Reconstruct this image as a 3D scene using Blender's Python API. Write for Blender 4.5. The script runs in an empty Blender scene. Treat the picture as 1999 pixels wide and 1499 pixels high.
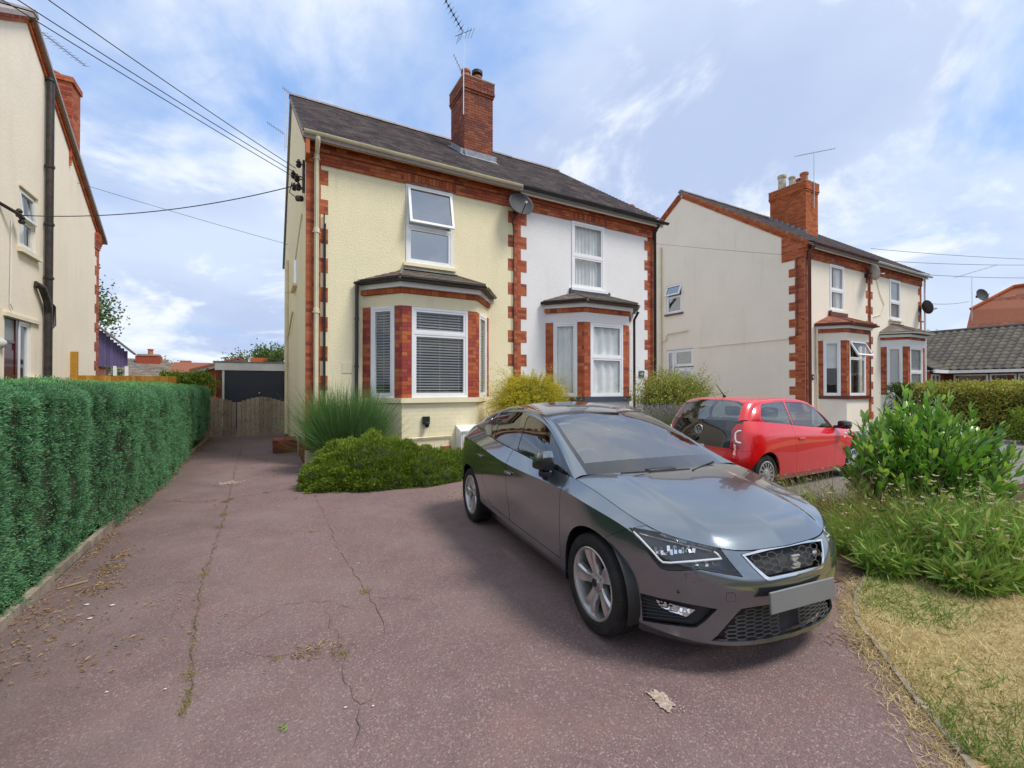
import bpy, bmesh, math, random
import numpy as np
from mathutils import Matrix, Vector
R = math.radians
SC = bpy.context.scene
COL = SC.collection
random.seed(5)
RNG = np.random.default_rng(5)

# ------------------------------------------------------------------ camera
CAM_H, CAM_TH, CAM_P, CAM_F = 1.55, math.atan(484.5/875.0), R(0.5), 875.0
cd = bpy.data.cameras.new('camera'); cam = bpy.data.objects.new('camera', cd); COL.objects.link(cam)
cd.sensor_width = 36.0; cd.lens = 36.0*CAM_F/1999.0; cd.clip_start = 0.05; cd.clip_end = 5000
cam.location = (0, 0, CAM_H); cam.rotation_euler = (R(90)+CAM_P, 0, -CAM_TH)
SC.camera = cam

# ------------------------------------------------------------------ sky, sun, exposure
SUN_EL, SUN_AZ = R(57), R(137)          # azimuth measured clockwise from +Y
SUN_DIR = Vector((math.sin(SUN_AZ)*math.cos(SUN_EL), math.cos(SUN_AZ)*math.cos(SUN_EL), math.sin(SUN_EL)))
SC.view_settings.view_transform = 'Standard'; SC.view_settings.look = 'None'
SC.view_settings.exposure = 0.80; SC.view_settings.gamma = 1.0
def build_world():
    w = bpy.data.worlds.new('World'); SC.world = w; w.use_nodes = True
    nt = w.node_tree; N = nt.nodes; L = nt.links
    for n in list(N): N.remove(n)
    out = N.new('ShaderNodeOutputWorld'); bg = N.new('ShaderNodeBackground'); bg.inputs[1].default_value = 0.1
    sky = N.new('ShaderNodeTexSky'); sky.sky_type = 'NISHITA'; sky.sun_disc = False
    sky.sun_elevation = SUN_EL; sky.sun_rotation = SUN_AZ; sky.altitude = 50; sky.air_density = 1.0; sky.dust_density = 1.2
    tc = N.new('ShaderNodeTexCoord'); sep = N.new('ShaderNodeSeparateXYZ'); L.new(tc.outputs['Generated'], sep.inputs[0])
    def math_(op, a, b=None, c=None):
        n = N.new('ShaderNodeMath'); n.operation = op
        for i, v in enumerate((a, b, c)):
            if v is None: continue
            if isinstance(v, (int, float)): n.inputs[i].default_value = v
            else: L.new(v, n.inputs[i])
        return n.outputs[0]
    zc = math_('ADD', math_('MAXIMUM', sep.outputs[2], 0.0), 0.30)
    px = math_('DIVIDE', sep.outputs[0], zc); py = math_('DIVIDE', sep.outputs[1], zc)
    cmb = N.new('ShaderNodeCombineXYZ'); L.new(px, cmb.inputs[0]); L.new(py, cmb.inputs[1]); cmb.inputs[2].default_value = 3.7
    def noise(scale, detail, rough, dist, w_off):
        mp = N.new('ShaderNodeMapping'); L.new(cmb.outputs[0], mp.inputs[0]); mp.inputs['Location'].default_value = w_off
        n = N.new('ShaderNodeTexNoise'); n.inputs['Scale'].default_value = scale; n.inputs['Detail'].default_value = detail
        n.inputs['Roughness'].default_value = rough; n.inputs['Distortion'].default_value = dist
        L.new(mp.outputs[0], n.inputs['Vector']); return n.outputs[0]
    def ramp(v, a, b):
        r = N.new('ShaderNodeMapRange'); r.interpolation_type = 'SMOOTHSTEP'; r.inputs[1].default_value = a; r.inputs[2].default_value = b
        L.new(v, r.inputs[0]); return r.outputs[0]
    def mix(f, a, b):
        m = N.new('ShaderNodeMix'); m.data_type = 'RGBA'
        if isinstance(f, float): m.inputs[0].default_value = f
        else: L.new(f, m.inputs[0])
        for i, v in ((6, a), (7, b)):
            if isinstance(v, tuple): m.inputs[i].default_value = v+(1,)
            else: L.new(v, m.inputs[i])
        return m.outputs[2]
    cover = ramp(noise(1.15, 7, .56, .35, (1.9, .1, 0)), .25, .46)      # veil of cloud
    lumps = ramp(noise(1.9, 8, .6, .5, (4.1, 2.2, 1)), .46, .60)       # brighter billows
    dark = ramp(noise(1.0, 5, .5, .2, (7.7, 5.1, 2)), .42, .66)        # grey-blue undersides
    blue = mix(.7, sky.outputs[0], (1.9, 3.3, 6.2))
    veil = mix(dark, (4.0, 4.7, 5.9), (3.0, 3.65, 5.15))
    cloud = mix(lumps, veil, (5.4, 5.75, 6.35))
    col = mix(cover, blue, cloud)
    L.new(col, bg.inputs[0]); L.new(bg.outputs[0], out.inputs[0])
build_world()
sl = bpy.data.lights.new('sun', 'SUN'); sl.energy = 1.95; sl.angle = R(17); sl.color = (1, .95, .87)
so = bpy.data.objects.new('sun', sl); COL.objects.link(so); so.rotation_euler = SUN_DIR.to_track_quat('Z', 'Y').to_euler()
so.location = (0, 0, 30)
SC.cycles.max_bounces = 7; SC.cycles.transparent_max_bounces = 12; SC.cycles.caustics_reflective = False; SC.cycles.caustics_refractive = False
SC.cycles.use_denoising = True

# ------------------------------------------------------------------ photograph geometry (pixel of the survey picture -> point in the place)
_s, _c, _sp, _cp = math.sin(CAM_TH), math.cos(CAM_TH), math.sin(CAM_P), math.cos(CAM_P)
CA = np.array([_s*_cp, _c*_cp, _sp]); CR = np.array([_c, -_s, 0.]); CU = np.array([-_s*_sp, -_c*_sp, _cp]); CO = np.array([0, 0, CAM_H])
def ray(x, y): return CA+(x-999.5)/CAM_F*CR-(y-749.5)/CAM_F*CU
def onZ(x, y, z=0.): d = ray(x, y); return CO+d*((z-CAM_H)/d[2])
def onY(x, y, Y): d = ray(x, y); return CO+d*(Y/d[1])
def onX(x, y, X): d = ray(x, y); return CO+d*(X/d[0])
def proj(P):
    q = np.asarray(P, float)-CO; D = q@CA
    return np.stack([999.5+CAM_F*(q@CR)/D, 749.5-CAM_F*(q@CU)/D, D], -1)

# ------------------------------------------------------------------ objects
W = {}
def reg(o, parent, world):
    COL.objects.link(o)
    if parent is not None:
        o.parent = parent; o.matrix_parent_inverse = W[parent].inverted()
    o.matrix_basis = world; W[o] = world
    return o
def tag(o, label=None, cat=None, group=None, kind=None):
    if label: o['label'] = label
    if cat: o['category'] = cat
    if group: o['group'] = group
    if kind: o['kind'] = kind
    return o
def thing(name, label, cat, loc=(0, 0, 0), group=None, rz=0):
    o = bpy.data.objects.new(name, None); o.empty_display_size = .2
    reg(o, None, Matrix.Translation(loc) @ Matrix.Rotation(rz, 4, 'Z'))
    return tag(o, label, cat, group)
def newmesh(name, V, F, mat=None, smooth=False):
    me = bpy.data.meshes.new(name)
    V = np.asarray(V, np.float32).reshape(-1, 3)
    if isinstance(F, np.ndarray):
        n, k = F.shape
        me.vertices.add(len(V)); me.vertices.foreach_set('co', V.ravel())
        me.loops.add(n*k); me.loops.foreach_set('vertex_index', F.astype(np.int32).ravel())
        me.polygons.add(n); me.polygons.foreach_set('loop_start', np.arange(0, n*k, k, dtype=np.int32))
        me.update(calc_edges=True); me.validate()
    else:
        me.from_pydata([tuple(v) for v in V.tolist()], [], F); me.update()
    me.polygons.foreach_set('use_smooth', np.full(len(me.polygons), bool(smooth)))
    if mat: me.materials.append(mat)
    return me
def obj(name, me, parent=None, world=None, **k):
    o = bpy.data.objects.new(name, me); reg(o, parent, world or Matrix())
    if k: tag(o, **k)
    return o
def bmobj(name, bm, mat, parent=None, world=None, smooth=False, sharp=None, **k):
    me = bpy.data.meshes.new(name); bm.normal_update(); bm.to_mesh(me); bm.free()
    if mat: me.materials.append(mat)
    if smooth: me.polygons.foreach_set('use_smooth', np.ones(len(me.polygons), bool))
    if sharp:
        try: me.set_sharp_from_angle(angle=R(sharp))
        except Exception: pass
    return obj(name, me, parent, world, **k)
def M4(loc, ex, ey, ez, s=(1, 1, 1)):
    m = Matrix.Identity(4)
    for i, (e, k) in enumerate(((ex, s[0]), (ey, s[1]), (ez, s[2]))):
        for r in range(3): m[r][i] = e[r]*k
    for r in range(3): m[r][3] = loc[r]
    return m
CUBE_V = np.array([[x, y, z] for x in (-.5, .5) for y in (-.5, .5) for z in (-.5, .5)])
CUBE_F = np.array([[0, 1, 3, 2], [4, 6, 7, 5], [0, 4, 5, 1], [2, 3, 7, 6], [0, 2, 6, 4], [1, 5, 7, 3]])
class MB:                                   # collects boxes, bars, tubes into one mesh
    def __init__(s): s.v = []; s.f = []; s.n = 0
    def add(s, V, F):
        V = np.asarray(V, float); s.v.append(V); s.f += [tuple(int(i)+s.n for i in f) for f in F]; s.n += len(V); return s
    def box(s, a, b):
        a = np.array(a, float); b = np.array(b, float); return s.add((a+b)/2+CUBE_V*(b-a), CUBE_F)
    def mbox(s, m):
        mm = np.array(m); return s.add(CUBE_V@mm[:3, :3].T+mm[:3, 3], CUBE_F)
    def bar(s, p, q, w, h, up=(0, 0, 1)):
        p = Vector(p); q = Vector(q); d = q-p; L = d.length; d.normalize(); side = d.cross(Vector(up))
        if side.length < 1e-4: side = d.cross(Vector((0, 1, 0)))
        side.normalize(); u = side.cross(d)
        return s.mbox(M4((p+q)/2, d, side, u, (L, w, h)))
    def tube(s, pts, r, n=8, cap=True):
        P = [Vector(p) for p in pts]; rr = r if hasattr(r, '__len__') else [r]*len(P); V = []; F = []; ref = None
        for i, p in enumerate(P):
            t = (P[min(i+1, len(P)-1)]-P[max(i-1, 0)]).normalized()
            if ref is None: ref = t.orthogonal().normalized()
            ref = (ref-t*ref.dot(t)); ref = ref.normalized() if ref.length > 1e-6 else t.orthogonal().normalized()
            b = t.cross(ref)
            for k in range(n):
                a = 2*math.pi*k/n; V.append(p+(ref*math.cos(a)+b*math.sin(a))*rr[i])
        for i in range(len(P)-1):
            for k in range(n): F.append((i*n+k, i*n+(k+1) % n, (i+1)*n+(k+1) % n, (i+1)*n+k))
        if cap: F.append(tuple(range(n-1, -1, -1))); F.append(tuple((len(P)-1)*n+k for k in range(n)))
        return s.add([tuple(v) for v in V], F)
    def lathe(s, prof, n=24, m=None):       # prof: (radius, z)
        V = [(r*math.cos(2*math.pi*k/n), r*math.sin(2*math.pi*k/n), z) for r, z in prof for k in range(n)]
        F = [(i*n+k, i*n+(k+1) % n, (i+1)*n+(k+1) % n, (i+1)*n+k) for i in range(len(prof)-1) for k in range(n)]
        V = np.array(V)
        if m is not None: mm = np.array(m); V = V@mm[:3, :3].T+mm[:3, 3]
        return s.add(V, F)
    def prism(s, poly, ex, ey, ez, o, depth):   # poly (u,v) in plane ex,ey; extruded along ez by depth
        ex, ey, ez, o = (np.array(t, float) for t in (ex, ey, ez, o)); n = len(poly)
        A = [o+ex*u+ey*v for u, v in poly]; B = [p+ez*depth for p in A]
        F = [tuple(range(n-1, -1, -1)), tuple(range(n, 2*n))]+[(i, (i+1) % n, n+(i+1) % n, n+i) for i in range(n)]
        return s.add(A+B, F)
    def build(s, name, mat, parent=None, smooth=False, sharp=None, world=None, **k):
        me = newmesh(name, np.concatenate(s.v), s.f, mat, smooth)
        bm = bmesh.new(); bm.from_mesh(me); bmesh.ops.recalc_face_normals(bm, faces=bm.faces); bm.to_mesh(me); bm.free()
        if sharp:
            me.polygons.foreach_set('use_smooth', np.ones(len(me.polygons), bool))
            try: me.set_sharp_from_angle(angle=R(sharp))
            except Exception: pass
        if world is not None: me.transform(world.inverted())
        return obj(name, me, parent, world, **k)
class Pieces:                               # many alike pieces: the largest in view are objects, the rest one joined part
    def __init__(s, name, mat, parent, V=CUBE_V, F=CUBE_F, limit=300, smooth=False):
        s.name, s.mat, s.parent, s.V, s.F, s.limit, s.m, s.smooth = name, mat, parent, np.asarray(V, float), F, limit, [], smooth
    def add(s, m): s.m.append(m); return s
    def done(s):
        if not s.m: return
        A = np.array([np.array(m) for m in s.m]); P = proj(A[:, :3, 3])
        size = np.linalg.norm(A[:, :3, :3], axis=(1, 2))/np.maximum(np.abs(P[:, 2]), .1)
        inv = (P[:, 0] > -20) & (P[:, 0] < 2019) & (P[:, 1] > -20) & (P[:, 1] < 1519) & (P[:, 2] > 0)
        order = np.argsort(-(size*np.where(inv, 1, .001)))
        me = newmesh(s.name, s.V, s.F, s.mat, s.smooth)
        for i in order[:s.limit]: obj(s.name, me, s.parent, s.m[i])
        rest = order[s.limit:]
        if len(rest):
            B = A[rest]; V = np.einsum('nij,vj->nvi', B[:, :3, :3], s.V)+B[:, None, :3, 3]
            k = len(s.V)
            F = [tuple(int(j)+i*k for j in f) for i in range(len(rest)) for f in s.F]
            obj('further_'+s.name+'_rows', newmesh('rows', V.reshape(-1, 3), F, s.mat, s.smooth), s.parent, None, kind='stuff')
def loft(grid, closed=False):               # grid [n][m][3] -> verts, faces
    g = np.asarray(grid, float); n, m = g.shape[:2]; idx = np.arange(n*m).reshape(n, m); F = []
    for i in range(n-1):
        for j in range(m-1): F.append((idx[i, j], idx[i, j+1], idx[i+1, j+1], idx[i+1, j]))
    return g.reshape(-1, 3), [tuple(int(q) for q in f) for f in F]
def spline(P, n, ts=None):                  # natural cubic, chord-length
    P = np.asarray(P, float); k = len(P)
    d = np.linalg.norm(np.diff(P, axis=0), axis=1)**.75+1e-6; t = np.concatenate([[0], np.cumsum(d)]); t /= t[-1]
    if ts is None: ts = np.linspace(0, 1, n)
    if k == 2: return P[0]+(P[1]-P[0])*ts[:, None]
    h = np.diff(t); A = np.zeros((k, k)); b = np.zeros((k, P.shape[1])); A[0, 0] = A[-1, -1] = 1
    for i in range(1, k-1):
        A[i, i-1], A[i, i], A[i, i+1] = h[i-1], 2*(h[i-1]+h[i]), h[i]
        b[i] = 6*((P[i+1]-P[i])/h[i]-(P[i]-P[i-1])/h[i-1])
    m = np.linalg.solve(A, b); j = np.clip(np.searchsorted(t, ts, side='right')-1, 0, k-2)
    u = (ts-t[j])[:, None]; H = h[j][:, None]; v = H-u
    return (m[j]*v**3+m[j+1]*u**3)/(6*H)+(P[j]/H-m[j]*H/6)*v+(P[j+1]/H-m[j+1]*H/6)*u
def vnoise(x, y, seed=0):                   # smooth 2-D value noise in 0..1
    r = np.random.default_rng(seed).random((64, 64)); x = np.asarray(x, float); y = np.asarray(y, float)
    xi = np.floor(x).astype(int); yi = np.floor(y).astype(int); fx = x-xi; fy = y-yi; fx = fx*fx*(3-2*fx); fy = fy*fy*(3-2*fy)
    g = lambda a, b: r[a % 64, b % 64]
    return (g(xi, yi)*(1-fx)+g(xi+1, yi)*fx)*(1-fy)+(g(xi, yi+1)*(1-fx)+g(xi+1, yi+1)*fx)*fy
def text_mesh(s, size, depth, mat):
    c = bpy.data.curves.new('lettering', 'FONT'); c.body = s; c.size = size; c.extrude = depth; c.align_x = 'CENTER'; c.align_y = 'CENTER'
    o = bpy.data.objects.new('lettering', c); COL.objects.link(o); dg = bpy.context.evaluated_depsgraph_get(); dg.update()
    me = bpy.data.meshes.new_from_object(o.evaluated_get(dg)); bpy.data.objects.remove(o); me.materials.clear(); me.materials.append(mat); return me

# ------------------------------------------------------------------ materials
MATS = {}
class NT:
    def __init__(s, name):
        s.m = bpy.data.materials.new(name); s.m.use_nodes = True; s.t = s.m.node_tree; s.N = s.t.nodes; s.L = s.t.links
        s.b = s.N['Principled BSDF']; s.out = s.N['Material Output']; s.tc = None; MATS[name] = s.m
    def set(s, node, i, v):
        if v is None: return
        if isinstance(v, (int, float)): node.inputs[i].default_value = v
        elif isinstance(v, tuple): node.inputs[i].default_value = v+(1,) if len(v) == 3 and node.inputs[i].type == 'RGBA' else v
        else: s.L.new(v, node.inputs[i])
    def co(s, which='Object'):
        if s.tc is None: s.tc = s.N.new('ShaderNodeTexCoord')
        return s.tc.outputs[which]
    def pos(s): return s.N.new('ShaderNodeNewGeometry').outputs['Position']
    def scaled(s, v, sc):
        n = s.N.new('ShaderNodeMapping'); s.L.new(v, n.inputs[0]); n.inputs['Scale'].default_value = sc; return n.outputs[0]
    def noise(s, scale, detail=4, rough=.55, v=None, dist=0):
        n = s.N.new('ShaderNodeTexNoise'); n.inputs['Scale'].default_value = scale; n.inputs['Detail'].default_value = detail
        n.inputs['Roughness'].default_value = rough; n.inputs['Distortion'].default_value = dist; s.L.new(v or s.co(), n.inputs['Vector']); return n.outputs[0]
    def voro(s, scale, v=None, feat='F1', out=0):
        n = s.N.new('ShaderNodeTexVoronoi'); n.feature = feat; n.inputs['Scale'].default_value = scale; s.L.new(v or s.co(), n.inputs['Vector']); return n.outputs[out]
    def math(s, op, a, b=None):
        n = s.N.new('ShaderNodeMath'); n.operation = op; s.set(n, 0, a); s.set(n, 1, b); return n.outputs[0]
    def rng(s, v, a, b, c=0., d=1.):
        n = s.N.new('ShaderNodeMapRange'); n.interpolation_type = 'SMOOTHSTEP'; s.L.new(v, n.inputs[0])
        for i, q in enumerate((a, b, c, d)): n.inputs[i+1].default_value = q
        return n.outputs[0]
    def mix(s, f, a, b, mode='MIX'):
        n = s.N.new('ShaderNodeMix'); n.data_type = 'RGBA'; n.blend_type = mode; s.set(n, 0, f); s.set(n, 6, a); s.set(n, 7, b); return n.outputs[2]
    def ramp(s, v, stops, const=False):
        n = s.N.new('ShaderNodeValToRGB'); s.L.new(v, n.inputs[0]); e = n.color_ramp.elements
        if const: n.color_ramp.interpolation = 'CONSTANT'
        while len(e) < len(stops): e.new(.5)
        for i, (p, c) in enumerate(stops): e[i].position = p; e[i].color = c+(1,)
        return n.outputs[0]
    def rand(s):                            # one random value for each piece, whether its own object or an island of a joined mesh
        g = s.N.new('ShaderNodeNewGeometry').outputs['Random Per Island']; o = s.N.new('ShaderNodeObjectInfo').outputs['Random']
        return s.math('FRACT', s.math('ADD', g, s.math('MULTIPLY', o, 7.131)))
    def bump(s, h, dist=.01, strength=1.):
        n = s.N.new('ShaderNodeBump'); n.inputs['Distance'].default_value = dist; n.inputs['Strength'].default_value = strength; s.L.new(h, n.inputs['Height']); s.L.new(n.outputs[0], s.b.inputs['Normal']); return n
    def fin(s, col=None, rough=.6, metal=0., spec=.5, coat=0., coatr=.03, trans=0., sheen=0.):
        for k, v in (('Base Color', col), ('Roughness', rough), ('Metallic', metal), ('Specular IOR Level', spec), ('Coat Weight', coat), ('Coat Roughness', coatr), ('Transmission Weight', trans)):
            s.set(s.b, k, v)
        return s.m
def simple(name, col, rough=.5, metal=0., var=.12, vs=6., bump=0., bs=60., spec=.5, coat=0., pos=False):
    n = NT(name); c = tuple(col); v = n.pos() if pos else n.co()
    f = n.noise(vs, 4, .6, v)
    cc = n.mix(n.rng(f, .3, .7), tuple(x*(1-var) for x in c), tuple(min(1, x*(1+var)) for x in c)) if var else c
    if bump: n.bump(n.noise(bs, 3, .6, v), bump)
    return n.fin(cc, rough, metal, spec, coat)
def piecemat(name, cols, rough=.8, grain=.25, gs=40., bump=.002, spec=.3, big=.0, dirt=None):
    n = NT(name); k = len(cols)
    c = n.ramp(n.rand(), [(i/max(1, k), tuple(q)) for i, q in enumerate(cols)], True)
    g = n.noise(gs, 5, .65, n.pos()); c = n.mix(n.rng(g, .25, .75), n.mix(grain, c, (0, 0, 0)), c)
    if dirt: c = n.mix(n.rng(n.noise(dirt[0], 5, .6, n.pos()), dirt[1], dirt[2], 0, dirt[4]), c, dirt[3])
    n.bump(g, bump); return n.fin(c, rough, 0, spec)
def leafmat(name, cols, rough=.5, trans=.25, spec=.4):
    n = NT(name); k = len(cols)
    c = n.ramp(n.rand(), [(i/max(1, k-1), tuple(q)) for i, q in enumerate(cols)])
    c = n.mix(n.rng(n.noise(1.6, 3, .5, n.pos()), .3, .7), n.mix(.25, c, (0, 0, 0)), c)
    n.fin(c, rough, 0, spec)
    t = n.N.new('ShaderNodeBsdfTranslucent'); n.L.new(c, t.inputs[0]); m = n.N.new('ShaderNodeMixShader'); m.inputs[0].default_value = trans
    n.L.new(n.b.outputs[0], m.inputs[1]); n.L.new(t.outputs[0], m.inputs[2]); n.L.new(m.outputs[0], n.out.inputs[0]); return n.m
def glassmat(name, tint, base=.08, wav=0.):      # clear pane: tinted see-through with a mirror film by angle
    n = NT(name); N, L = n.N, n.L
    tr = N.new('ShaderNodeBsdfTransparent'); tr.inputs[0].default_value = tuple(tint)+(1,)
    gl = N.new('ShaderNodeBsdfGlossy'); gl.inputs['Roughness'].default_value = .015
    if wav:
        bp = N.new('ShaderNodeBump'); bp.inputs['Distance'].default_value = wav; L.new(n.noise(1.6, 2, .5), bp.inputs['Height']); L.new(bp.outputs[0], gl.inputs['Normal'])
    lw = N.new('ShaderNodeLayerWeight'); lw.inputs[0].default_value = .5          # 1-|cos|: the same from either side of the pane
    f = n.math('ADD', n.math('MULTIPLY', n.math('POWER', lw.outputs['Facing'], 4.), .85-base), base+.05)
    mx = N.new('ShaderNodeMixShader'); L.new(f, mx.inputs[0]); L.new(tr.outputs[0], mx.inputs[1]); L.new(gl.outputs[0], mx.inputs[2])
    L.new(mx.outputs[0], n.out.inputs[0]); return n.m

# ------------------------------------------------------------------ building materials
def stucco(name, col, stain=(.4, .34, .25), amt=.25, bs=34., bd=.012):
    n = NT(name); p = n.pos()
    f = n.noise(.7, 5, .6, p); f2 = n.noise(9., 4, .6, p)
    streak = n.noise(1., 5, .65, n.scaled(p, (5., 5., .5)))
    c = n.mix(n.rng(f, .35, .75, 0, .30), col, tuple(x*.80 for x in col))
    c = n.mix(n.rng(streak, .52, .85, 0, amt), c, tuple(a*b for a, b in zip(col, stain)))
    c = n.mix(n.rng(f2, .3, .8, 0, .10), c, tuple(x*.75 for x in col))
    a = n.noise(bs, 5, .62, p); n.bump(a, bd); return n.fin(c, .85, 0, .25)
YEL, WHT, CRM, PEA = (.87, .775, .52), (.81, .80, .79), (.87, .78, .65), (.88, .79, .66)
stucco('yellow_render', YEL); stucco('white_render', WHT, amt=.12); stucco('cream_render', CRM, amt=.18); stucco('peach_render', PEA, amt=.2, bs=18, bd=.006)
stucco('yellow_paint', YEL, amt=.3, bs=60, bd=.002); stucco('white_paint_wall', WHT, amt=.1, bs=60, bd=.002); stucco('cream_paint', CRM, amt=.2, bs=60, bd=.002)
RB = [(.50, .120, .045), (.44, .095, .040), (.55, .150, .052), (.38, .080, .040), (.49, .130, .055), (.53, .140, .048), (.30, .068, .042), (.57, .190, .080)]
piecemat('red_brick', RB, .75, .35, 55., .0012, dirt=(3., .55, .8, (.10, .04, .03), .55))
piecemat('orange_brick', [(.50, .13, .035), (.46, .11, .03), (.55, .16, .05), (.40, .09, .03)], .75, .3, 50., .003)
piecemat('old_brick', [(.30, .085, .045), (.26, .07, .04), (.36, .11, .06), (.19, .06, .045), (.33, .10, .05), (.22, .075, .05)], .85, .4, 45., .004, dirt=(2.2, .5, .75, (.09, .06, .045), .6))
piecemat('bay_brick', [(.30, .042, .036), (.54, .15, .045), (.46, .080, .040), (.42, .065, .040), (.34, .050, .038), (.52, .115, .038), (.38, .055, .040), (.54, .135, .040)], .5, .3, 60., .001, .4)
piecemat('painted_brick_yellow', [tuple(x*k for x in YEL) for k in (.99, 1, .975)], .7, .05, 30., .001)
piecemat('slate', [(.26, .225, .23), (.33, .28, .27), (.20, .18, .185), (.38, .315, .295), (.29, .245, .235), (.23, .20, .21)], .6, .4, 30., .003, .4, dirt=(2.5, .5, .8, (.30, .26, .22), .45))
piecemat('brown_slate', [(.22, .175, .14), (.17, .14, .12), (.27, .21, .155), (.20, .16, .135)], .75, .4, 30., .004, .3, dirt=(4., .5, .75, (.24, .20, .13), .5))
piecemat('red_tile', [(.34, .115, .06), (.29, .10, .055), (.38, .14, .08), (.25, .09, .06), (.31, .13, .085)], .8, .35, 20., .004, dirt=(1.5, .5, .8, (.16, .09, .06), .5))
piecemat('grey_tile', [(.15, .13, .105), (.12, .105, .09), (.18, .155, .12), (.13, .12, .105)], .85, .4, 18., .004, dirt=(2., .5, .8, (.20, .18, .12), .5))
simple('mortar', (.34, .27, .20), .9, var=.25, vs=12, bump=.003, bs=120)
simple('red_mortar', (.26, .12, .075), .9, var=.3, vs=12, bump=.003, bs=120)
simple('pvc', (.80, .80, .80), .28, var=.04, vs=2)
simple('pvc_dirty', (.72, .71, .68), .35, var=.10, vs=3)
simple('cream_plastic', (.74, .66, .46), .35, var=.08, vs=3)
simple('black_plastic', (.018, .019, .022), .32, var=.3, vs=5)
simple('brown_plastic', (.11, .028, .018), .4, var=.2, vs=5)
simple('soot_iron', (.030, .022, .020), .5, var=.5, vs=8, bump=.002)
simple('lead', (.22, .24, .27), .5, var=.25, vs=8)
simple('blue_paint', (.055, .065, .085), .45, var=.15, vs=4)
simple('terracotta', (.42, .13, .05), .7, var=.25, vs=7)
simple('buff_clay', (.52, .45, .34), .75, var=.25, vs=7)
simple('steel', (.55, .56, .58), .35, 1., var=.1)
simple('dull_metal', (.30, .31, .33), .5, .6, var=.2)
simple('dish_grey', (.030, .032, .037), .7, .0, var=.1, vs=3)
simple('dish_pale', (.50, .50, .49), .5, var=.15, vs=3)
simple('rubber', (.012, .012, .013), .7, var=.3)
simple('blind_white', (.82, .80, .75), .55, var=.08, vs=3)
simple('curtain_cloth', (.84, .83, .80), .8, var=.08, vs=3)
simple('blind_grey', (.42, .44, .50), .8, var=.06, vs=2)
simple('room_dark', (.10, .095, .09), .9, var=.3, vs=1)
simple('brown_door', (.075, .016, .012), .35, var=.2, vs=6, coat=.3)
simple('concrete', (.27, .22, .17), .9, var=.3, vs=7, bump=.003, bs=90, pos=True)
simple('cable_black', (.02, .02, .022), .6, var=0)
glassmat('window_glass', (.90, .93, .93), .03, .004)
glassmat('dark_glass', (.38, .44, .48), .42, .004)
_n = NT('frosted'); _n.bump(_n.noise(60, 4, .6), .01); _n.fin((.30, .34, .37), .2, 0, .6)

# ------------------------------------------------------------------ building kit
EX, EY, EZ = np.array([1., 0, 0]), np.array([0, 1., 0]), np.array([0, 0, 1.])
def brick_rect(P, o, eu, en, u0, u1, z0, z1, course=.075, bl=.225, proud=.005, k0=0, gap=.007, depth=.05, jit=.0012):
    n = max(1, round((z1-z0)/course)); c = (z1-z0)/n
    for k in range(n):
        u = u0-((k+k0) % 2)*bl/2
        while u < u1-.012:
            a, b = max(u, u0), min(u+bl, u1)
            if u1-b < .035: b = u1
            if a-u0 < .035 and a > u0: a = u0
            if b-a > .02:
                P.add(M4(o+eu*((a+b)/2)+EZ*(z0+c*(k+.5))+en*(proud-depth/2+random.uniform(-jit, jit)), eu, en, EZ, (b-a-gap, depth, c-gap)))
            if b >= u1: break
            u += bl
def wall_holes(mb, o, eu, ev, en, u0, u1, v0, v1, holes, reveal=.09):
    us = sorted({u0, u1, *[h[0] for h in holes], *[h[1] for h in holes]}); vs = sorted({v0, v1, *[h[2] for h in holes], *[h[3] for h in holes]})
    pt = lambda u, v, d=0: o+eu*u+ev*v-en*d
    for a, b in zip(us, us[1:]):
        for c, d in zip(vs, vs[1:]):
            um, vm = (a+b)/2, (c+d)/2
            if any(h[0] < um < h[1] and h[2] < vm < h[3] for h in holes): continue
            mb.add([pt(a, c), pt(b, c), pt(b, d), pt(a, d)], [(0, 1, 2, 3)])
    for a, b, c, d in holes:
        mb.add([pt(a, c), pt(b, c), pt(b, d), pt(a, d)]+[pt(a, c, reveal), pt(b, c, reveal), pt(b, d, reveal), pt(a, d, reveal)], [(0, 4, 5, 1), (1, 5, 6, 2), (2, 6, 7, 3), (3, 7, 4, 0)])
def frame_rect(mb, o, eu, ev, en, a, b, c, d, w, dep, back=0.):
    # rectangular frame of four bars, outer a..b, c..d, bar width w, depth dep from plane 'back' outwards
    for (p, q, r, s) in ((a, b, c, c+w), (a, b, d-w, d), (a, a+w, c+w, d-w), (b-w, b, c+w, d-w)):
        mb.mbox(M4(o+eu*((p+q)/2)+ev*((r+s)/2)+en*(dep/2-back), eu, ev, en, (q-p, s-r, dep)))
def pane(name, o, eu, ev, en, a, b, c, d, mat, parent, back=0.):
    p = lambda u, v, k: o+eu*u+ev*v+en*(k-back)
    return MB().add([p(a, c, .004), p(b, c, .004), p(b, d, .004), p(a, d, .004)], [(0, 1, 2, 3)]).build(name, mat, parent)
def rot_basis(eu, ev, en, ang):             # top-hung light swung outwards by ang
    ca, sa = math.cos(ang), math.sin(ang); return ev*ca-en*sa, en*ca+ev*sa
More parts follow.
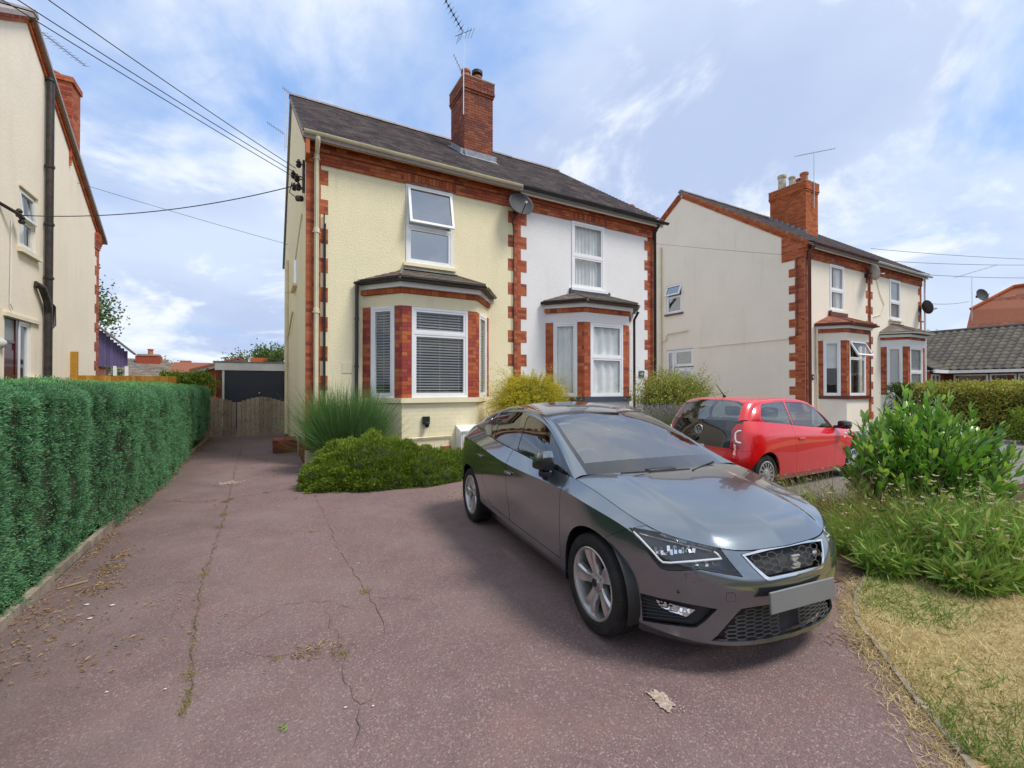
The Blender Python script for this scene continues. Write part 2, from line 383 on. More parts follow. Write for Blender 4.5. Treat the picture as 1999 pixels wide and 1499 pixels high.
def window(house, o, eu, en, a, b, c, d, split=None, open_top=0., arch=0., fw=.065, glass='window_glass', back=.05, mat='pvc', arch_fill=True):
    """white frame with an upper and a lower light; the upper one may be swung open"""
    m = MATS[mat]; mb = MB(); frame_rect(mb, o, EZ*0+eu, EZ, en, a, b, c, d, fw, .07, back)
    if arch:
        N = 12; poly = [(a, d-.002), (b, d-.002)]+[(b-(b-a)*i/N, d+arch*math.sin(math.pi*i/N)**.8+.004) for i in range(N+1)]
        mb.prism(poly, eu, EZ, en, o-en*back, .066)
    if split: mb.mbox(M4(o+eu*(a+b)/2+EZ*split+en*(.035-back), eu, EZ, en, (b-a-2*fw, fw, .068)))
    win = mb.build('window', m, house)
    lights = [(c+fw, d-fw)] if not split else [(c+fw, split-fw/2), (split+fw/2, d-fw)]
    for i, (lo, hi) in enumerate(lights):
        A, B = a+fw, b-fw; oo, ev, e2 = o, EZ, en
        if i == 1 and open_top:
            ev, e2 = rot_basis(eu, EZ, en, open_top); hinge = o+EZ*(hi+.02)+en*(.03-back); h = hi-lo+.05
            sash = MB(); frame_rect(sash, hinge, eu, -ev, -e2, A-.03, B+.03, 0, h, .055, .05, .05); so_ = sash.build('casement', m, win)
            pane('pane', hinge, eu, -ev, -e2, A+.025, B-.025, .055, h-.055, MATS[glass], win, .02); continue
        sash = MB(); frame_rect(sash, o, eu, EZ, en, A+.001, B-.001, lo+.001, hi-.001, .045, .05, back-.012); sash.build('casement', m, win)
        pane('pane', o, eu, EZ, en, A+.04, B-.04, lo+.04, hi-.04, MATS[glass], win, back-.03)
    return win
def blind(house, o, eu, en, a, b, c, d, pitch=.042, tilt=35, back=.13, mat='blind_white', sw=.045):
    r = MB().mbox(M4(o+eu*(a+b)/2+EZ*(d-.02)-en*back, eu, EZ, en, (b-a, .035, .05))).build('window_blind', MATS[mat], house)
    P = Pieces('slat', MATS[mat], r, limit=120); ev, e2 = rot_basis(eu, EZ, en, R(tilt)); z = c+.02
    while z < d-.05:
        P.add(M4(o+eu*(a+b)/2+EZ*z-en*back, eu, e2, ev, (b-a-.01, sw, .003))); z += pitch
    P.done()
    cords = MB()
    for k in (.12, .5, .88): cords.tube([o+eu*(a+(b-a)*k)+EZ*c-en*(back-.03), o+eu*(a+(b-a)*k)+EZ*d-en*(back-.03)], .0025, 5)
    cords.build('cord', MATS[mat], r); return r
def curtain(house, o, eu, en, a, b, c, d, back=.2, waves=7, mat='curtain_cloth', seed=1):
    n = waves*10; g = []
    for i in range(n+1):
        t = i/n; dep = .03*math.sin(t*waves*2*math.pi+seed)+.012*math.sin(t*waves*4.7+seed*2)
        g.append([o+eu*(a+(b-a)*t)+EZ*(c+(d-c)*j/4)-en*(back+dep*(1-.2*j/4)) for j in range(5)])
    V, F = loft(g); return obj('curtain', newmesh('curtain', V, F, MATS[mat], True), house)
def gutter(house, p, q, mat, r=.06, brackets=.9, out=(0, -1, 0)):
    p = Vector(p); q = Vector(q); d = (q-p).normalized(); n = Vector(out); mb = MB(); prof = []
    for k in range(9): a = math.pi*(k/8); prof.append(n*(-math.cos(a)*r)+Vector((0, 0, -math.sin(a)*r)))
    prof2 = [v*.9 for v in prof[::-1]]; ring = prof+prof2; V = [tuple(p+v) for v in ring]+[tuple(q+v) for v in ring]; m = len(ring)
    mb.add(V, [(i, (i+1) % m, m+(i+1) % m, m+i) for i in range(m)]+[tuple(range(m)), tuple(range(2*m-1, m-1, -1))])
    g = mb.build('gutter', MATS[mat], house, sharp=40)
    L = (q-p).length; k = int(L/brackets)
    for i in range(k+1):
        c = p+d*(L*(i+.5)/(k+1)); bb = MB(); V = []
        for t in (-.014, .014):
            V += [tuple(c+d*t+v*1.12) for v in prof]+[tuple(c+d*t+v*1.01) for v in prof]
        m1 = len(prof); F = []
        for j in range(m1-1): F += [(j, j+1, 2*m1+j+1, 2*m1+j), (j, j+1, m1+j+1, m1+j), (2*m1+j, 2*m1+j+1, 3*m1+j+1, 3*m1+j)]
        bb.add(V, F).build('bracket', MATS[mat], g)
    return g
def downpipe(house, pts, mat, r=.038, clips=(), name='downpipe', off=None):
    g = MB().tube(pts, r, 12).build(name, MATS[mat], house, sharp=50)
    for z in clips:
        c = Vector((pts[0][0], pts[0][1], z)); mb = MB().tube([c-Vector((0, 0, .03)), c-Vector((0, 0, .028)), c+Vector((0, 0, .028)), c+Vector((0, 0, .03))], [r*1.0, r*1.25, r*1.25, r*1.0], 12)
        mb.build('pipe_collar', MATS[mat], g, sharp=50)
    return g
def slate_plane(P, e0, e1, t0, t1, row=.19, w=.27, lift=.012, thick=.012, lap=1.35, jitter=.004):
    """slates over the quad eave e0-e1, top t0-t1"""
    e0, e1, t0, t1 = (np.array(v, float) for v in (e0, e1, t0, t1)); sl = np.linalg.norm((t0+t1-e0-e1)/2); n = max(1, int(round(sl/row)))
    nrm = np.cross(e1-e0, (t0+t1)/2-(e0+e1)/2); nrm /= np.linalg.norm(nrm)
    if nrm[2] < 0: nrm = -nrm
    for k in range(n):
        f = k/n; f2 = (k+1)/n; a = e0+(t0-e0)*f; b = e1+(t1-e1)*f; a2 = e0+(t0-e0)*f2; b2 = e1+(t1-e1)*f2
        eu = (b-a)/np.linalg.norm(b-a); up = np.cross(nrm, eu); up /= np.linalg.norm(up)
        lo, hi = 0, np.linalg.norm(b-a); s2a = (a2-a)@eu; s2b = (b2-a)@eu; rowlen = (a2-a)@up
        u = -(k % 2)*w/2+lo
        while u < hi-.01:
            ua, ub = max(u, lo), min(u+w, hi)
            if ub-ua > .03:
                # keep slates inside the sloping sides (hips)
                mid = .5; lim_a = s2a*mid; lim_b = hi+(s2b-hi)*mid
                ua2, ub2 = max(ua, lim_a), min(ub, lim_b)
                if ub2-ua2 > .03:
                    ln = rowlen*lap; tilt = thick*1.4/ln; upv = up*math.cos(tilt)-nrm*math.sin(tilt); nv = nrm*math.cos(tilt)+up*math.sin(tilt)
                    c = a+eu*((ua2+ub2)/2)+up*(ln/2-rowlen*.0+random.uniform(-jitter, jitter)*1.5)+nrm*(lift+thick*.5+random.uniform(0, jitter))
                    P.add(M4(c, eu, upv, nv, (ub2-ua2-.004, ln, thick)))
            u += w
def ridge_tiles(house, p, q, mat, r=.11, seg=.45):
    p = Vector(p); q = Vector(q); d = (q-p).normalized(); L = (q-p).length; n = max(1, round(L/seg)); prof = []
    V = []; side = d.cross(Vector((0, 0, 1)))
    for t, k in ((0, 1.0), (1, 1.0)):
        for i in range(7): a = math.pi*i/6; V.append(d*(t-.5)+side*math.cos(a)*r*1.25+Vector((0, 0, math.sin(a)*r-.06)))
    V = np.array([tuple(v) for v in V]); F = [(i, i+1, 8+i, 7+i) for i in range(6)]+[(0, 1, 2, 3, 4, 5, 6), (13, 12, 11, 10, 9, 8, 7)]
    P = Pieces('ridge_tile', MATS[mat], house, V-0, F, 60)
    loc = np.array([tuple(v) for v in V])
    # express in a frame whose first axis is the ridge direction
    fr = np.array([list(d), list(side), [0, 0, 1]]); P.V = loc@fr.T
    for k in range(n):
        c = p+d*(L*(k+.5)/n)+Vector((0, 0, random.uniform(-.004, .004)))
        P.add(M4(c, d, side, Vector((0, 0, 1)), (L/n-.008, 1, 1)))
    P.done()
def verge(P, p, q, en, up, n_rows=1, bl=.22, h=.075, proud=.03, depth=.1):
    p = np.array(p, float); q = np.array(q, float); d = (q-p)/np.linalg.norm(q-p); L = np.linalg.norm(q-p); k = max(1, int(L/bl))
    for r in range(n_rows):
        for i in range(k):
            P.add(M4(p+d*(L*(i+.5)/k)+up*(h*(r+.5))+en*(proud+(.03*r)-depth/2), d, en, up, (L/k-.008, depth, h-.008)))

def bay(house, x0, x1, Yf, d, a, wallmat, sillmat, brickP, courseP, guttermat, roofmat, blindspec, paintedP=None, zs=(1.27, 1.36, 3.27, 3.5, 3.63), glass='window_glass', open_front=0., roof_edge='black_plastic', top=(.75, .75), roofz=(3.80, 4.14), split=2.55, side_split=False):
    zsill0, zsill, zhead, zlin, zcourse = zs
    plan = [np.array([x0, Yf, 0.]), np.array([x0+a, Yf-d, 0.]), np.array([x1-a, Yf-d, 0.]), np.array([x1, Yf, 0.])]
    segs = []
    for p, q in zip(plan, plan[1:]):
        eu = (q-p)/np.linalg.norm(q-p); en = np.array([eu[1], -eu[0], 0.]); segs.append((p, eu, en, np.linalg.norm(q-p)))
    off = lambda t: [plan[0]-EX*t*.6+EY*.05, plan[1]+segs[0][2]*t*.6+segs[1][2]*t*.6, plan[2]+segs[2][2]*t*.6+segs[1][2]*t*.6, plan[3]+EX*t*.6+EY*.05]
    def slab(name, t, z0, z1, mat, bev=0.):
        o_ = off(t); pts = [tuple(v) for v in o_]+[(x1-.1, Yf+.05, 0), (x0+.1, Yf+.05, 0)]; n = len(pts)
        V = [(x, y, z0) for x, y, z in pts]+[(x, y, z1) for x, y, z in pts]
        return MB().add(V, [tuple(range(n-1, -1, -1)), tuple(range(n, 2*n))]+[(i, (i+1) % n, n+(i+1) % n, n+i) for i in range(n)]).build(name, MATS[mat], house)
    # base wall, lintel band (shells)
    mb = MB()
    for (p, eu, en, L) in segs:
        mb.add([p, p+eu*L, p+eu*L+EZ*zsill0, p+EZ*zsill0], [(0, 1, 2, 3)])
        if paintedP is not None: brick_rect(paintedP, p, eu, en, 0, L, .02, zsill0-.01, .088, .235, .003, gap=.005, jit=.0005)
    mb.build('bay_base', MATS[wallmat], house)
    slab('bay_sill', .07, zsill0, zsill, sillmat)
    slab('lintel_band', .012, zhead, zlin, wallmat); slab('bay_ceiling', -.03, zhead+.01, zhead+.02, 'pvc')
    # piers and windows
    pw = .24
    for i, (p, eu, en, L) in enumerate(segs):
        wins = [(pw*.85, L-pw*.72)] if i != 1 else [(.20, L-.20)]
        for (s, e) in ((0, wins[0][0]), (wins[0][1], L)):
            pier = MB(); pier.add([p+eu*s+EZ*zsill, p+eu*e+EZ*zsill, p+eu*e+EZ*zhead, p+eu*s+EZ*zhead, p+eu*s+EZ*zsill-en*.10, p+eu*e+EZ*zsill-en*.10, p+eu*e+EZ*zhead-en*.10, p+eu*s+EZ*zhead-en*.10], [(0, 1, 2, 3), (1, 5, 6, 2), (4, 0, 3, 7), (5, 4, 7, 6)]); pier.build('pier_backing', MATS['red_mortar'], house)
            brick_rect(brickP, p, eu, en, s, e, zsill+.003, zhead-.003, .088, .23, .005, k0=i+(s > 0))
        aa, bb = wins[0]
        window(house, p, eu, en, aa+.004, bb-.004, zsill+.004, zhead-.004, split if i == 1 or side_split else None, open_front if i == 1 else 0., 0, .055, glass, .06)
        if blindspec == 'blind': blind(house, p, eu, en, aa+.06, bb-.06, zsill+.04, zhead-.06, .058, 22, .075)
        elif blindspec == 'curtain': curtain(house, p, eu, en, aa, bb, zsill, zhead, .085, 4, seed=i)
        elif blindspec == 'shutter': blind(house, p, eu, en, aa+.06, bb-.06, zsill+.04, zhead-.06, .07, 62, .075, 'pvc', .075)
        brick_rect(courseP, p, eu, en, -.02, L+.02, zlin+.004, zcourse-.004, zcourse-zlin, .16, .04, depth=.09)
    slab('course_core', .018, zlin, zcourse, 'red_mortar')
    slab('bay_fascia', .12, zcourse, zcourse+.10, 'pvc')
    # hipped roof
    ez, tz = roofz; e = off(.24); e = [np.array([v[0], v[1], ez]) for v in e]; t = [np.array([x0+top[0], Yf-.01, tz]), np.array([x1-top[1], Yf-.01, tz])]
    e[0][1] = Yf-.005; e[3][1] = Yf-.005
    core = MB(); E = [v-EZ*.07 for v in e]
    core.add([e[0], e[1], e[2], e[3], t[0], t[1], E[0], E[1], E[2], E[3]], [(0, 1, 4), (1, 2, 5, 4), (2, 3, 5), (0, 6, 7, 1), (1, 7, 8, 2), (2, 8, 9, 3), (6, 9, 8, 7), (0, 4, 5, 3, 9, 6)])
    core.build('bay_roof', MATS[roofmat], house)
    P = Pieces('bay_slate', MATS[roofmat], house, limit=150)
    slate_plane(P, e[0], e[1], t[0]-(e[1]-e[0])*.001, t[0]+(e[1]-e[0])*.001, .15, .2, .003, .009)
    slate_plane(P, e[1], e[2], t[0], t[1], .15, .2, .003, .009)
    slate_plane(P, e[2], e[3], t[1]-(e[3]-e[2])*.001, t[1]+(e[3]-e[2])*.001, .15, .2, .003, .009); P.done()
    MB().tube([e[1]+EZ*.02, t[0]+EZ*.02], .028, 6).build('bay_hip', MATS[roofmat], house); MB().tube([e[2]+EZ*.02, t[1]+EZ*.02], .028, 6).build('bay_hip', MATS[roofmat], house)
    MB().bar(t[0]+EZ*.03-EY*.03, t[1]+EZ*.03-EY*.03, .09, .02).build('flashing', MATS['lead'], house)
    # gutter round the three sides
    for i in range(3):
        p, q = e[i]-EZ*.03, e[i+1]-EZ*.03; en = segs[i][2]
        gutter(house, p+en*.035, q+en*.035, roof_edge if guttermat is None else guttermat, .045, .6, tuple(en))
    return plan, e
def chimney(house, cx0, cx1, cy0, cy1, z0, z1, mat, P, course=.0765, corb=.45, slopez=None):
    core = MB().box((cx0+.008, cy0+.008, z0-1.), (cx1-.008, cy1-.008, z1-.005)); core.build('chimney_stack', MATS['mortar'], house)
    zc = z1-corb
    for (o, eu, en, L) in ((np.array([cx0, cy0, 0.]), EX, -EY, cx1-cx0), (np.array([cx0, cy0, 0.]), EY, -EX, cy1-cy0), (np.array([cx1, cy0, 0.]), EY, EX, cy1-cy0)):
        brick_rect(P, o, eu, en, 0, L, z0-.6, zc, course, .225, .003, gap=.011)
        for k, (pr, n) in enumerate(((.025, 1), (.05, 1), (.04, round(corb/course)-2))):
            zb = zc+course*(0, 1, 2)[k]; brick_rect(P, o, eu, en, -pr, L+pr, zb, zb+course*n, course, .225, pr+.003, k0=k, gap=.011, depth=.06+pr)
    MB().box((cx0-.05, cy0-.05, z1-.004), (cx1+.05, cy1+.05, z1+.03)).build('chimney_cap', MATS['mortar'], house)
def pot(house, x, y, z, h=.35, r=.12, mat='terracotta', rim=True):
    m = Matrix.Translation((x, y, z))
    prof = [(r*.98, 0), (r*.93, h*.6), (r*.92, h*.8), (r*1.12, h*.83), (r*1.14, h*.97), (r*1.0, h), (r*.85, h), (r*.8, h*.6)]
    return MB().lathe(prof, 20, m).build('chimney_pot', MATS[mat], house, sharp=35)
def aerial(name, label, base, top, boom0, boom1, n, half, mat='dull_metal', x_elems=False, reflect=False, mast_r=.016, group=None, up=(0, 0, 1)):
    t = thing(name, label, 'aerial', base, group)
    base, top, boom0, boom1 = (Vector(v) for v in (base, top, boom0, boom1))
    MB().tube([base, top], mast_r, 8).build('mast', MATS['steel'], t, sharp=50)
    b = MB().tube([boom0, boom1], .011, 6).build('boom', MATS[mat], t)
    d = (boom1-boom0).normalized(); side = d.cross(Vector(up)).normalized(); u2 = side.cross(d)
    P = Pieces('element', MATS[mat], t, limit=60)
    for i in range(n):
        c = boom0+(boom1-boom0)*(.12+.88*i/(n-1)); L = half*(1-.25*i/n)
        if x_elems:
            for s in (1, -1):
                ax = (side*math.cos(R(32))+u2*math.sin(R(32))*s).normalized(); P.add(M4(c, ax, ax.cross(d), d, (L*2, .007, .007)))
            P.add(M4(c, side, u2, d, (.07, .05, .03)))
        else: P.add(M4(c, side, u2, d, (L*2, .008, .008)))
    if reflect:
        for k in range(-3, 4):
            if k: c = boom0+u2*(.09*k)-d*(.03*abs(k)); P.add(M4(c, side, u2, d, (half*3.0, .007, .007)))
        b2 = MB().tube([boom0-u2*.3, boom0+u2*.3], .008, 6).build('reflector_post', MATS[mat], t)
    P.done(); return t
def dish(name, label, foot, face, size=(.62, .56), mat='dish_grey', arm=.35, group=None, wall=(0, 1, 0)):
    """satellite dish: foot on the wall, face = direction it looks at"""
    foot = Vector(foot); f = Vector(face).normalized(); side = f.cross(Vector((0, 0, 1))).normalized(); up = side.cross(f)
    t = thing(name, label, 'satellite dish', foot, group); c = foot-Vector(wall)*.22+Vector((0, 0, .06))
    g = []
    for i in range(9):
        r = i/8; g.append([c+(side*math.cos(a)*size[0]/2+up*math.sin(a)*size[1]/2)*r+f*(.075*r*r) for a in np.linspace(0, 2*math.pi, 33)])
    V, F = loft([[tuple(v) for v in row] for row in g]); bm = bmesh.new(); vs = [bm.verts.new(v) for v in V]
    for q in F:
        try: bm.faces.new([vs[i] for i in dict.fromkeys(q)])
        except Exception: pass
    bmesh.ops.remove_doubles(bm, verts=bm.verts, dist=1e-4); bmesh.ops.solidify(bm, geom=bm.faces[:], thickness=.008)
    bmobj('reflector', bm, MATS[mat], t, smooth=True)
    lnb = c+f*arm-up*.16
    MB().tube([c-up*size[1]*.42, lnb-f*.03], .012, 6).build('arm', MATS['black_plastic'], t)
    MB().tube([lnb, lnb+(c-lnb).normalized()*.1], [.03, .022], 10).build('receiver', MATS['dish_pale'], t, sharp=40)
    MB().tube([foot, c-f*.02], .02, 8).box(tuple(foot-Vector((.05, .05, .08))), tuple(foot+Vector((.05, .05, .08)))).build('bracket', MATS['black_plastic'], t)
    return t

# ------------------------------------------------------------------ houses
WT, RIDGE_D, RIDGE_Z, EAVE_D, EAVE_Z = 6.50, 5.25, 10.42, .30, 6.56
SLOPE = (RIDGE_Z-EAVE_Z)/(RIDGE_D+EAVE_D)
def quoin(P, core, o, eu, en, c0, c1, t0, t1, z0, z1, course=.075, blk=4):
    """toothed brick strip: core c0..c1, teeth out to t0 / t1 (None = plain edge)"""
    k = 0; z = z0; h = course*blk
    while z < z1-.02:
        zt = min(z+h, z1); wide = k % 2 == 0
        a = t0 if (t0 is not None and wide) else c0; b = t1 if (t1 is not None and wide) else c1
        core.mbox(M4(o+eu*(a+b)/2+EZ*(z+zt)/2+en*(-.02), eu, en, EZ, (b-a, .05, zt-z)))
        brick_rect(P, o, eu, en, a, b, z, zt, course, .225, .0065, k0=k); z = zt; k += 1
def half_house(name, label, x0, x1, Yf, end, wallmat, win, rend_side=True, slatemat='slate', open_top=0., win_split=5.17, glass='window_glass', side_holes=(), group=None, bayhole=None, brick='red_brick', verge_rows=2, shutters=False, open_tilt=0.):
    h = thing(name, label, 'house', ((x0+x1)/2, Yf, 0), group)
    o = np.array([0., Yf, 0.]); a, b, c, d = win
    m = MB(); holes = [(a, b, c, d)]
    if bayhole: holes.append(bayhole)
    wall_holes(m, o, EX, EZ, -EY, x0, x1, 0, WT, holes, .10)
    Yr, Yb = Yf+RIDGE_D, Yf+2*RIDGE_D
    xs = x0 if end == 'L' else x1; en = -EX if end == 'L' else EX
    so_ = np.array([xs, 0., 0.])
    wall_holes(m, so_, EY, EZ, en, Yf, Yb, 0, WT, list(side_holes), .12)
    m.add([(xs, Yf, WT), (xs, Yb, WT), (xs, Yr, RIDGE_Z-.12)], [(0, 1, 2)])
    m.add([(x0, Yb, 0), (x1, Yb, 0), (x1, Yb, WT), (x0, Yb, WT)], [(0, 1, 2, 3)])
    m.build('wall', MATS[wallmat], h)
    MB().box((x0+.05, Yf+.14, 2.75), (x1-.05, Yb-.1, 2.85)).build('upper_floor', MATS['room_dark'], h)
    MB().box((x0+.02, Yf+3.2, .05), (x1-.02, Yf+3.25, 6.4)).build('room_wall', MATS['room_dark'], h)
    # roof
    ov = .07; rx0 = x0-(ov if end == 'L' else 0); rx1 = x1+(ov if end == 'R' else 0)
    r = MB(); th = .09
    for s, ye in ((1, Yf-EAVE_D), (-1, Yb+EAVE_D)):
        V = [(rx0, ye, EAVE_Z-.03), (rx1, ye, EAVE_Z-.03), (rx1, Yr, RIDGE_Z-.03), (rx0, Yr, RIDGE_Z-.03)]
        r.add(V+[(x, y, z-th) for x, y, z in V], [(0, 1, 2, 3), (7, 6, 5, 4), (0, 4, 5, 1), (1, 5, 6, 2), (2, 6, 7, 3), (3, 7, 4, 0)])
    roof = r.build('roof', MATS[slatemat], h)
    P = Pieces('slate', MATS[slatemat], h)
    slate_plane(P, (rx0, Yf-EAVE_D+.045, EAVE_Z+.0), (rx1, Yf-EAVE_D+.045, EAVE_Z+.0), (rx0, Yr, RIDGE_Z-.05), (rx1, Yr, RIDGE_Z-.05), .205, .27, .026, .024); P.done()
    ridge_tiles(h, (rx0-.02, Yr, RIDGE_Z+.03), (rx1 if end == 'R' else rx1-.0, Yr, RIDGE_Z+.03), slatemat)
    # window
    w = window(h, o, EX, -EY, a+.004, b-.004, c+.004, d-.06, win_split, open_top, .05, .065, glass)
    MB().mbox(M4((( a+b)/2, Yf-.02, c-.035), EX, EY, EZ, (b-a+.12, .16, .07))).build('window_ledge', MATS[wallmat], h)
    return h
def eave_band(h, P, core, x0, x1, Yf, a, b, z0=6.10, end='L'):
    """brick band below the gutter with a flat arch of upright bricks over the window a..b"""
    o = np.array([0., Yf, 0.])
    core.box((x0, Yf-.028, z0+.004), (x1, Yf+.02, WT+.02))
    aa, bb = a-.06, b+.06
    zz = 6.325
    for (p, q) in ((x0, aa), (bb, x1)): brick_rect(P, o, EX, -EY, p, q, z0, zz, .075, .225, .040)
    n = int((bb-aa)/.078); wdt = (bb-aa)/n                     # uprights
    for i in range(n):
        t = (i+.5)/n; sag = .05*math.sin(math.pi*t)
        P.add(M4((aa+(bb-aa)*t, Yf-.040+.025, (z0+.015+sag+zz)/2+.01), EX, EY, EZ, (wdt-.009, .05, zz-z0-.03-sag)))
    core.box((x0, Yf-.055, zz+.012), (x1, Yf-.02, zz+.155))
    brick_rect(P, o, EX, -EY, x0, x1, zz+.012, zz+.155, .0715, .225, .075, depth=.06)
    brick_rect(P, o, EX, -EY, x0, x1, zz+.160, zz+.235, .075, .15, .105, depth=.09)

XA, XP, XB, YF = .72, 5.60, 10.45, 9.85
yh = half_house('yellow_house', 'pale yellow rendered semi-detached house behind the grey car, with slatted blinds in its bay', XA, XP, YF, 'L', 'yellow_render', (2.75, 3.87, 4.33, 6.16), open_top=R(13), glass='dark_glass', bayhole=(2.0, 4.6, 1.3, 3.3))
wh = half_house('white_house', 'white rendered semi-detached house with net curtains, joined to the pale yellow house', XP, XB, YF, 'R', 'white_render', (7.30, 8.45, 4.27, 6.16), bayhole=(6.7, 9.2, 1.3, 3.3))
o_ = np.array([0., YF, 0.])
def finish_main():
    Py = Pieces('brick', MATS['red_brick'], yh); cy = MB()
    quoin(Py, cy, o_, EX, -EY, XA+.004, 1.0, None, 1.14, .30, 6.10)
    quoin(Py, cy, o_, EX, -EY, 5.49, XP, 5.34, None, .30, 6.10)
    eave_band(yh, Py, cy, XA, XP, YF, 2.75, 3.87)
    Py.done(); cy.build('brick_backing', MATS['red_mortar'], yh)
    Pw = Pieces('brick', MATS['red_brick'], wh); cw = MB()
    quoin(Pw, cw, o_, EX, -EY, XP+.002, 5.71, None, 5.88, .30, 6.10)
    quoin(Pw, cw, o_, EX, -EY, 10.14, XB-.004, 10.01, None, .30, 6.10)
    eave_band(wh, Pw, cw, XP, XB, YF, 7.30, 8.45)
    Pw.done(); cw.build('brick_backing', MATS['red_mortar'], wh)
    # bays
    B = Pieces('bay_brick', MATS['bay_brick'], yh); Cc = Pieces('course_brick', MATS['orange_brick'], yh); Pp = Pieces('painted_brick', MATS['painted_brick_yellow'], yh)
    plan, e = bay(yh, 1.83, 4.80, YF, .70, .65, 'yellow_paint', 'yellow_paint', B, Cc, 'black_plastic', 'brown_slate', 'blind', Pp, zs=(1.24, 1.34, 3.25, 3.50, 3.62), split=2.70, top=(.85, .85), roofz=(3.80, 4.16))
    B.done(); Cc.done(); Pp.done()
    downpipe(yh, [(1.70, YF-.06, 3.72), (1.70, YF-.06, .1)], 'black_plastic', .036, (3.0, 2.0))
    B = Pieces('bay_brick', MATS['red_brick'], wh); Cc = Pieces('course_brick', MATS['red_brick'], wh)
    bay(wh, 6.46, 9.42, YF, .70, .72, 'white_paint_wall', 'blue_paint', B, Cc, 'black_plastic', 'brown_slate', 'curtain', None, zs=(1.20, 1.32, 3.25, 3.50, 3.62), split=2.35, top=(.9, .9), roofz=(3.80, 4.14)); B.done(); Cc.done()
    downpipe(wh, [(9.35, YF-.42, 3.72), (9.30, YF-.30, 3.5), (9.30, YF-.30, .1)], 'black_plastic', .036)
    MB().box((7.22, YF-.09, 4.09), (8.60, YF+.01, 4.245)).build('slate_ledge', MATS['blue_paint'], wh)
    curtain(wh, o_, EX, -EY, 7.32, 8.43, 4.3, 6.12, .11, 9)
    MB().box((2.78, YF+.12, 4.36), (3.84, YF+.13, 6.1)).build('roller_blind', MATS['blind_grey'], yh)
    # gutters, fascias, downpipes
    MB().box((XA+.05, YF-.215, 6.46), (XP, YF-.185, 6.60)).build('fascia', MATS['cream_plastic'], yh)
    MB().box((XP+.002, YF-.215, 6.40), (XB+.12, YF-.185, 6.56)).build('fascia', MATS['pvc'], wh)
    MB().box((XA+.05, YF-.185, 6.555), (XB, YF-.01, 6.575)).build('soffit', MATS['pvc_dirty'], yh)
    gutter(yh, (XA-.06, YF-.30, 6.58), (XP-.02, YF-.30, 6.56), 'cream_plastic', .062)
    gutter(wh, (XP+.0, YF-.30, 6.55), (XB+.24, YF-.30, 6.53), 'black_plastic', .062)
    downpipe(yh, [(.915, YF-.30, 6.50), (.915, YF-.30, 6.42), (.915, YF-.075, 6.25), (.915, YF-.075, .05)], 'cream_plastic', .046)
    for z in (6.2, 4.72, 3.1):
        c = Vector((.915, YF-.075, z)); MB().tube([c-Vector((0, 0, .05)), c-Vector((0, 0, .045)), c+Vector((0, 0, .045)), c+Vector((0, 0, .05))], [.047, .058, .058, .047], 12).build('pipe_collar', MATS['cream_plastic'], yh, sharp=50)
        MB().box((.84, YF-.05, z-.03), (.99, YF-.0, z-.01)).build('pipe_clip', MATS['cream_plastic'], yh)
    downpipe(wh, [(10.36, YF-.28, 6.48), (10.36, YF-.09, 6.25), (10.36, YF-.09, .05)], 'black_plastic', .042)
    MB().tube([(1.06, YF-.04, 5.1), (1.06, YF-.05, .9)], .014, 6).tube([(1.085, YF-.04, 4.9), (1.085, YF-.05, .9)], .012, 6).build('cable', MATS['cable_black'], yh)
    MB().tube([(5.50, YF-.22, 5.95), (5.44, YF-.04, 5.75), (5.485, YF-.035, 5.5), (5.485, YF-.035, 1.1)], .014, 6).build('cable', MATS['cable_black'], yh)
    # chimney on the shared wall
    P = Pieces('chimney_brick', MATS['old_brick'], yh); chimney(yh, 5.12, 6.06, 12.15, 13.2, 8.55, 10.76, 'old_brick', P); P.done()
    zr = lambda y: EAVE_Z+(y-(YF-EAVE_D))*SLOPE
    fl = MB()
    fl.add([(5.0, 11.95, zr(11.95)+.05), (6.18, 11.95, zr(11.95)+.05), (6.18, 12.14, zr(12.14)+.06), (5.0, 12.14, zr(12.14)+.06), (5.0, 12.135, zr(12.14)+.22), (6.18, 12.135, zr(12.14)+.22)], [(0, 1, 2, 3), (3, 2, 5, 4)])
    fl.add([(5.0, 11.95, zr(11.95)+.052), (5.105, 12.0, zr(12.0)+.06), (5.105, 13.2, zr(13.2)+.06), (5.0, 13.2, zr(13.2)+.05), (5.105, 12.12, zr(12.12)+.2), (5.105, 13.2, zr(13.2)+.2)], [(0, 1, 2, 3), (1, 4, 5, 2)])
    fl.build('flashing', MATS['lead'], yh)
    pot(yh, 5.34, 12.55, 10.78, .42, .135); p2 = pot(yh, 5.72, 12.55, 10.78, .34, .135)
    MB().lathe([(.10, 0), (.10, .1), (.17, .10), (.17, .19), (.1, .2), (0, .2)], 18, Matrix.Translation((5.72, 12.55, 11.10))).build('chimney_cowl', MATS['soot_iron'], yh, sharp=40)
    # gable verge (orange) and side details
    V = Pieces('verge_brick', MATS['orange_brick'], yh); zt = lambda y: EAVE_Z-.17+(y-(YF-EAVE_D))*SLOPE
    up = np.array([0, -SLOPE, 1.]); up /= np.linalg.norm(up)
    verge(V, (XA, YF-.05, zt(YF-.05)-.12), (XA, YF+RIDGE_D, zt(YF+RIDGE_D)-.12), -EX, up, 2); V.done()
    s = MB().add([(XA-.015, YF-.29, 6.15), (XA-.015, YF+.02, 6.10), (XA-.015, YF+.02, 6.62), (XA-.015, YF-.29, 6.45), (XA+.05, YF-.29, 6.15), (XA+.05, YF+.02, 6.10), (XA+.05, YF+.02, 6.62), (XA+.05, YF-.29, 6.45)], [(0, 1, 2, 3), (4, 7, 6, 5), (0, 3, 7, 4), (0, 4, 5, 1)]); s.build('eave_corbel', MATS['orange_brick'], yh)
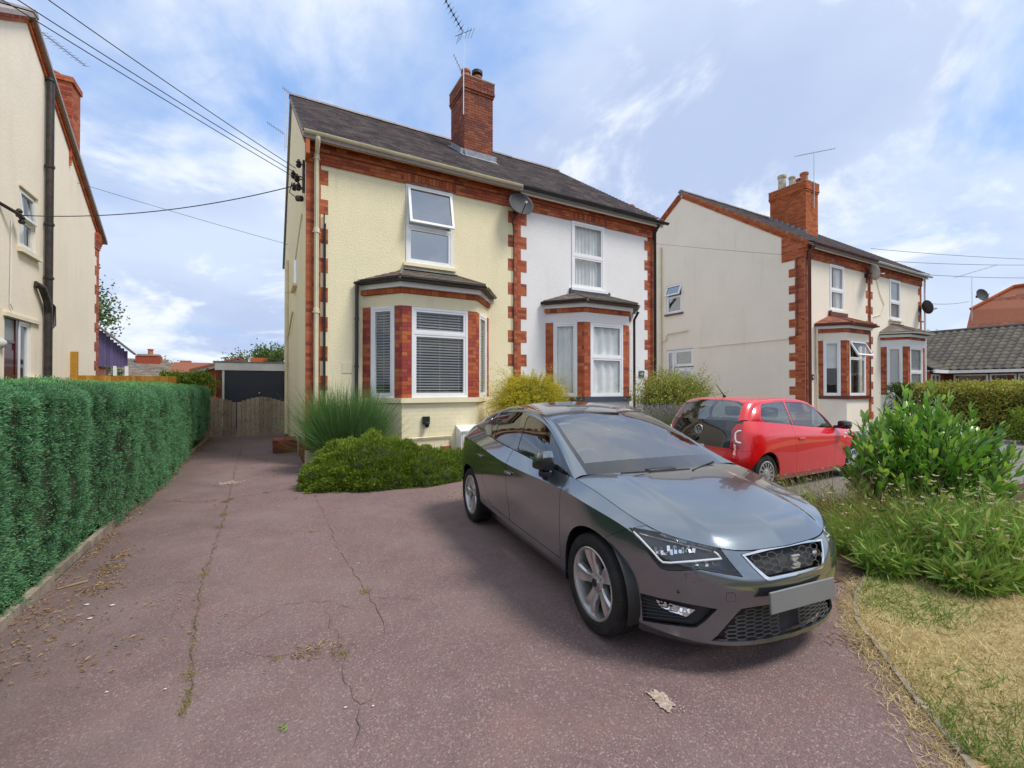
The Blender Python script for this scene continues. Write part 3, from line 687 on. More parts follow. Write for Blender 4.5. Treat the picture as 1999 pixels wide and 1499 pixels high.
    downpipe(yh, [(XA-.09, 15.9, 5.6), (XA-.09, 15.9, .1)], 'cream_plastic', .055, (4.6, 2.3), 'soil_pipe')
    MB().tube([(XA-.05, 15.8, 3.2), (XA-.05, 13.4, 3.6)], .025, 8).build('waste_pipe', MATS['cream_plastic'], yh)
    MB().bar((XA-.02, 10.6, 5.3), (XA-.10, 11.4, 4.5), .03, .03).build('cable_strut', MATS['cream_plastic'], yh)
    MB().box((XA-.02, 12.5, 4.2), (XA+.01, 13.5, 5.0)).build('side_window', MATS['pvc'], yh)
    MB().box((XA-.10, 12.45, 4.12), (XA+.01, 13.55, 4.18)).build('side_ledge', MATS['yellow_paint'], yh)
    brickside = Pieces('plinth_brick', MATS['old_brick'], yh); brick_rect(brickside, np.array([XA, 0, 0.]), EY, -EX, YF, YF+1.8, .0, .45, .075, .225, .004); brickside.done()
    # things on the front wall
    MB().box((1.42, YF-.012, 1.86), (1.62, YF+.0, 2.08)).build('vent_cover', MATS['cream_plastic'], yh)
    t = thing('flood_light', 'small black sensor light on the pale yellow wall below the bay window', 'light', (2.98, YF-.73, .83))
    MB().box((2.91, YF-.76, .79), (3.06, YF-.706, .95)).build('back_plate', MATS['black_plastic'], t)
    MB().lathe([(.0, -.10), (.035, -.09), (.05, -.05), (.05, .0), (.03, .02), (0, .02)], 14, Matrix.Translation((2.985, YF-.80, .82))).build('sensor_eye', MATS['black_plastic'], t, sharp=40)
    # gas meter box, tilted face
    g = thing('meter_box', 'white gas meter box standing at the foot of the pale yellow bay', 'meter box', (3.9, YF-.9, 0))
    cab = MB(); x0, x1, y0, y1 = 3.66, 4.15, YF-1.02, YF-.71
    cab.add([(x0, y0, .12), (x1, y0, .12), (x1, y0, .62), (x0, y0, .62), (x0, y1, .12), (x1, y1, .12), (x1, y1, .74), (x0, y1, .74)], [(0, 1, 2, 3), (3, 2, 6, 7), (0, 3, 7, 4), (1, 5, 6, 2), (4, 7, 6, 5), (0, 4, 5, 1)])
    cab.build('cabinet', MATS['pvc'], g); MB().box((x0+.03, y0-.012, .15), (x1-.03, y0-.002, .60)).build('door', MATS['pvc'], g)
    MB().bar((x0+.01, y0-.03, .635), (x1-.01, y0-.03, .635), .03, .02).build('door_hinge', MATS['pvc_dirty'], g); MB().box((x0+.03, y0+.03, 0), (x1-.03, y1-.02, .13)).build('base_frame', MATS['pvc_dirty'], g)
    MB().tube([(2.6, YF-.735, .50), (3.55, YF-.735, .52), (3.55, YF-.735, .05)], .016, 8).tube([(2.6, YF-.735, .50), (1.95, YF-.16, .48)], .016, 8).build('gas_pipe', MATS['cream_plastic'], yh, sharp=60)
    MB().box((3.34, YF-.712, .12), (3.57, YF-.698, .30)).build('air_brick', MATS['red_brick'], yh)
    for i in range(3):
        for j in range(5): pass
    # number plaque on the white house
    q = thing('number_plaque', 'small dark house number plaque on the white wall beside its downpipe', 'plaque', (9.86, YF-.01, 1.98))
    MB().box((9.77, YF-.022, 1.86), (9.97, YF-.002, 2.06)).build('plate', MATS['blue_paint'], q)
    obj('lettering', text_mesh('49', .13, .002, MATS['pvc']), q, Matrix.Translation((9.87, YF-.026, 1.96)) @ Matrix.Rotation(R(90), 4, 'X'))
finish_main()
dish('satellite_dish', 'dark grey satellite dish fixed where the yellow and white houses meet', (5.55, YF-.03, 6.02), (-.10, -1, .30), (.66, .62), 'dish_grey', .34)
aerial('roof_aerial', 'tall television aerial with crossed elements on the yellow house chimney', (5.08, 12.1, 9.55), (5.08, 12.1, 11.95), (5.08, 12.1, 11.95), (4.42, 12.2, 12.95), 9, .14, 'soot_iron', True, True)
aerial('roof_aerial', 'small thin television aerial leaning behind the yellow house chimney pots', (5.75, 13.3, 10.7), (5.75, 13.3, 11.3), (5.75, 13.3, 11.3), (5.25, 13.3, 12.15), 9, .09)

# ------------------------------------------------------------------ the cream pair beyond the red car
RA, RP, RC, RY = 16.5, 21.08, 25.9, 8.7
ch = half_house('cream_house', 'cream rendered house with brown downpipe beyond the red car, its bay window light open', RA, RP, RY, 'L', 'cream_render', (18.12, 19.12, 4.40, 6.16), glass='window_glass', bayhole=(17.4, 19.9, 1.3, 3.3), side_holes=[(13.95, 14.85, 4.98, 6.30), (13.35, 14.85, .1, 3.30)])
sh = half_house('shuttered_house', 'cream house with slatted white shutters, joined to the cream house and beside the bungalow', RP, RC, RY, 'R', 'cream_render', (22.80, 23.80, 4.42, 6.16), bayhole=(22.3, 24.5, 1.3, 3.3))
def finish_right():
    o = np.array([0., RY, 0.]); s = np.array([RA, 0., 0.])
    P = Pieces('brick', MATS['red_brick'], ch); c = MB()
    quoin(P, c, o, EX, -EY, RA+.004, RA+.24, None, None, .2, 6.10)
    quoin(P, c, s, EY, -EX, RY+.004, RY+.34, None, RY+.55, .1, 6.10)
    brick_rect(P, s, EY, -EX, RY+.0, RY+.80, 6.10, 6.40, .075, .225, .02); c.box((RA-.012, RY, 6.1), (RA+.02, RY+.8, 6.4))
    for k in range(8):
        z = 6.40+.075*k; y0 = RY-.02+max(0, (z+.16-6.6)/SLOPE); 
        if y0 < RY+.8: brick_rect(P, s, EY, -EX, y0, RY+.80, z, z+.075, .075, .225, .02); c.box((RA-.012, y0, z), (RA+.02, RY+.8, z+.075))
    quoin(P, c, o, EX, -EY, 20.95, RP, 20.80, None, .3, 6.10)
    eave_band(ch, P, c, RA, RP, RY, 18.12, 19.12); P.done(); c.build('brick_backing', MATS['red_mortar'], ch)
    P = Pieces('brick', MATS['red_brick'], sh); c = MB()
    quoin(P, c, o, EX, -EY, RP+.002, 21.2, None, 21.36, .3, 6.10); quoin(P, c, o, EX, -EY, 25.72, RC-.004, 25.55, None, .3, 6.10)
    eave_band(sh, P, c, RP, RC, RY, 22.80, 23.80); P.done(); c.build('brick_backing', MATS['red_mortar'], sh)
    V = Pieces('verge_brick', MATS['orange_brick'], ch); zt = lambda y: EAVE_Z-.17+(y-(RY-EAVE_D))*SLOPE
    up = np.array([0, -SLOPE, 1.]); up /= np.linalg.norm(up); up2 = np.array([0, SLOPE, 1.]); up2 /= np.linalg.norm(up2)
    verge(V, (RA, RY-.05, zt(RY-.05)-.13), (RA, RY+RIDGE_D, zt(RY+RIDGE_D)-.13), -EX, up, 3, .16, .08, .03)
    verge(V, (RA, RY+2*RIDGE_D+.05, zt(RY-.05)-.13), (RA, RY+RIDGE_D, zt(RY+RIDGE_D)-.13), -EX, up2, 3, .16, .08, .03); V.done()
    P = Pieces('bay_brick', MATS['red_brick'], ch); C = Pieces('course_brick', MATS['red_brick'], ch)
    bay(ch, 17.2, 20.0, RY, .66, .62, 'cream_paint', 'brown_plastic', P, C, 'brown_plastic', 'red_tile', None, None, zs=(1.16, 1.27, 3.22, 3.50, 3.64), open_front=R(28), split=2.62, top=(.9, .9), roofz=(3.82, 4.2)); P.done(); C.done()
    P = Pieces('bay_brick', MATS['red_brick'], sh); C = Pieces('course_brick', MATS['red_brick'], sh)
    bay(sh, 22.0, 24.8, RY, .66, .62, 'white_paint_wall', 'white_paint_wall', P, C, 'pvc', 'brown_slate', 'shutter', None, zs=(1.16, 1.27, 3.22, 3.50, 3.60), split=2.2, top=(.9, .9), roofz=(3.80, 4.2)); P.done(); C.done()
    MB().box((RA+.1, RY-.215, 6.40), (RP, RY-.185, 6.56)).build('fascia', MATS['pvc'], ch); MB().box((RP+.002, RY-.215, 6.40), (RC+.12, RY-.185, 6.56)).build('fascia', MATS['pvc'], sh)
    gutter(ch, (RA-.08, RY-.30, 6.56), (RP-.05, RY-.30, 6.54), 'brown_plastic', .065); gutter(sh, (RP-.03, RY-.30, 6.53), (RC+.2, RY-.30, 6.51), 'pvc', .06)
    downpipe(ch, [(RA+.10, RY-.28, 6.48), (RA+.10, RY-.10, 6.25), (RA+.10, RY-.10, .05)], 'brown_plastic', .05)
    downpipe(sh, [(RC+.06, RY-.10, 6.45), (RC+.06, RY-.10, .05)], 'pvc', .04)
    downpipe(ch, [(17.12, RY-.06, 3.65), (17.12, RY-.06, .1)], 'cream_plastic', .036)
    MB().box((18.02, RY-.09, 4.20), (19.22, RY+.01, 4.36)).build('red_ledge', MATS['brown_plastic'], ch)
    blind(sh, o, EX, -EY, 22.87, 23.73, 4.5, 6.05, .07, 58, .08, 'pvc', .07)
    curtain(ch, o, EX, -EY, 18.65, 19.1, 4.45, 6.1, .1, 4)
    # side wall: window, door, pipes, conduit
    window(ch, s, EY, -EX, 13.96, 14.84, 4.99, 6.29, 5.75, R(22), 0, .06, 'dark_glass', .08)
    MB().box((RA-.08, 13.88, 4.90), (RA+.01, 14.92, 4.97)).build('red_ledge', MATS['brown_plastic'], ch)
    window(ch, s, EY, -EX, 14.42, 14.84, .12, 3.28, None, 0, 0, .06, 'dark_glass', .08)
    d = MB().mbox(M4((RA+.07, 13.88, 1.30), EY, EX, EZ, (1.02, .05, 2.35))).build('door', MATS['pvc'], ch)
    window(ch, s, EY, -EX, 13.36, 14.40, 2.52, 3.28, None, 0, 0, .07, 'dark_glass', .08)
    poly = [(13.55, 1.85), (14.2, 1.85), (14.2, 2.15)]+[(13.875+.325*math.cos(a), 2.15+.17*math.sin(a)) for a in np.linspace(0, math.pi, 9)][1:-1]+[(13.55, 2.15)]
    MB().prism(poly, EY, EZ, -EX, (RA+.042, 0, 0), .006).build('door_pane', MATS['dark_glass'], d)
    MB().tube([(RA-.05, 8.95, 6.15), (RA-.05, 8.95, 3.42), (RA-.05, 9.05, 3.33), (RA-.05, 9.25, 3.325)], .015, 6).build('conduit', MATS['brown_plastic'], ch); MB().tube([(RA-.05, 9.25, 3.325), (RA-.04, 13.1, 3.31)], .017, 6).build('conduit', MATS['cream_paint'], ch)
    downpipe(ch, [(RA-.09, 15.15, 8.2), (RA-.09, 15.15, .1)], 'cream_plastic', .06, (5.5, 3.9), 'soil_pipe')
    MB().tube([(RA-.07, 15.15, 3.75), (RA-.07, 14.8, 3.8), (RA-.07, 14.75, 4.05), (RA-.07, 13.6, 4.1)], .03, 8).build('waste_pipe', MATS['cream_plastic'], ch, sharp=60)
    pq = np.array([17.2, RY, 0.]); eu_ = np.array([.62, -.66, 0.]); eu_ /= np.linalg.norm(eu_); en_ = np.array([eu_[1], -eu_[0], 0.]); MB().mbox(M4(pq+eu_*.46-en_*.10+EZ*2.72, eu_, EZ, en_, (.40, .95, .01))).build('roller_blind', MATS['blind_white'], ch)
    # chimneys
    P = Pieces('chimney_brick', MATS['orange_brick'], ch); chimney(ch, 20.95, 21.95, 11.0, 12.6, 8.2, 10.75, 'red_brick', P); P.done()
    pot(ch, 21.25, 12.2, 10.77, .75, .17, 'buff_clay'); pot(ch, 21.35, 11.8, 10.77, .55, .13, 'buff_clay'); pot(ch, 21.6, 11.4, 10.77, .62, .16); pot(ch, 21.75, 11.7, 10.77, .5, .14)
    fl = MB(); zr = lambda y: EAVE_Z+(y-(RY-EAVE_D))*SLOPE
    for k in range(7):
        y = 10.95+k*.25; fl.box((20.90, y, zr(y)), (20.945, y+.22, zr(y)+.22))
    fl.build('flashing', MATS['lead'], ch)
    P = Pieces('rear_chimney_brick', MATS['red_brick'], ch); MB().box((17.0, 17.6, 6), (17.5, 18.1, 10.4)).build('rear_stack', MATS['red_mortar'], ch)
    brick_rect(P, np.array([17., 17.6, 0]), EX, -EY, 0, .5, 9, 10.45); brick_rect(P, np.array([17., 17.6, 0]), EY, -EX, 0, .5, 9, 10.45); P.done()
    pot(ch, 17.2, 17.85, 10.45, .9, .14)
    q = thing('oval_plaque', 'small round house plaque on the cream wall beside the brown downpipe', 'plaque', (16.93, RY-.02, 1.93))
    MB().lathe([(0, 0), (.10, 0), (.10, .02), (.075, .03), (0, .03)], 20, Matrix.Translation((16.93, RY-.004, 1.93)) @ Matrix.Rotation(R(90), 4, 'X')).build('plate', MATS['soot_iron'], q, sharp=40)
    MB().lathe([(.0, .031), (.05, .031), (.05, .036), (0, .036)], 16, Matrix.Translation((16.93, RY-.004, 1.93)) @ Matrix.Rotation(R(90), 4, 'X')).build('centre', MATS['dish_pale'], q)
    MB().tube([(RP-.03, RY-.04, 6.0), (RP-.03, RY-.04, 1.0)], .015, 6).build('cable', MATS['cable_black'], ch)
    MB().tube([(21.6, RY-.02, 6.05), (21.9, RY-.02, 5.4), (22.3, RY-.02, 4.95), (22.0, RY-.02, 4.55), (21.4, RY-.02, 4.4)], .012, 6).build('cable', MATS['cream_plastic'], sh)
finish_right()
dish('satellite_dish', 'pale worn satellite dish under the eaves of the cream house', (20.75, RY-.03, 5.98), (.75, -.6, .25), (.66, .62), 'dish_pale', .38)
dish('satellite_dish', 'grey satellite dish on the end corner of the shuttered house', (25.6, RY-.03, 5.05), (.75, -.6, .25), (.66, .62), 'dish_grey', .40)
aerial('roof_aerial', 'long horizontal television aerial above the cream house chimney', (21.5, 10.93, 9.6), (21.5, 10.93, 12.05), (20.6, 11.3, 11.85), (22.6, 10.6, 12.4), 16, .10)

# ------------------------------------------------------------------ house on the other side of the hedge
LX, LYN, LYR, LYE, LRZ, LEZ = -4.65, 8.7, 13.9, 19.0, 9.85, 6.45
def left_house():
    h = thing('hedge_side_house', 'tall peach rendered house rising behind the clipped conifer hedge', 'house', (LX-3, 14, 0))
    m = MB(); s = np.array([LX, 0., 0.])
    wall_holes(m, s, EY, EZ, EX, LYN, LYE, 0, LEZ, [(13.63, 14.42, 4.62, 5.92), (13.05, 14.25, .1, 3.02)], .14)
    m.add([(LX, LYN, LEZ), (LX, LYE, LEZ), (LX, LYR, LRZ-.1)], [(0, 1, 2)]); m.add([(LX, LYE, 0), (LX-9, LYE, 0), (LX-9, LYE, LEZ), (LX, LYE, LEZ)], [(0, 1, 2, 3)]); m.add([(LX, LYN, 0), (LX-9, LYN, 0), (LX-9, LYN, LEZ), (LX, LYN, LEZ)], [(0, 1, 2, 3)])
    m.build('wall', MATS['peach_render'], h); MB().box((LX-2.2, 9, 0), (LX-2.1, 18.8, 6.4)).build('room_wall', MATS['room_dark'], h)
    sl = (LRZ-LEZ)/(LYE-LYR); r = MB()
    for ye in (LYN-.3, LYE+.3):
        ze = LEZ-.3*sl; V = [(LX+.14, ye, ze), (LX-9, ye, ze), (LX-9, LYR, LRZ), (LX+.14, LYR, LRZ)]
        r.add(V+[(x, y, z+.10) for x, y, z in V], [(3, 2, 1, 0), (4, 5, 6, 7), (0, 1, 5, 4), (1, 2, 6, 5), (2, 3, 7, 6), (3, 0, 4, 7)])
    r.build('roof', MATS['slate'], h); ridge_tiles(h, (LX-9, LYR, LRZ+.10), (LX+.16, LYR, LRZ+.10), 'slate')
    V = Pieces('verge_brick', MATS['orange_brick'], h); up = np.array([0, sl, 1.]); up /= np.linalg.norm(up); up2 = np.array([0, -sl, 1.]); up2 /= np.linalg.norm(up2)
    z0 = LEZ-.18; verge(V, (LX, LYE+.12, z0-.12*sl), (LX, LYR, LRZ-.18), EX, up, 2, .12, .085, .04, .14); verge(V, (LX, LYN, z0), (LX, LYR, LRZ-.18), EX, up2, 2, .12, .085, .04, .14); V.done()
    P = Pieces('brick', MATS['red_brick'], h); c = MB(); quoin(P, c, s, EY, EX, LYE-.24, LYE-.004, LYE-.40, None, .3, 6.0)
    for k in range(6): z = 5.95+.08*k; brick_rect(P, s, EY, EX, LYE-.45, LYE+.02+.05*k, z, z+.08, .08, .225, .03+.008*k)
    c.box((LX-.02, LYE-.45, 5.95), (LX+.025, LYE+.01, 6.42)); P.done(); c.build('brick_backing', MATS['red_mortar'], h)
    P = Pieces('chimney_brick', MATS['red_brick'], h); MB().box((LX-.95, 16.42, 7.9), (LX+.035, 17.06, 9.95)).build('chimney_stack', MATS['red_mortar'], h)
    brick_rect(P, np.array([LX-.96, 16.41, 0]), EX, -EY, 0, 1.01, 7.6, 9.85); brick_rect(P, np.array([LX+.04, 16.41, 0]), EY, EX, 0, .66, 7.98, 9.85)
    brick_rect(P, np.array([LX-.96, 16.37, 0]), EX, -EY, -.04, 1.05, 9.85, 10.0); brick_rect(P, np.array([LX+.08, 16.41, 0]), EY, EX, -.04, .70, 9.85, 10.0); P.done()
    pot(h, LX-.4, 16.75, 9.95, .25, .11)
    window(h, s, EY, EX, 13.64, 14.41, 4.63, 5.91, 5.27, R(6), 0, .06, 'window_glass', .09, 'pvc_dirty'); MB().box((LX-.02, 13.55, 4.50), (LX+.09, 14.55, 4.60)).build('window_ledge', MATS['cream_plastic'], h)
    curtain(h, s, EY, EX, 13.66, 14.4, 4.64, 5.9, .2, 5); MB().box((LX, 13.6, 5.93), (LX+.03, 14.5, 5.98)).build('drip_ledge', MATS['cream_plastic'], h)
    MB().box((LX, 12.98, 3.03), (LX+.05, 14.6, 3.11)).build('door_hood', MATS['cream_plastic'], h)
    d = MB().box((LX-.12, 13.06, .1), (LX-.06, 13.66, 2.52)).build('door', MATS['brown_door'], h)
    for z0_, z1_ in ((.3, 1.1), (1.25, 2.35)): MB().box((LX-.062, 13.15, z0_), (LX-.045, 13.57, z1_)).build('door_panel', MATS['brown_door'], d)
    MB().box((LX-.09, 13.60, 1.0), (LX-.02, 13.63, 1.12)).build('door_handle', MATS['steel'], d)
    MB().box((LX-.10, 13.06, 2.55), (LX-.06, 13.62, 3.0)).build('fanlight', MATS['frosted'], h); MB().box((LX-.13, 13.62, .1), (LX-.03, 13.72, 3.02)).box((LX-.13, 13.06, 2.50), (LX-.04, 13.62, 2.56)).build('door_frame', MATS['brown_door'], h)
    window(h, s, EY, EX, 13.73, 14.24, 1.0, 3.01, None, 0, 0, .055, 'window_glass', .09); curtain(h, s, EY, EX, 13.75, 14.2, 1.0, 2.9, .2, 4)
    MB().box((LX-.14, 13.73, .0), (LX+.04, 14.6, .98)).build('apron', MATS['peach_render'], h); MB().box((LX, 14.0, 1.72), (LX+.06, 14.7, 1.8)).build('lower_ledge', MATS['cream_plastic'], h)
    p = (LX+.10, 14.86); downpipe(h, [(*p, 9.05), (*p, .0)], 'soot_iron', .075, (9.0, 6.9, 5.5, 4.2), 'soil_pipe')
    MB().tube([(LX+.02, 14.35, 3.95), (LX+.10, 14.5, 3.90), (LX+.11, 14.78, 3.6), (LX+.10, 14.86, 3.35)], .075, 12).build('branch_pipe', MATS['soot_iron'], h, sharp=60); MB().tube([(LX+.11, 14.9, 3.62), (LX+.12, 15.12, 3.55), (LX+.12, 15.14, 3.1), (LX+.11, 14.95, 2.98)], .035, 10).build('waste_pipe', MATS['soot_iron'], h, sharp=60)
    MB().lathe([(0, 0), (.09, 0), (.10, .04), (.06, .09), (0, .1)], 16, Matrix.Translation((LX, 12.86, 2.45)) @ Matrix.Rotation(R(90), 4, 'Y')).build('wall_lamp', MATS['dish_pale'], h, sharp=50)
    MB().tube([(LX+.03, 13.22, 5.1), (LX+.03, 13.2, 3.3), (LX+.03, 13.3, 3.2)], .012, 6).build('conduit', MATS['pvc_dirty'], h)
left_house()
aerial('roof_aerial', 'television aerial with a long boom on the roof of the peach house', (LX-.1, 14.6, 9.3), (LX-.1, 14.6, 10.15), (LX-.1, 14.62, 10.05), (LX+.35, 16.3, 10.35), 12, .12)

# ------------------------------------------------------------------ ground
def tarmac(name, base, cols, worn, amt=.5, sc=105., reddish=None, dirt=None):
    n = NT(name); p = n.pos()
    v = n.N.new('ShaderNodeTexVoronoi'); v.inputs['Scale'].default_value = sc; n.L.new(p, v.inputs['Vector'])
    sp = n.N.new('ShaderNodeSeparateColor'); n.L.new(v.outputs['Color'], sp.inputs[0])
    st = n.ramp(sp.outputs[0], [(i/len(cols), c) for i, c in enumerate(cols)], True)
    c = n.mix(n.rng(sp.outputs[1], .25, .75, .25, .8), base, st)
    big = n.noise(.75, 6, .6, p, .4); c = n.mix(n.rng(big, .40, .70, 0, amt), c, worn)
    mid = n.noise(3.1, 6, .65, p); c = n.mix(n.rng(mid, .38, .78, 0, .30), c, tuple(x*.6 for x in base))
    if reddish: c = n.mix(n.rng(n.noise(1.3, 5, .6, n.scaled(p, (1, 1.4, 1)), .6), .50, .75, 0, .32), c, reddish)
    if dirt: sx = n.N.new('ShaderNodeSeparateXYZ'); n.L.new(p, sx.inputs[0]); g_ = n.math('ADD', n.math('MULTIPLY', sx.outputs[0], .55), n.math('MULTIPLY', n.noise(1.1, 6, .65, p), -1.9)); c = n.mix(n.rng(g_, -2.1, -1.05, .75, 0.), c, dirt)
    fine = n.noise(330., 2, .5, p)
    h = n.math('ADD', n.math('MULTIPLY', v.outputs['Distance'], -1.), n.math('MULTIPLY', fine, .35))
    n.bump(h, .004, .8); return n.fin(c, .88, 0, .25)
tarmac('red_tarmac', (0.166, 0.110, 0.105), [(0.180, 0.121, 0.113), (0.233, 0.138, 0.125), (0.148, 0.109, 0.108), (0.260, 0.174, 0.159), (0.202, 0.156, 0.148), (0.323, 0.254, 0.229), (0.148, 0.089, 0.084), (0.202, 0.127, 0.117)], (0.247, 0.188, 0.172), .55, 120., (0.256, 0.133, 0.115), (0.113, 0.087, 0.077))
tarmac('grey_tarmac', (.17, .155, .15), [(.19, .175, .17), (.22, .20, .19), (.15, .14, .14), (.27, .25, .235)], (.26, .235, .22), .5)
def soil(name, a, b, sc=3.):
    n = NT(name); p = n.pos(); f = n.noise(sc, 7, .65, p); g = n.noise(60., 5, .7, p)
    c = n.mix(n.rng(f, .3, .7), a, b); c = n.mix(n.rng(g, .3, .7, 0, .6), c, tuple(x*.5 for x in a)); n.bump(g, .02); return n.fin(c, .95, 0, .1)
soil('dry_turf', (.56, .43, .21), (.46, .38, .17), 1.7); soil('earth', (.13, .09, .06), (.09, .06, .04)); soil('rough_ground', (.10, .11, .05), (.15, .12, .08), .4)
def sheet(name, pts, z, mat, **k):
    bm = bmesh.new(); vs = [bm.verts.new((p[0], p[1], z)) for p in pts]; f = bm.faces.new(vs)
    if f.normal.z < 0: f.normal_flip()
    bmesh.ops.triangulate(bm, faces=bm.faces); bmesh.ops.recalc_face_normals(bm, faces=bm.faces)
    return bmobj(name, bm, MATS[mat], **k)
sheet('ground', [(-600, -600), (600, -600), (600, 900), (-600, 900)], -.014, 'rough_ground', kind='structure')
EDGE = [onZ(*p)[:2] for p in ((1690, 1128), (1668, 1165), (1672, 1205), (1700, 1245), (1742, 1302), (1800, 1380), (1875, 1475), (1960, 1590), (2090, 1790), (2300, 2150))]
BORD_L = [(4.05, 5.4), (3.95, 4.6), (3.9, 3.6), (3.95, 2.6), (3.62, 1.98)]
drive = sheet('driveway', [(-1.46, -4), (-1.46, 22), (2.0, 22), (2.0, 20), (.72, 20), (.72, 8.55), (1.1, 7.05), (2.2, 6.75), (3.1, 7.0), (3.6, 6.6)]+BORD_L+[tuple(p) for p in EDGE]+[(2.2, -4)], -.004, 'red_tarmac', kind='structure')
sheet('neighbour_driveway', [(4.5, 9.0), (4.3, 6.0), (5.2, 4.6), (6.0, 3.9), (8.2, 2.6), (12.5, 2.2), (19.6, 1.6), (19.6, 8.0), (16.4, 8.6), (16.4, 22), (10.5, 22), (10.5, 9.0)], -.006, 'grey_tarmac', kind='structure')
sheet('front_bed', [(.72, 9.85), (10.5, 9.85), (10.5, 8.6), (4.5, 8.2), (3.6, 6.6), (3.1, 7.0), (2.2, 6.75), (1.1, 7.05), (.74, 8.5)], -.009, 'earth', kind='structure')
sheet('lawn', [tuple(p) for p in EDGE]+[(8, -4), (16, -1), (16, 1.2), (9, 2.0), (6.3, 1.35), (4.9, 1.55)], .006, 'dry_turf', kind='structure')
sheet('flower_bed', BORD_L+[tuple(EDGE[0]), (4.9, 1.55), (6.3, 1.35), (9, 2.0), (16, 1.2), (16, 1.9), (12.5, 2.2), (8.2, 2.6), (6.0, 3.9), (5.2, 4.6), (4.3, 6.0)], .001, 'earth', kind='structure')
def strip(pts, w, z, jit=.4, seed=0):
    r = np.random.default_rng(seed); P = np.array(pts, float)[:, :2]; Q = [P[0]]
    for a, b in zip(P, P[1:]):
        k = max(1, int(np.linalg.norm(b-a)/.07))
        for i in range(1, k+1): Q.append(a+(b-a)*i/k+(r.normal(0, .012, 2) if i < k else 0))
    Q = np.array(Q); t = np.gradient(Q, axis=0); t /= np.linalg.norm(t, axis=1)[:, None]+1e-9; nn = np.stack([-t[:, 1], t[:, 0]], 1)
    ww = w*(1-jit+2*jit*r.random(len(Q)))[:, None]; ww[0] = ww[-1] = w*.1; g = [[(*(q+n*k), z), (*(q-n*k), z)] for q, n, k in zip(Q, nn, ww)]
    return loft(g)
simple('crack_dark', (.11, .082, .068), .95, var=.4, vs=30, pos=True); simple('crack_rust', (.20, .115, .09), .95, var=.4, vs=30, pos=True)
CR_ = {'a': [(475, 862), (462, 905), (448, 968), (430, 1035), (412, 1090), (400, 1120), (388, 1170), (378, 1240), (374, 1320), (366, 1370), (352, 1400)],
       'b': [(612, 960), (640, 1020), (662, 1070), (690, 1115), (712, 1150), (735, 1180), (750, 1215), (752, 1235)],
       'c': [(280, 976), (340, 978), (400, 980), (455, 972), (520, 962), (585, 951)], 'd': [(230, 1148), (290, 1142), (345, 1136), (388, 1137)],
       'e': [(440, 1050), (500, 1046), (560, 1042), (640, 1034)], 'f': [(420, 1250), (470, 1225), (520, 1195), (560, 1178), (645, 1172), (700, 1190)],
       'g': [(645, 1172), (642, 1225), (662, 1232), (660, 1260), (675, 1285), (672, 1330), (690, 1362), (706, 1374), (735, 1360), (752, 1335)],
       'h': [(450, 1265), (520, 1280), (600, 1275), (660, 1262), (705, 1252)], 'i': [(705, 1374), (704, 1420), (690, 1460)], 'j': [(730, 1165), (790, 1168), (830, 1172)], 'k': [(300, 1045), (350, 1030), (400, 1024)]}
for i, (k, pts) in enumerate(CR_.items()):
    V, F = strip([onZ(*p) for p in pts], .0022 if k in 'abc' else .0017, .0035, .8, i); obj('crack', newmesh('crack', V, F, MATS['crack_rust' if k in 'bfghe' else 'crack_dark']), drive)
def blot(name, px, z, mat, parent, seed, rough=.3, n=26):
    P = np.array([onZ(*p)[:2] for p in px]); c = P.mean(0); r = np.random.default_rng(seed); out = []
    for i in range(n):
        t = i/n*len(P); a = P[int(t) % len(P)]; b = P[(int(t)+1) % len(P)]; q = a+(b-a)*(t-int(t)); out.append(c+(q-c)*(1-rough*r.random()))
    return sheet(name, out, z, mat, parent=parent)
simple('worn_stone', (.42, .33, .265), .95, var=.35, vs=45, bump=.006, bs=150, pos=True)
simple('oil_stain', (.060, .048, .046), .9, var=.4, vs=20, bump=.004, bs=150, pos=True)
blot('worn_patch', [(1258, 1350), (1275, 1345), (1300, 1352), (1322, 1378), (1318, 1390), (1300, 1394), (1282, 1378)], .0036, 'worn_stone', drive, 2, .35, 44)
if 0: blot('worn_patch', [(425, 944), (450, 938), (470, 938), (465, 946), (440, 950)], .0042, 'worn_stone', drive, 3)

def fragments(px, spread, n, seed, size=.012):
    r = np.random.default_rng(seed); c = onZ(*px); V = []; F = []
    for i in range(n):
        p = c[:2]+r.normal(size=2)@np.array(spread); k = 6; s_ = size*(.3+1.1*r.random()); a0 = r.random()*6; b = len(V)
        V += [(p[0]+s_*(.6+.5*r.random())*math.cos(a0+q*1.047), p[1]+s_*(.6+.5*r.random())*math.sin(a0+q*1.047), .0042+.0002*(i % 9)) for q in range(k)]; F.append(tuple(range(b, b+k)))
    return obj('worn_patch', newmesh('worn_patch', V, F, MATS['worn_stone']), drive, None, kind='stuff')
fragments((1292, 1372), [[.045, -.02], [-.02, .06]], 60, 2, .004); fragments((448, 943), [[.10, 0], [0, .08]], 320, 3, .014)

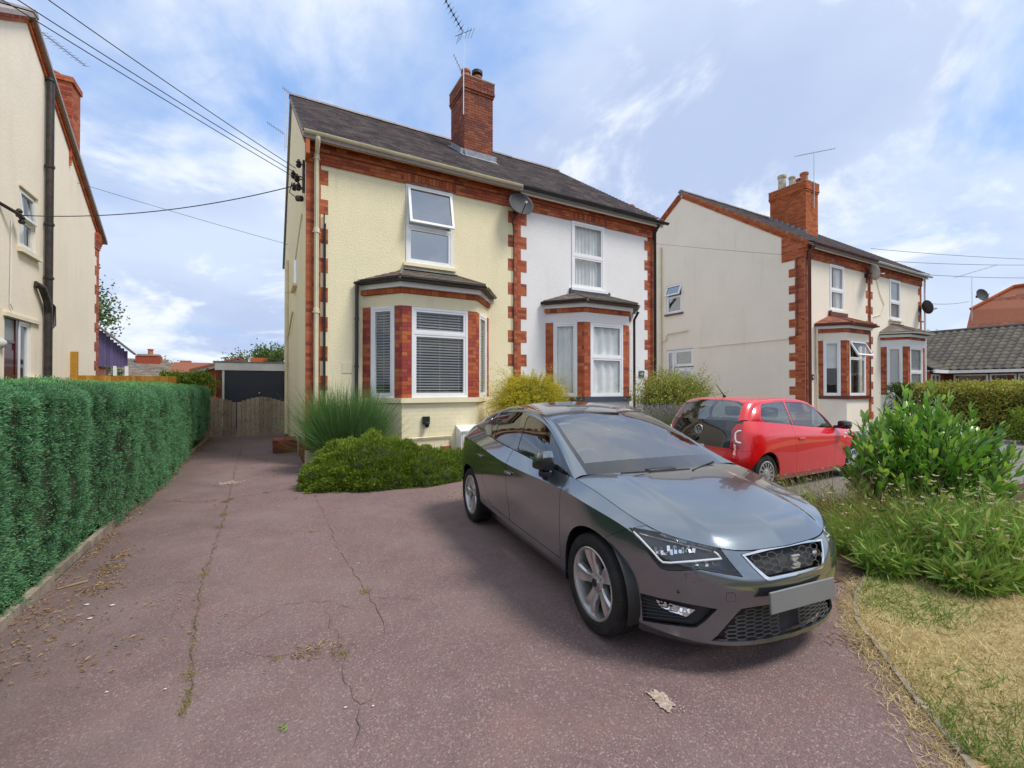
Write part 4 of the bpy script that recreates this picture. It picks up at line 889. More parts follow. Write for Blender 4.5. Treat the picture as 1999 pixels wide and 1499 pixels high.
# ------------------------------------------------------------------ foliage kit
def unit(v): return v/(np.linalg.norm(v, axis=-1, keepdims=True)+1e-9)
def leaves(C, D, L, Wd, rng, curl=.15, mid=.45):
    """kite-shaped leaves: base C, axis D, length L, width Wd -> verts, quads"""
    N = len(C); D = unit(np.asarray(D, float)); r = unit(rng.normal(size=(N, 3))); S = unit(np.cross(D, r)); Nn = np.cross(S, D)
    L = np.broadcast_to(np.asarray(L, float), (N,))[:, None]; Wd = np.broadcast_to(np.asarray(Wd, float), (N,))[:, None]
    m = C+D*L*mid; V = np.stack([C, m+S*Wd/2+Nn*curl*Wd, C+D*L-Nn*curl*L*.3, m-S*Wd/2+Nn*curl*Wd], 1)
    return V.reshape(-1, 3), np.arange(4*N).reshape(N, 4)
def blades(B, D, L, w, bend, rng, seg=3):
    """thin bending blades: base B, start direction D, bend vector -> verts, quads"""
    N = len(B); D = unit(np.asarray(D, float)); S = unit(np.cross(D, unit(rng.normal(size=(N, 3))))); L = np.broadcast_to(np.asarray(L, float), (N,))[:, None]; w = np.broadcast_to(np.asarray(w, float), (N,))[:, None]
    rows = []
    for k in range(seg+1):
        t = k/seg; p = B+D*L*t+bend*L*t*t; ww = w*(1-.85*t)
        rows.append(np.stack([p+S*ww/2, p-S*ww/2], 1))
    V = np.stack(rows, 1).reshape(N, -1, 3); k = 2*(seg+1); f = np.array([[2*j, 2*j+1, 2*j+3, 2*j+2] for j in range(seg)])
    return V.reshape(-1, 3), (np.arange(N)[:, None, None]*k+f[None]).reshape(-1, 4)
def merge(*vf):
    V = []; F = []; n = 0
    for v, f in vf: V.append(v); F.append(f+n); n += len(v)
    return np.concatenate(V), np.concatenate(F)
def sph(n, rng): return unit(rng.normal(size=(n, 3)))
leafmat('conifer', [(.12, .27, .13), (.13, .32, .17), (.16, .38, .17), (.11, .29, .165), (.21, .43, .17), (.14, .34, .17), (.24, .40, .15)], .65, .25, .2)
leafmat('conifer_top', [(.14, .37, .13), (.20, .44, .125), (.16, .40, .15), (.27, .49, .14), (.17, .41, .14)], .6, .15, .25)
leafmat('dry_twig', [(.15, .085, .04), (.20, .12, .06), (.10, .06, .035)], .8, .05, .1)
leafmat('broom', [(.08, .19, .04), (.12, .25, .055), (.16, .29, .075), (.10, .22, .065), (.21, .30, .11)], .55, .15, .3)
leafmat('heath', [(.11, .19, .02), (.18, .28, .025), (.25, .34, .03), (.14, .23, .025), (.32, .37, .04)], .55, .2, .3)
leafmat('golden', [(.70, .60, .03), (.80, .66, .04), (.55, .54, .04), (.86, .74, .08), (.38, .44, .05)], .5, .4, .3)
leafmat('abelia', [(.38, .43, .06), (.26, .35, .055), (.52, .52, .085), (.31, .40, .055), (.54, .43, .15), (.22, .29, .055)], .45, .25, .4)
leafmat('beech', [(.42, .48, .075), (.45, .50, .07), (.26, .34, .06), (.55, .50, .08), (.50, .33, .09), (.38, .46, .065)], .45, .25, .4)
leafmat('laurel', [(.10, .26, .030), (.15, .34, .035), (.19, .40, .045), (.12, .30, .035), (.26, .46, .06)], .30, .25, .6)
leafmat('laurel_tip', [(.30, .50, .06), (.38, .54, .08), (.24, .44, .05)], .3, .35, .5)
leafmat('meadow', [(.16, .31, .045), (.21, .38, .055), (.28, .41, .07), (.38, .42, .10), (.12, .26, .045)], .6, .25, .3)
leafmat('straw', [(.52, .38, .17), (.60, .46, .23), (.40, .27, .11), (.32, .19, .09), (.56, .42, .20)], .7, .25, .2)
leafmat('turf_straw', [(.72, .56, .28), (.80, .65, .36), (.62, .47, .21), (.75, .59, .30), (.55, .46, .17)], .7, .2, .2)
leafmat('turf_green', [(.20, .31, .055), (.16, .26, .05), (.26, .36, .08)], .6, .25, .3)
leafmat('lavender', [(.27, .24, .26), (.33, .29, .31), (.22, .21, .20)], .7, .1, .2)
leafmat('tree_leaf', [(.07, .13, .025), (.09, .17, .035), (.12, .20, .04), (.08, .15, .03), (.20, .24, .05)], .5, .2, .35)
leafmat('petal', [(.72, .60, .38), (.62, .48, .26), (.78, .72, .58), (.55, .40, .20), (.80, .66, .40)], .7, .3, .2)
leafmat('litter', [(.38, .24, .11), (.46, .31, .15), (.28, .16, .07), (.22, .12, .06), (.50, .37, .20)], .85, .1, .1)
leafmat('moss', [(.22, .20, .03), (.28, .25, .05), (.17, .17, .03)], .9, .1, .1)
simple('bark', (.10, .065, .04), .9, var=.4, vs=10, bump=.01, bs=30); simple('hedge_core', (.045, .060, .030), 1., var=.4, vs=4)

def conifer_hedge():
    rng = np.random.default_rng(11); t = thing('conifer_hedge', 'long clipped blue-green conifer hedge along the driveway', 'hedge', (-2.5, 9, 0))
    y0, y1 = 1.4, 15.9
    def topz(y): return 1.60+.05*(vnoise(y*.9, y*0+3, 2)-.5)*2
    def surf(y, s):       # s: 0..1 up the face, 1..2 across the top
        zt = topz(y); f = np.clip(s, 0, 1); g = np.clip(s-1, 0, 1)
        z = .03+(zt-.03)*np.sin(f*math.pi/2*.94)/np.sin(math.pi/2*.94) ; z = np.where(s > 1, zt+.03*np.sin(g*math.pi), z)
        bulge = .16*vnoise(y*1.9, z*.5, 1)+.12*vnoise(y*5.5, z*1.7+9, 4)+.07*vnoise(y*13, z*7, 6)+.035
        low = np.clip((.42-z)/.42, 0, 1)*np.clip((y-11)/4, 0.05, 1)*.42
        face = -1.745+.13*np.clip((y-4.6)/2.6, 0, 1)+bulge-low-.26*np.clip((f-.76)/.24, 0, 1)**2; x = np.where(s > 1, face-g*1.5, face)
        return np.stack([x, y, z+np.where(s > 1, .10*(vnoise(y*4, x*4, 8)-.5), 0)], -1)
    def tufts(n, smin, smax, mat, name, per, power, up):
        y = y0+1.4+(y1-y0-1.4)*rng.random(n)**power; y[:n//14] = y0+1.6*rng.random(n//14); s = smin+(smax-smin)*rng.random(n)
        P = surf(y, s); e = .02; du = surf(y+e, s)-P; sm = np.minimum(s+e, 2.); dv = surf(y, sm)-surf(y, sm-e); Nn = unit(np.cross(du, dv)); Nn = np.where((Nn[:, :1] < -.1) | ((Nn[:, 2:] < 0) & (s[:, None] > 1)), -Nn, Nn)
        ax = unit(Nn+np.array([0, 0, up])+rng.normal(size=(n, 3))*.25); r = .030+.028*rng.random((n, 1)); P = P-Nn*(.045*rng.random((n, 1))); parts = []
        for k in range(per):
            d = unit(ax*.75+sph(n, rng)); parts.append(leaves(P+d*r*(.35+.65*rng.random((n, 1))), unit(d+ax*.5+rng.normal(size=(n, 3))*.25), .016+.018*rng.random(n), .006+.004*rng.random(n), rng))
        V, F = merge(*parts); obj(name, newmesh(name, V, F, MATS[mat]), t)
    tufts(12500, .0, 1.0, 'conifer', 'foliage', 22, 1.55, .45); tufts(6000, .90, 2.0, 'conifer_top', 'top_growth', 18, 1.35, .6)
    n = 1500; P = np.stack([-1.62-1.45*rng.random(n), y0+.06*rng.normal(size=n), .05+1.5*rng.random(n)], -1); parts = []
    for k in range(18): d = unit(np.array([0, -.75, .3])+sph(n, rng)); parts.append(leaves(P+d*.04*rng.random((n, 1)), d, .016+.018*rng.random(n), .006+.004*rng.random(n), rng))
    V, F = merge(*parts); obj('end_growth', newmesh('end_growth', V, F, MATS['conifer']), t)
    n = 900; y = y0+2.2+(y1-y0-2.2)*rng.random(n)**1.5; s = rng.random(n)*.9; P = surf(y, s); V, F = blades(P-np.array([.10, 0, .03]), np.stack([.5+0*y, rng.normal(size=n)*.3, .9+0*y], -1), .10+.12*rng.random(n), .006, rng.normal(size=(n, 3))*.2, rng, 2)
    obj('bare_twigs', newmesh('bare_twigs', V, F, MATS['dry_twig']), t, None, kind='stuff')
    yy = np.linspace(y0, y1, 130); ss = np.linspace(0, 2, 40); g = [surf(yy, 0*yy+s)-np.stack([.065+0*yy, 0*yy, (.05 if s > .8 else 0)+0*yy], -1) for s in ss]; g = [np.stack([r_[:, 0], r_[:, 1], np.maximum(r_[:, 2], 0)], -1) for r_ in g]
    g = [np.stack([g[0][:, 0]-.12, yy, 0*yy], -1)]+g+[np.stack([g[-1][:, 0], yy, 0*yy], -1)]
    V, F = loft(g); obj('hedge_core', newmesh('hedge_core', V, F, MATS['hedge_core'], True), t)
    for i in range(22):
        yv = 5.+i*.5; MB().tube([(-1.95+.05*math.sin(i*3.), yv, 0), (-1.9+.05*math.cos(i*2.), yv+.05*math.sin(i), .6)], [.03, .02], 7).build('stem', MATS['bark'], t, smooth=True)
conifer_hedge()
def edging():
    P = Pieces('edging_stone', MATS['concrete'], drive, limit=80); y = -.5; xk = -1.49
    while y < 16.0:
        L = .9; P.add(M4((xk+random.uniform(-.012, .012), y+L/2, .028), EX, EY, EZ, (.055, L-.012, .075))); y += L
    E = [np.array([*p, 0.]) for p in EDGE]
    for a, b in zip(E, E[1:]):
        d = b-a; L = np.linalg.norm(d); d /= L; nn = np.array([-d[1], d[0], 0]); k = max(1, round(L/.6))
        for i in range(k): P.add(M4(a+d*(L*(i+.5)/k)+EZ*(-.002)+nn*random.uniform(-.01, .01), d, nn, EZ, (L/k-.012, .026, .03)))
    P.done()
    st = thing('brick_kerb', 'low red brick step beside the pale yellow house wall near the gate', 'step', (.45, 12.2, 0)); Q = Pieces('brick', MATS['old_brick'], st)
    MB().box((.22, 12.01, 0), (.70, 12.79, .28)).build('core', MATS['red_mortar'], st)
    brick_rect(Q, np.array([.2, 12.0, 0]), EX, -EY, 0, .52, .0, .30); brick_rect(Q, np.array([.2, 12.0, 0]), EY, -EX, 0, .8, .0, .30)
    for i in range(2):
        for j in range(7): Q.add(M4((.2+.13+.26*i, 12.06+.115*j, .29), EX, EY, EZ, (.25, .105, .04)))
    Q.done()
edging()
def broom():
    rng = np.random.default_rng(3); t = thing('broom_bush', 'upright wispy green broom bush at the corner of the pale yellow house', 'bush', (1.38, 9.05, 0)); n = 8500
    a = rng.random(n)*2*math.pi; tilt = np.abs(rng.normal(0, .48, n)); tilt = np.minimum(tilt, 1.35); D = np.stack([np.cos(a)*np.sin(tilt)*1.15, np.sin(a)*np.sin(tilt)*.9, np.cos(tilt)], -1)
    r = rng.random(n)**.5; B = np.stack([1.38+.42*r*np.cos(a), 9.05+.30*r*np.sin(a), .12+.35*rng.random(n)], -1); L = (.55+.65*rng.random(n))*(1-.22*np.clip(tilt-.6, 0, 1))
    st = B+D*(L*.35)[:, None]*rng.random((n, 1)); V, F = blades(st, D, L*.78, .0065+.003*rng.random(n), np.array([0, 0, .10])+rng.normal(size=(n, 3))*.06, rng, 3)
    obj('foliage', newmesh('foliage', V, F, MATS['broom']), t)
    m = 5500; q = sph(m, rng)*np.array([.62, .5, .42])*(rng.random((m, 1))**.33)+np.array([1.38, 9.05, .60]); V, F = leaves(q, unit(q-np.array([1.38, 9.05, .0])+rng.normal(size=(m, 3))*.35), .06, .012, rng); obj('inner_growth', newmesh('inner_growth', V, F, MATS['conifer']), t)
    for i in range(9):
        a = i*.7; MB().tube([(1.38+.1*math.cos(a), 9.05+.1*math.sin(a), 0), (1.38+.3*math.cos(a), 9.05+.25*math.sin(a), .6)], [.02, .01], 6).build('stem', MATS['bark'], t, smooth=True)
broom()
def mound():
    rng = np.random.default_rng(4); t = thing('low_shrub', 'low spreading yellow-green mound shrub beside the rear of the grey car', 'shrub', (1.8, 7.6, 0))
    blobs = [((1.62, 7.72, .0), (.98, .80, .74)), ((1.10, 7.62, 0), (.62, .56, .50)), ((2.30, 7.45, 0), (.74, .62, .50)), ((2.85, 7.65, 0), (.62, .50, .42)), ((3.2, 7.95, 0), (.5, .4, .34)), ((1.7, 7.25, 0), (.7, .38, .42))]
    parts = []; core = MB()
    for ci, (c, r) in enumerate(blobs):
        c = np.array(c); r = np.array(r); n = int(9000*r[0]*r[1]/.6); q = sph(n*2, rng); q = q[q[:, 2] > -.05][:n]; lump = 1+.13*(vnoise(q[:, 0]*5+ci*7, q[:, 1]*5+q[:, 2]*4, 9)-.5)*2+.16*(vnoise(q[:, 0]*13+ci*7, q[:, 1]*13+q[:, 2]*11, 5)-.5)
        p = c+q*r*lump[:, None]; nn = unit(q/r)
        for k in range(3): parts.append(leaves(p-nn*.03+rng.normal(size=p.shape)*.015, unit(nn+np.array([0, 0, .35])+rng.normal(size=p.shape)*.5), .035+.03*rng.random(len(p)), .010+.005*rng.random(len(p)), rng))
        g = [[c+np.array([math.cos(b)*math.cos(a), math.sin(b)*math.cos(a), math.sin(a)])*r*.90 for b in np.linspace(0, 2*math.pi, 19)] for a in np.linspace(0, math.pi/2, 8)]; core.add(*loft(g))
    V, F = merge(*parts); obj('foliage', newmesh('foliage', V, F, MATS['heath']), t); core.build('inner_growth', MATS['hedge_core'], t, kind='stuff')
    n = 500; c = np.array([2.35, 7.35, .38]); p = c+rng.normal(size=(n, 3))*np.array([.16, .10, .10]); p[:, 2] = np.abs(p[:, 2]); V, F = leaves(p, sph(n, rng), .04, .012, rng); obj('dead_patch', newmesh('dead_patch', V, F, MATS['litter']), t)
mound()
def twig_shrub(name, label, c, r, n_tw, mat, leaf, per, seed, up=.5, droop=.35, stemmat='bark', zmin=.1, lw=.5, extra=None):
    rng = np.random.default_rng(seed); t = thing(name, label, 'shrub', (c[0], c[1], 0)); c = np.array(c, float); r = np.array(r, float)
    q = sph(n_tw*2, rng); q = q[q[:, 2] > -.35][:n_tw]; end = c+q*r*(.55+.45*rng.random((len(q), 1))+.30*(rng.random((len(q), 1)) > .93)+.22*(vnoise(q[:, 0]*3+9, q[:, 1]*3+q[:, 2]*2, seed)-.5)[:, None]); base = c+(end-c)*.35; base[:, 2] -= .1; L = np.linalg.norm(end-base, axis=1)
    D = unit(end-base+np.array([0, 0, up])*L[:, None]); bend = np.array([0, 0, -droop])[None]+rng.normal(size=(len(q), 3))*.1
    V, F = blades(base, D, L, .006, bend, rng, 4); obj('twigs', newmesh('twigs', V, F, MATS[stemmat]), t, None, kind='stuff'); parts = []
    for k in range(per):
        tt = (.25+.78*(k+rng.random(len(q)))/per)[:, None]; p = base+D*L[:, None]*tt+bend*L[:, None]*tt*tt; p = p+rng.normal(size=p.shape)*.012
        parts.append(leaves(p, unit(D*.6+sph(len(q), rng)), leaf*(.7+.6*rng.random(len(q))), leaf*lw, rng))
    V, F = merge(*parts); V[:, 2] = np.maximum(V[:, 2], zmin); obj('foliage', newmesh('foliage', V, F, MATS[mat]), t)
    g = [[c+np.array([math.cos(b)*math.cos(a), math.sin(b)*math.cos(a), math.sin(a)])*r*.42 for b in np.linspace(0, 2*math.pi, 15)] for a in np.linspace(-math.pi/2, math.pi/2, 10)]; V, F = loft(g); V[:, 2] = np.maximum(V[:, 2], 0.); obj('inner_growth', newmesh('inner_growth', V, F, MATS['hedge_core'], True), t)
    for i in range(5):
        a = i*1.3; MB().tube([(c[0]+.08*math.cos(a), c[1]+.08*math.sin(a), 0), (c[0]+.25*math.cos(a), c[1]+.2*math.sin(a), c[2])], [.025, .012], 6).build('stem', MATS['bark'], t, smooth=True)
    if extra: extra(t, rng, c, r)
    return t
twig_shrub('golden_shrub', 'bright golden yellow shrub between the two front bays', (5.45, 8.9, 1.2), (1.35, .75, 1.12), 2600, 'golden', .042, 16, 21, .55, .5, lw=.32)
def pinkf(t, rng, c, r):
    q = sph(260, rng); p = c+q*r*(.8+.3*rng.random((260, 1))); V, F = leaves(p, q, .04, .03, rng); obj('blossom', newmesh('blossom', V, F, MATS['petal']), t)
twig_shrub('abelia_shrub', 'loose yellow-green shrub with pale blossom between the white house and the red car', (9.9, 8.65, 1.15), (1.6, .90, 1.0), 1900, 'abelia', .05, 13, 22, .5, .15, lw=.55, extra=pinkf)
def lavender():
    rng = np.random.default_rng(8); t = thing('lavender_bush', 'faded grey-purple lavender in front of the pale blossom shrub', 'plant', (8.6, 7.6, 0)); n = 2600
    a = rng.random(n)*6.28; r = rng.random(n)**.5; B = np.stack([8.5+.75*r*np.cos(a), 7.75+.4*r*np.sin(a), 0*a], -1); D = np.stack([.45*r*np.cos(a), .3*r*np.sin(a), 1+0*a], -1); L = .75+.45*rng.random(n); bend = rng.normal(size=(n, 3))*.04
    V, F = blades(B, D, L, .006, bend, rng, 3); obj('stems', newmesh('stems', V, F, MATS['meadow']), t, None, kind='stuff'); tip = B+unit(D)*L[:, None]*.92+bend*L[:, None]*.85
    V, F = merge(*[leaves(tip+rng.normal(size=tip.shape)*.012, unit(D+rng.normal(size=D.shape)*.3), .06, .018, rng) for k in range(2)]); obj('flower_spikes', newmesh('flower_spikes', V, F, MATS['lavender']), t, None, kind='stuff')
lavender()
def box_hedge(name, label, x0, x1, y0, y1, z, mat, n, leaf, seed, lump=.14, z0=.05):
    rng = np.random.default_rng(seed); t = thing(name, label, 'hedge', ((x0+x1)/2, (y0+y1)/2, 0)); parts = []
    faces = [('x', x0, -1), ('y', y0, -1), ('z', z, 1), ('x', x1, 1)]; areas = [(y1-y0)*z, (x1-x0)*z, (x1-x0)*(y1-y0), (y1-y0)*z*.3]; A = sum(areas)
    for (ax, v, s), ar in zip(faces, areas):
        k = int(n*ar/A); u = rng.random(k); w = rng.random(k)
        if ax == 'x': p = np.stack([v+0*u, y0+(y1-y0)*u, z0+(z-z0)*w], -1); nn = np.array([s, 0, 0.])
        elif ax == 'y': p = np.stack([x0+(x1-x0)*u, v+0*u, z0+(z-z0)*w], -1); nn = np.array([0, s, 0.])
        else: p = np.stack([x0+(x1-x0)*u, y0+(y1-y0)*w, v+0*u], -1); nn = np.array([0, 0, 1.])
        d = lump*(vnoise(p[:, 0]*2+p[:, 1]*2.3, p[:, 2]*2.1+p[:, 1]*.7, seed)-.5)*2+.05*rng.normal(size=k); p = p+nn*d[:, None]
        for q in range(2): parts.append(leaves(p+rng.normal(size=p.shape)*.04, unit(nn*.7+np.array([0, 0, .3])+rng.normal(size=p.shape)*.7), leaf*(.7+.6*rng.random(k)), leaf*.6, rng))
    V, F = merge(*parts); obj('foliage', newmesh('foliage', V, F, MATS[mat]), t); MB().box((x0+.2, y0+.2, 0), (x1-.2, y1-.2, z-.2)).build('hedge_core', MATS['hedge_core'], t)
    return t
box_hedge('beech_hedge', 'clipped yellow-green hedge tinged with brown in front of the bungalow', 20.2, 21.6, 2.0, 7.1, 1.58, 'beech', 15000, .075, 31)
box_hedge('box_shrub', 'small dark green clipped shrub beside the open bay of the cream house', 20.0, 21.2, 7.15, 7.75, 1.62, 'tree_leaf', 2500, .07, 33, .25)
box_hedge('lime_shrub', 'low lime-green shrub at the foot of the clipped hedge', 18.4, 19.3, 2.6, 4.3, .72, 'heath', 3200, .06, 32, .2)
# laurel
def laurel():
    rng = np.random.default_rng(14); t = thing('laurel_bush', 'glossy broad-leaved green laurel bush in the border beside the lawn', 'bush', (6.9, 2.35, 0))
    n = 8; lv = [];
    for i in range(n+1):
        u = i/n; w = .5*math.sin(math.pi*min(1, u*.98+.02))**.75*(1-.15*u); z = .10*u-.22*u*u
        lv.append([(-w*.36, u, z+.05*w), (0, u, z-.012), (w*.36, u, z+.05*w)])
    V, F = loft(lv); P = Pieces('leaf', MATS['laurel'], t, V, F, 300, True); Q = Pieces('young_leaf', MATS['laurel_tip'], t, V, F, 150, True); twg = MB()
    shoots = []
    for i in range(360):
        a = rng.random()*6.283; rr_ = rng.random()**.5; hx_ = .18+(.75+.65*vnoise(np.array([a*1.6]), np.array([rr_*2.]), 3)[0])*rng.random()**.75; wv_ = 1.15*math.sqrt(max(.08, 1-(max(0, hx_-.45)/1.05)**2)); e = np.array([7.15+wv_*rr_*math.cos(a)*1.15, 2.35+.72*wv_*rr_*math.sin(a), hx_])
        shoots.append((np.array([7.0+(e[0]-7.0)*.55, 2.35+(e[1]-2.35)*.55, max(.02, hx_-.45-.2*rng.random())]), e))
    for (x, y, z) in ((6.95, 2.5, 1.56), (7.45, 2.4, 1.6), (6.7, 2.6, 1.42), (7.9, 2.5, 1.42), (8.4, 2.3, 1.3), (6.35, 2.5, 1.2), (7.15, 2.5, 1.50), (7.35, 2.2, 1.48), (7.0, 2.6, 1.36), (6.55, 2.75, 1.22), (8.6, 2.6, 1.12), (9.0, 2.6, 1.05), (6.2, 2.6, .95), (7.6, 2.5, 1.4), (8.2, 2.4, 1.1), (6.1, 2.35, 1.0)):
        shoots.append((np.array([x-.25, y, z-.75]), np.array([x, y, z])))
    for bse, end in shoots:
        L = np.linalg.norm(end-bse); d = (end-bse)/L; k = int(5+L*9); twg.tube([tuple(bse), tuple(bse+(end-bse)*.5+np.array([0, 0, .02])), tuple(end)], [.008, .006, .003], 5, False)
        for j in range(k):
            f = .25+.78*j/k; p = bse+(end-bse)*f; ang = j*2.4+rng.random(); s = unit(np.cross(d, [.3, .2, 1.])); s2 = np.cross(d, s)
            ld = unit((s*math.cos(ang)+s2*math.sin(ang))*(1.1-.75*f)+d*(.25+.8*f)+np.array([0, 0, .25])); nn = unit(np.cross(np.cross(ld, [0, 0, 1.]), ld)+rng.normal(size=3)*.3); sd = unit(np.cross(ld, nn)); nn = np.cross(sd, ld)
            ln = (.105+.065*rng.random())*(1-.25*(f > .93)); (Q if f > .88 and rng.random() < .75 else P).add(M4(p, sd, ld, nn, (ln*1.05, ln, ln)))
    P.done(); Q.done(); twg.build('twigs', MATS['bark'], t, kind='stuff')
laurel()
def meadow_plant(label, px, spread, n, h, seed, mat='meadow', flower=.1, lean=(0, 0, 0), fmat='petal', fsize=.028, w=.006, straw=.3, lf=1., nl=1.):
    rng = np.random.default_rng(seed); b = onZ(*px); t = thing('meadow_plant', label, 'plant', (b[0], b[1], 0)); a = rng.random(n)*6.283; r = rng.random(n)**.5
    B = np.stack([b[0]+spread[0]*r*np.cos(a), b[1]+spread[1]*r*np.sin(a), 0*a], -1); D = unit(np.stack([.5*r*np.cos(a), .5*r*np.sin(a), 1+0*a], -1)+rng.normal(size=(n, 3))*.12+np.array(lean)); L = h*(.45+.6*rng.random(n)); bend = rng.normal(size=(n, 3))*.12+np.array([lean[0], lean[1], -.12])
    k = int(n*straw)
    V, F = blades(B[k:], D[k:], L[k:], w, bend[k:], rng, 4); obj('stems', newmesh('stems', V, F, MATS[mat]), t, None, kind='stuff')
    if k: V, F = blades(B[:k], D[:k], L[:k], w*.8, bend[:k], rng, 4); obj('dry_stems', newmesh('dry_stems', V, F, MATS['straw']), t, None, kind='stuff')
    m = int(n*nl); i = rng.integers(0, n, m); f = (.05+.65*rng.random(m))[:, None]; p = B[i]+D[i]*L[i][:, None]*f+bend[i]*L[i][:, None]*f*f; V, F = leaves(p, unit(D[i]*.4+sph(m, rng)), .05*lf+.07*lf*rng.random(m), .012*lf+.012*lf*rng.random(m), rng); obj('foliage', newmesh('foliage', V, F, MATS[mat]), t, None, kind='stuff')
    if flower:
        m = int(n*flower); i = rng.permutation(n)[:m]; tip = B[i]+D[i]*L[i][:, None]*.98+bend[i]*L[i][:, None]*.96; parts = []
        for q in range(7): ang = q*.9; dd = unit(np.stack([np.cos(ang)+0*tip[:, 0], np.sin(ang)+0*tip[:, 0], .35+.3*rng.random(m)], -1)); parts.append(leaves(tip, dd, fsize*(.7+.6*rng.random(m)), fsize*.6, rng))
        V, F = merge(*parts); obj('flower_heads', newmesh('flower_heads', V, F, MATS[fmat]), t, None, kind='stuff')
meadow_plant('tall dry flower stems between the grey car and the red car', (1640, 1020), (.40, .55), 420, .75, 41, flower=.08, straw=.7, fsize=.018, w=.007)
meadow_plant('leaning straw-coloured stems with seed heads left of the laurel', (1715, 1040), (.45, .35), 420, .66, 42, flower=.06, lean=(-.28, .1, 0), straw=.6, fsize=.018, w=.008)
meadow_plant('bright green grassy tuft beside the front of the grey car', (1668, 1068), (.36, .24), 900, .36, 43, flower=.01, straw=.05, w=.009, nl=.4)
meadow_plant('yellow-flowered leaning stems in front of the laurel bush', (1835, 1095), (.50, .22), 260, .72, 44, flower=.16, straw=.15, fsize=.022, lean=(.1, -.1, 0), w=.008, lf=1.7, nl=4)
meadow_plant('dense green foliage with small white flowers at the lawn edge', (1775, 1098), (.62, .18), 1100, .32, 45, flower=.04, straw=.06, fsize=.014, lf=1.5, nl=4)
meadow_plant('tall flat-headed yellow flowers at the end of the border', (1940, 1115), (.5, .24), 300, .86, 46, flower=.18, straw=.2, fsize=.026, w=.009, lf=1.5, nl=4)
meadow_plant('low green leafy growth spilling over the lawn at the border end', (1920, 1130), (.55, .16), 1000, .34, 47, flower=.02, straw=.1, lf=1.6, nl=4)
meadow_plant('rusty brown seed stems behind the white flowers', (1850, 1075), (.7, .3), 380, .58, 48, flower=.04, straw=.9, fsize=.016, w=.008, nl=.5)
meadow_plant('mixed grass and daisies at the far end of the border', (1990, 1085), (.8, .35), 600, .62, 49, flower=.06, straw=.2, fsize=.02, lf=1.7, nl=4)
def turf():
    rng = np.random.default_rng(50); n = 60000; x = 2.6+8*rng.random(n)**1.7; y = -1.6+3.4*rng.random(n)
    E = np.array([tuple(p) for p in EDGE]); poly = np.array([tuple(p) for p in EDGE]+[(8, -4), (16, -1), (16, 1.2), (9, 2.0), (6.3, 1.35), (4.9, 1.55)])
    def inside(px, py):
        r = np.zeros(len(px), bool); j = len(poly)-1
        for i in range(len(poly)):
            a, b = poly[i], poly[j]; c = ((a[1] > py) != (b[1] > py)) & (px < (b[0]-a[0])*(py-a[1])/(b[1]-a[1]+1e-12)+a[0]); r ^= c; j = i
        return r
    k = inside(x, y); x, y = x[k], y[k]; n = len(x); g = vnoise(x*2.3, y*2.3, 5)+.35*(rng.random(n)-.5) > .69
    B = np.stack([x, y, 0*x+.004], -1); D = np.stack([rng.normal(size=n)*.75, rng.normal(size=n)*.75, .8+0*x], -1); L = .030+.04*rng.random(n); bend = rng.normal(size=(n, 3))*.25; w = .0045+.003*rng.random(n)
    for nm, mk, mt in (('dry_grass', ~g, 'turf_straw'), ('green_grass', g, 'turf_green')):
        V, F = blades(B[mk], D[mk], L[mk]*(1 if nm == 'dry_grass' else 1.2), w[mk], bend[mk], rng, 2)
        tag(obj(nm, newmesh(nm, V, F, MATS[mt])), 'short parched straw-coloured lawn grass' if nm == 'dry_grass' else 'green tufts surviving in the parched lawn', 'grass', kind='stuff')
    # tufts and litter along the edges of the drive
    n = 2600; i = rng.integers(0, 7, n); f = rng.random(n)[:, None]; p = E[i]+(E[i+1]-E[i])*f+np.stack([-np.abs(rng.normal(size=n))*.10, rng.normal(size=n)*.05], -1); B = np.stack([p[:, 0], p[:, 1], 0*p[:, 0]], -1); V, F = blades(B, np.stack([rng.normal(size=n), rng.normal(size=n), .5+0*i], -1), .03+.04*rng.random(n), .004, rng.normal(size=(n, 3))*.2, rng, 2)
    keep = None; tag(obj('verge_grass', newmesh('verge_grass', V, F, MATS['turf_straw'])), 'dry grass creeping over the lawn edging onto the drive', 'grass', kind='stuff')
turf()
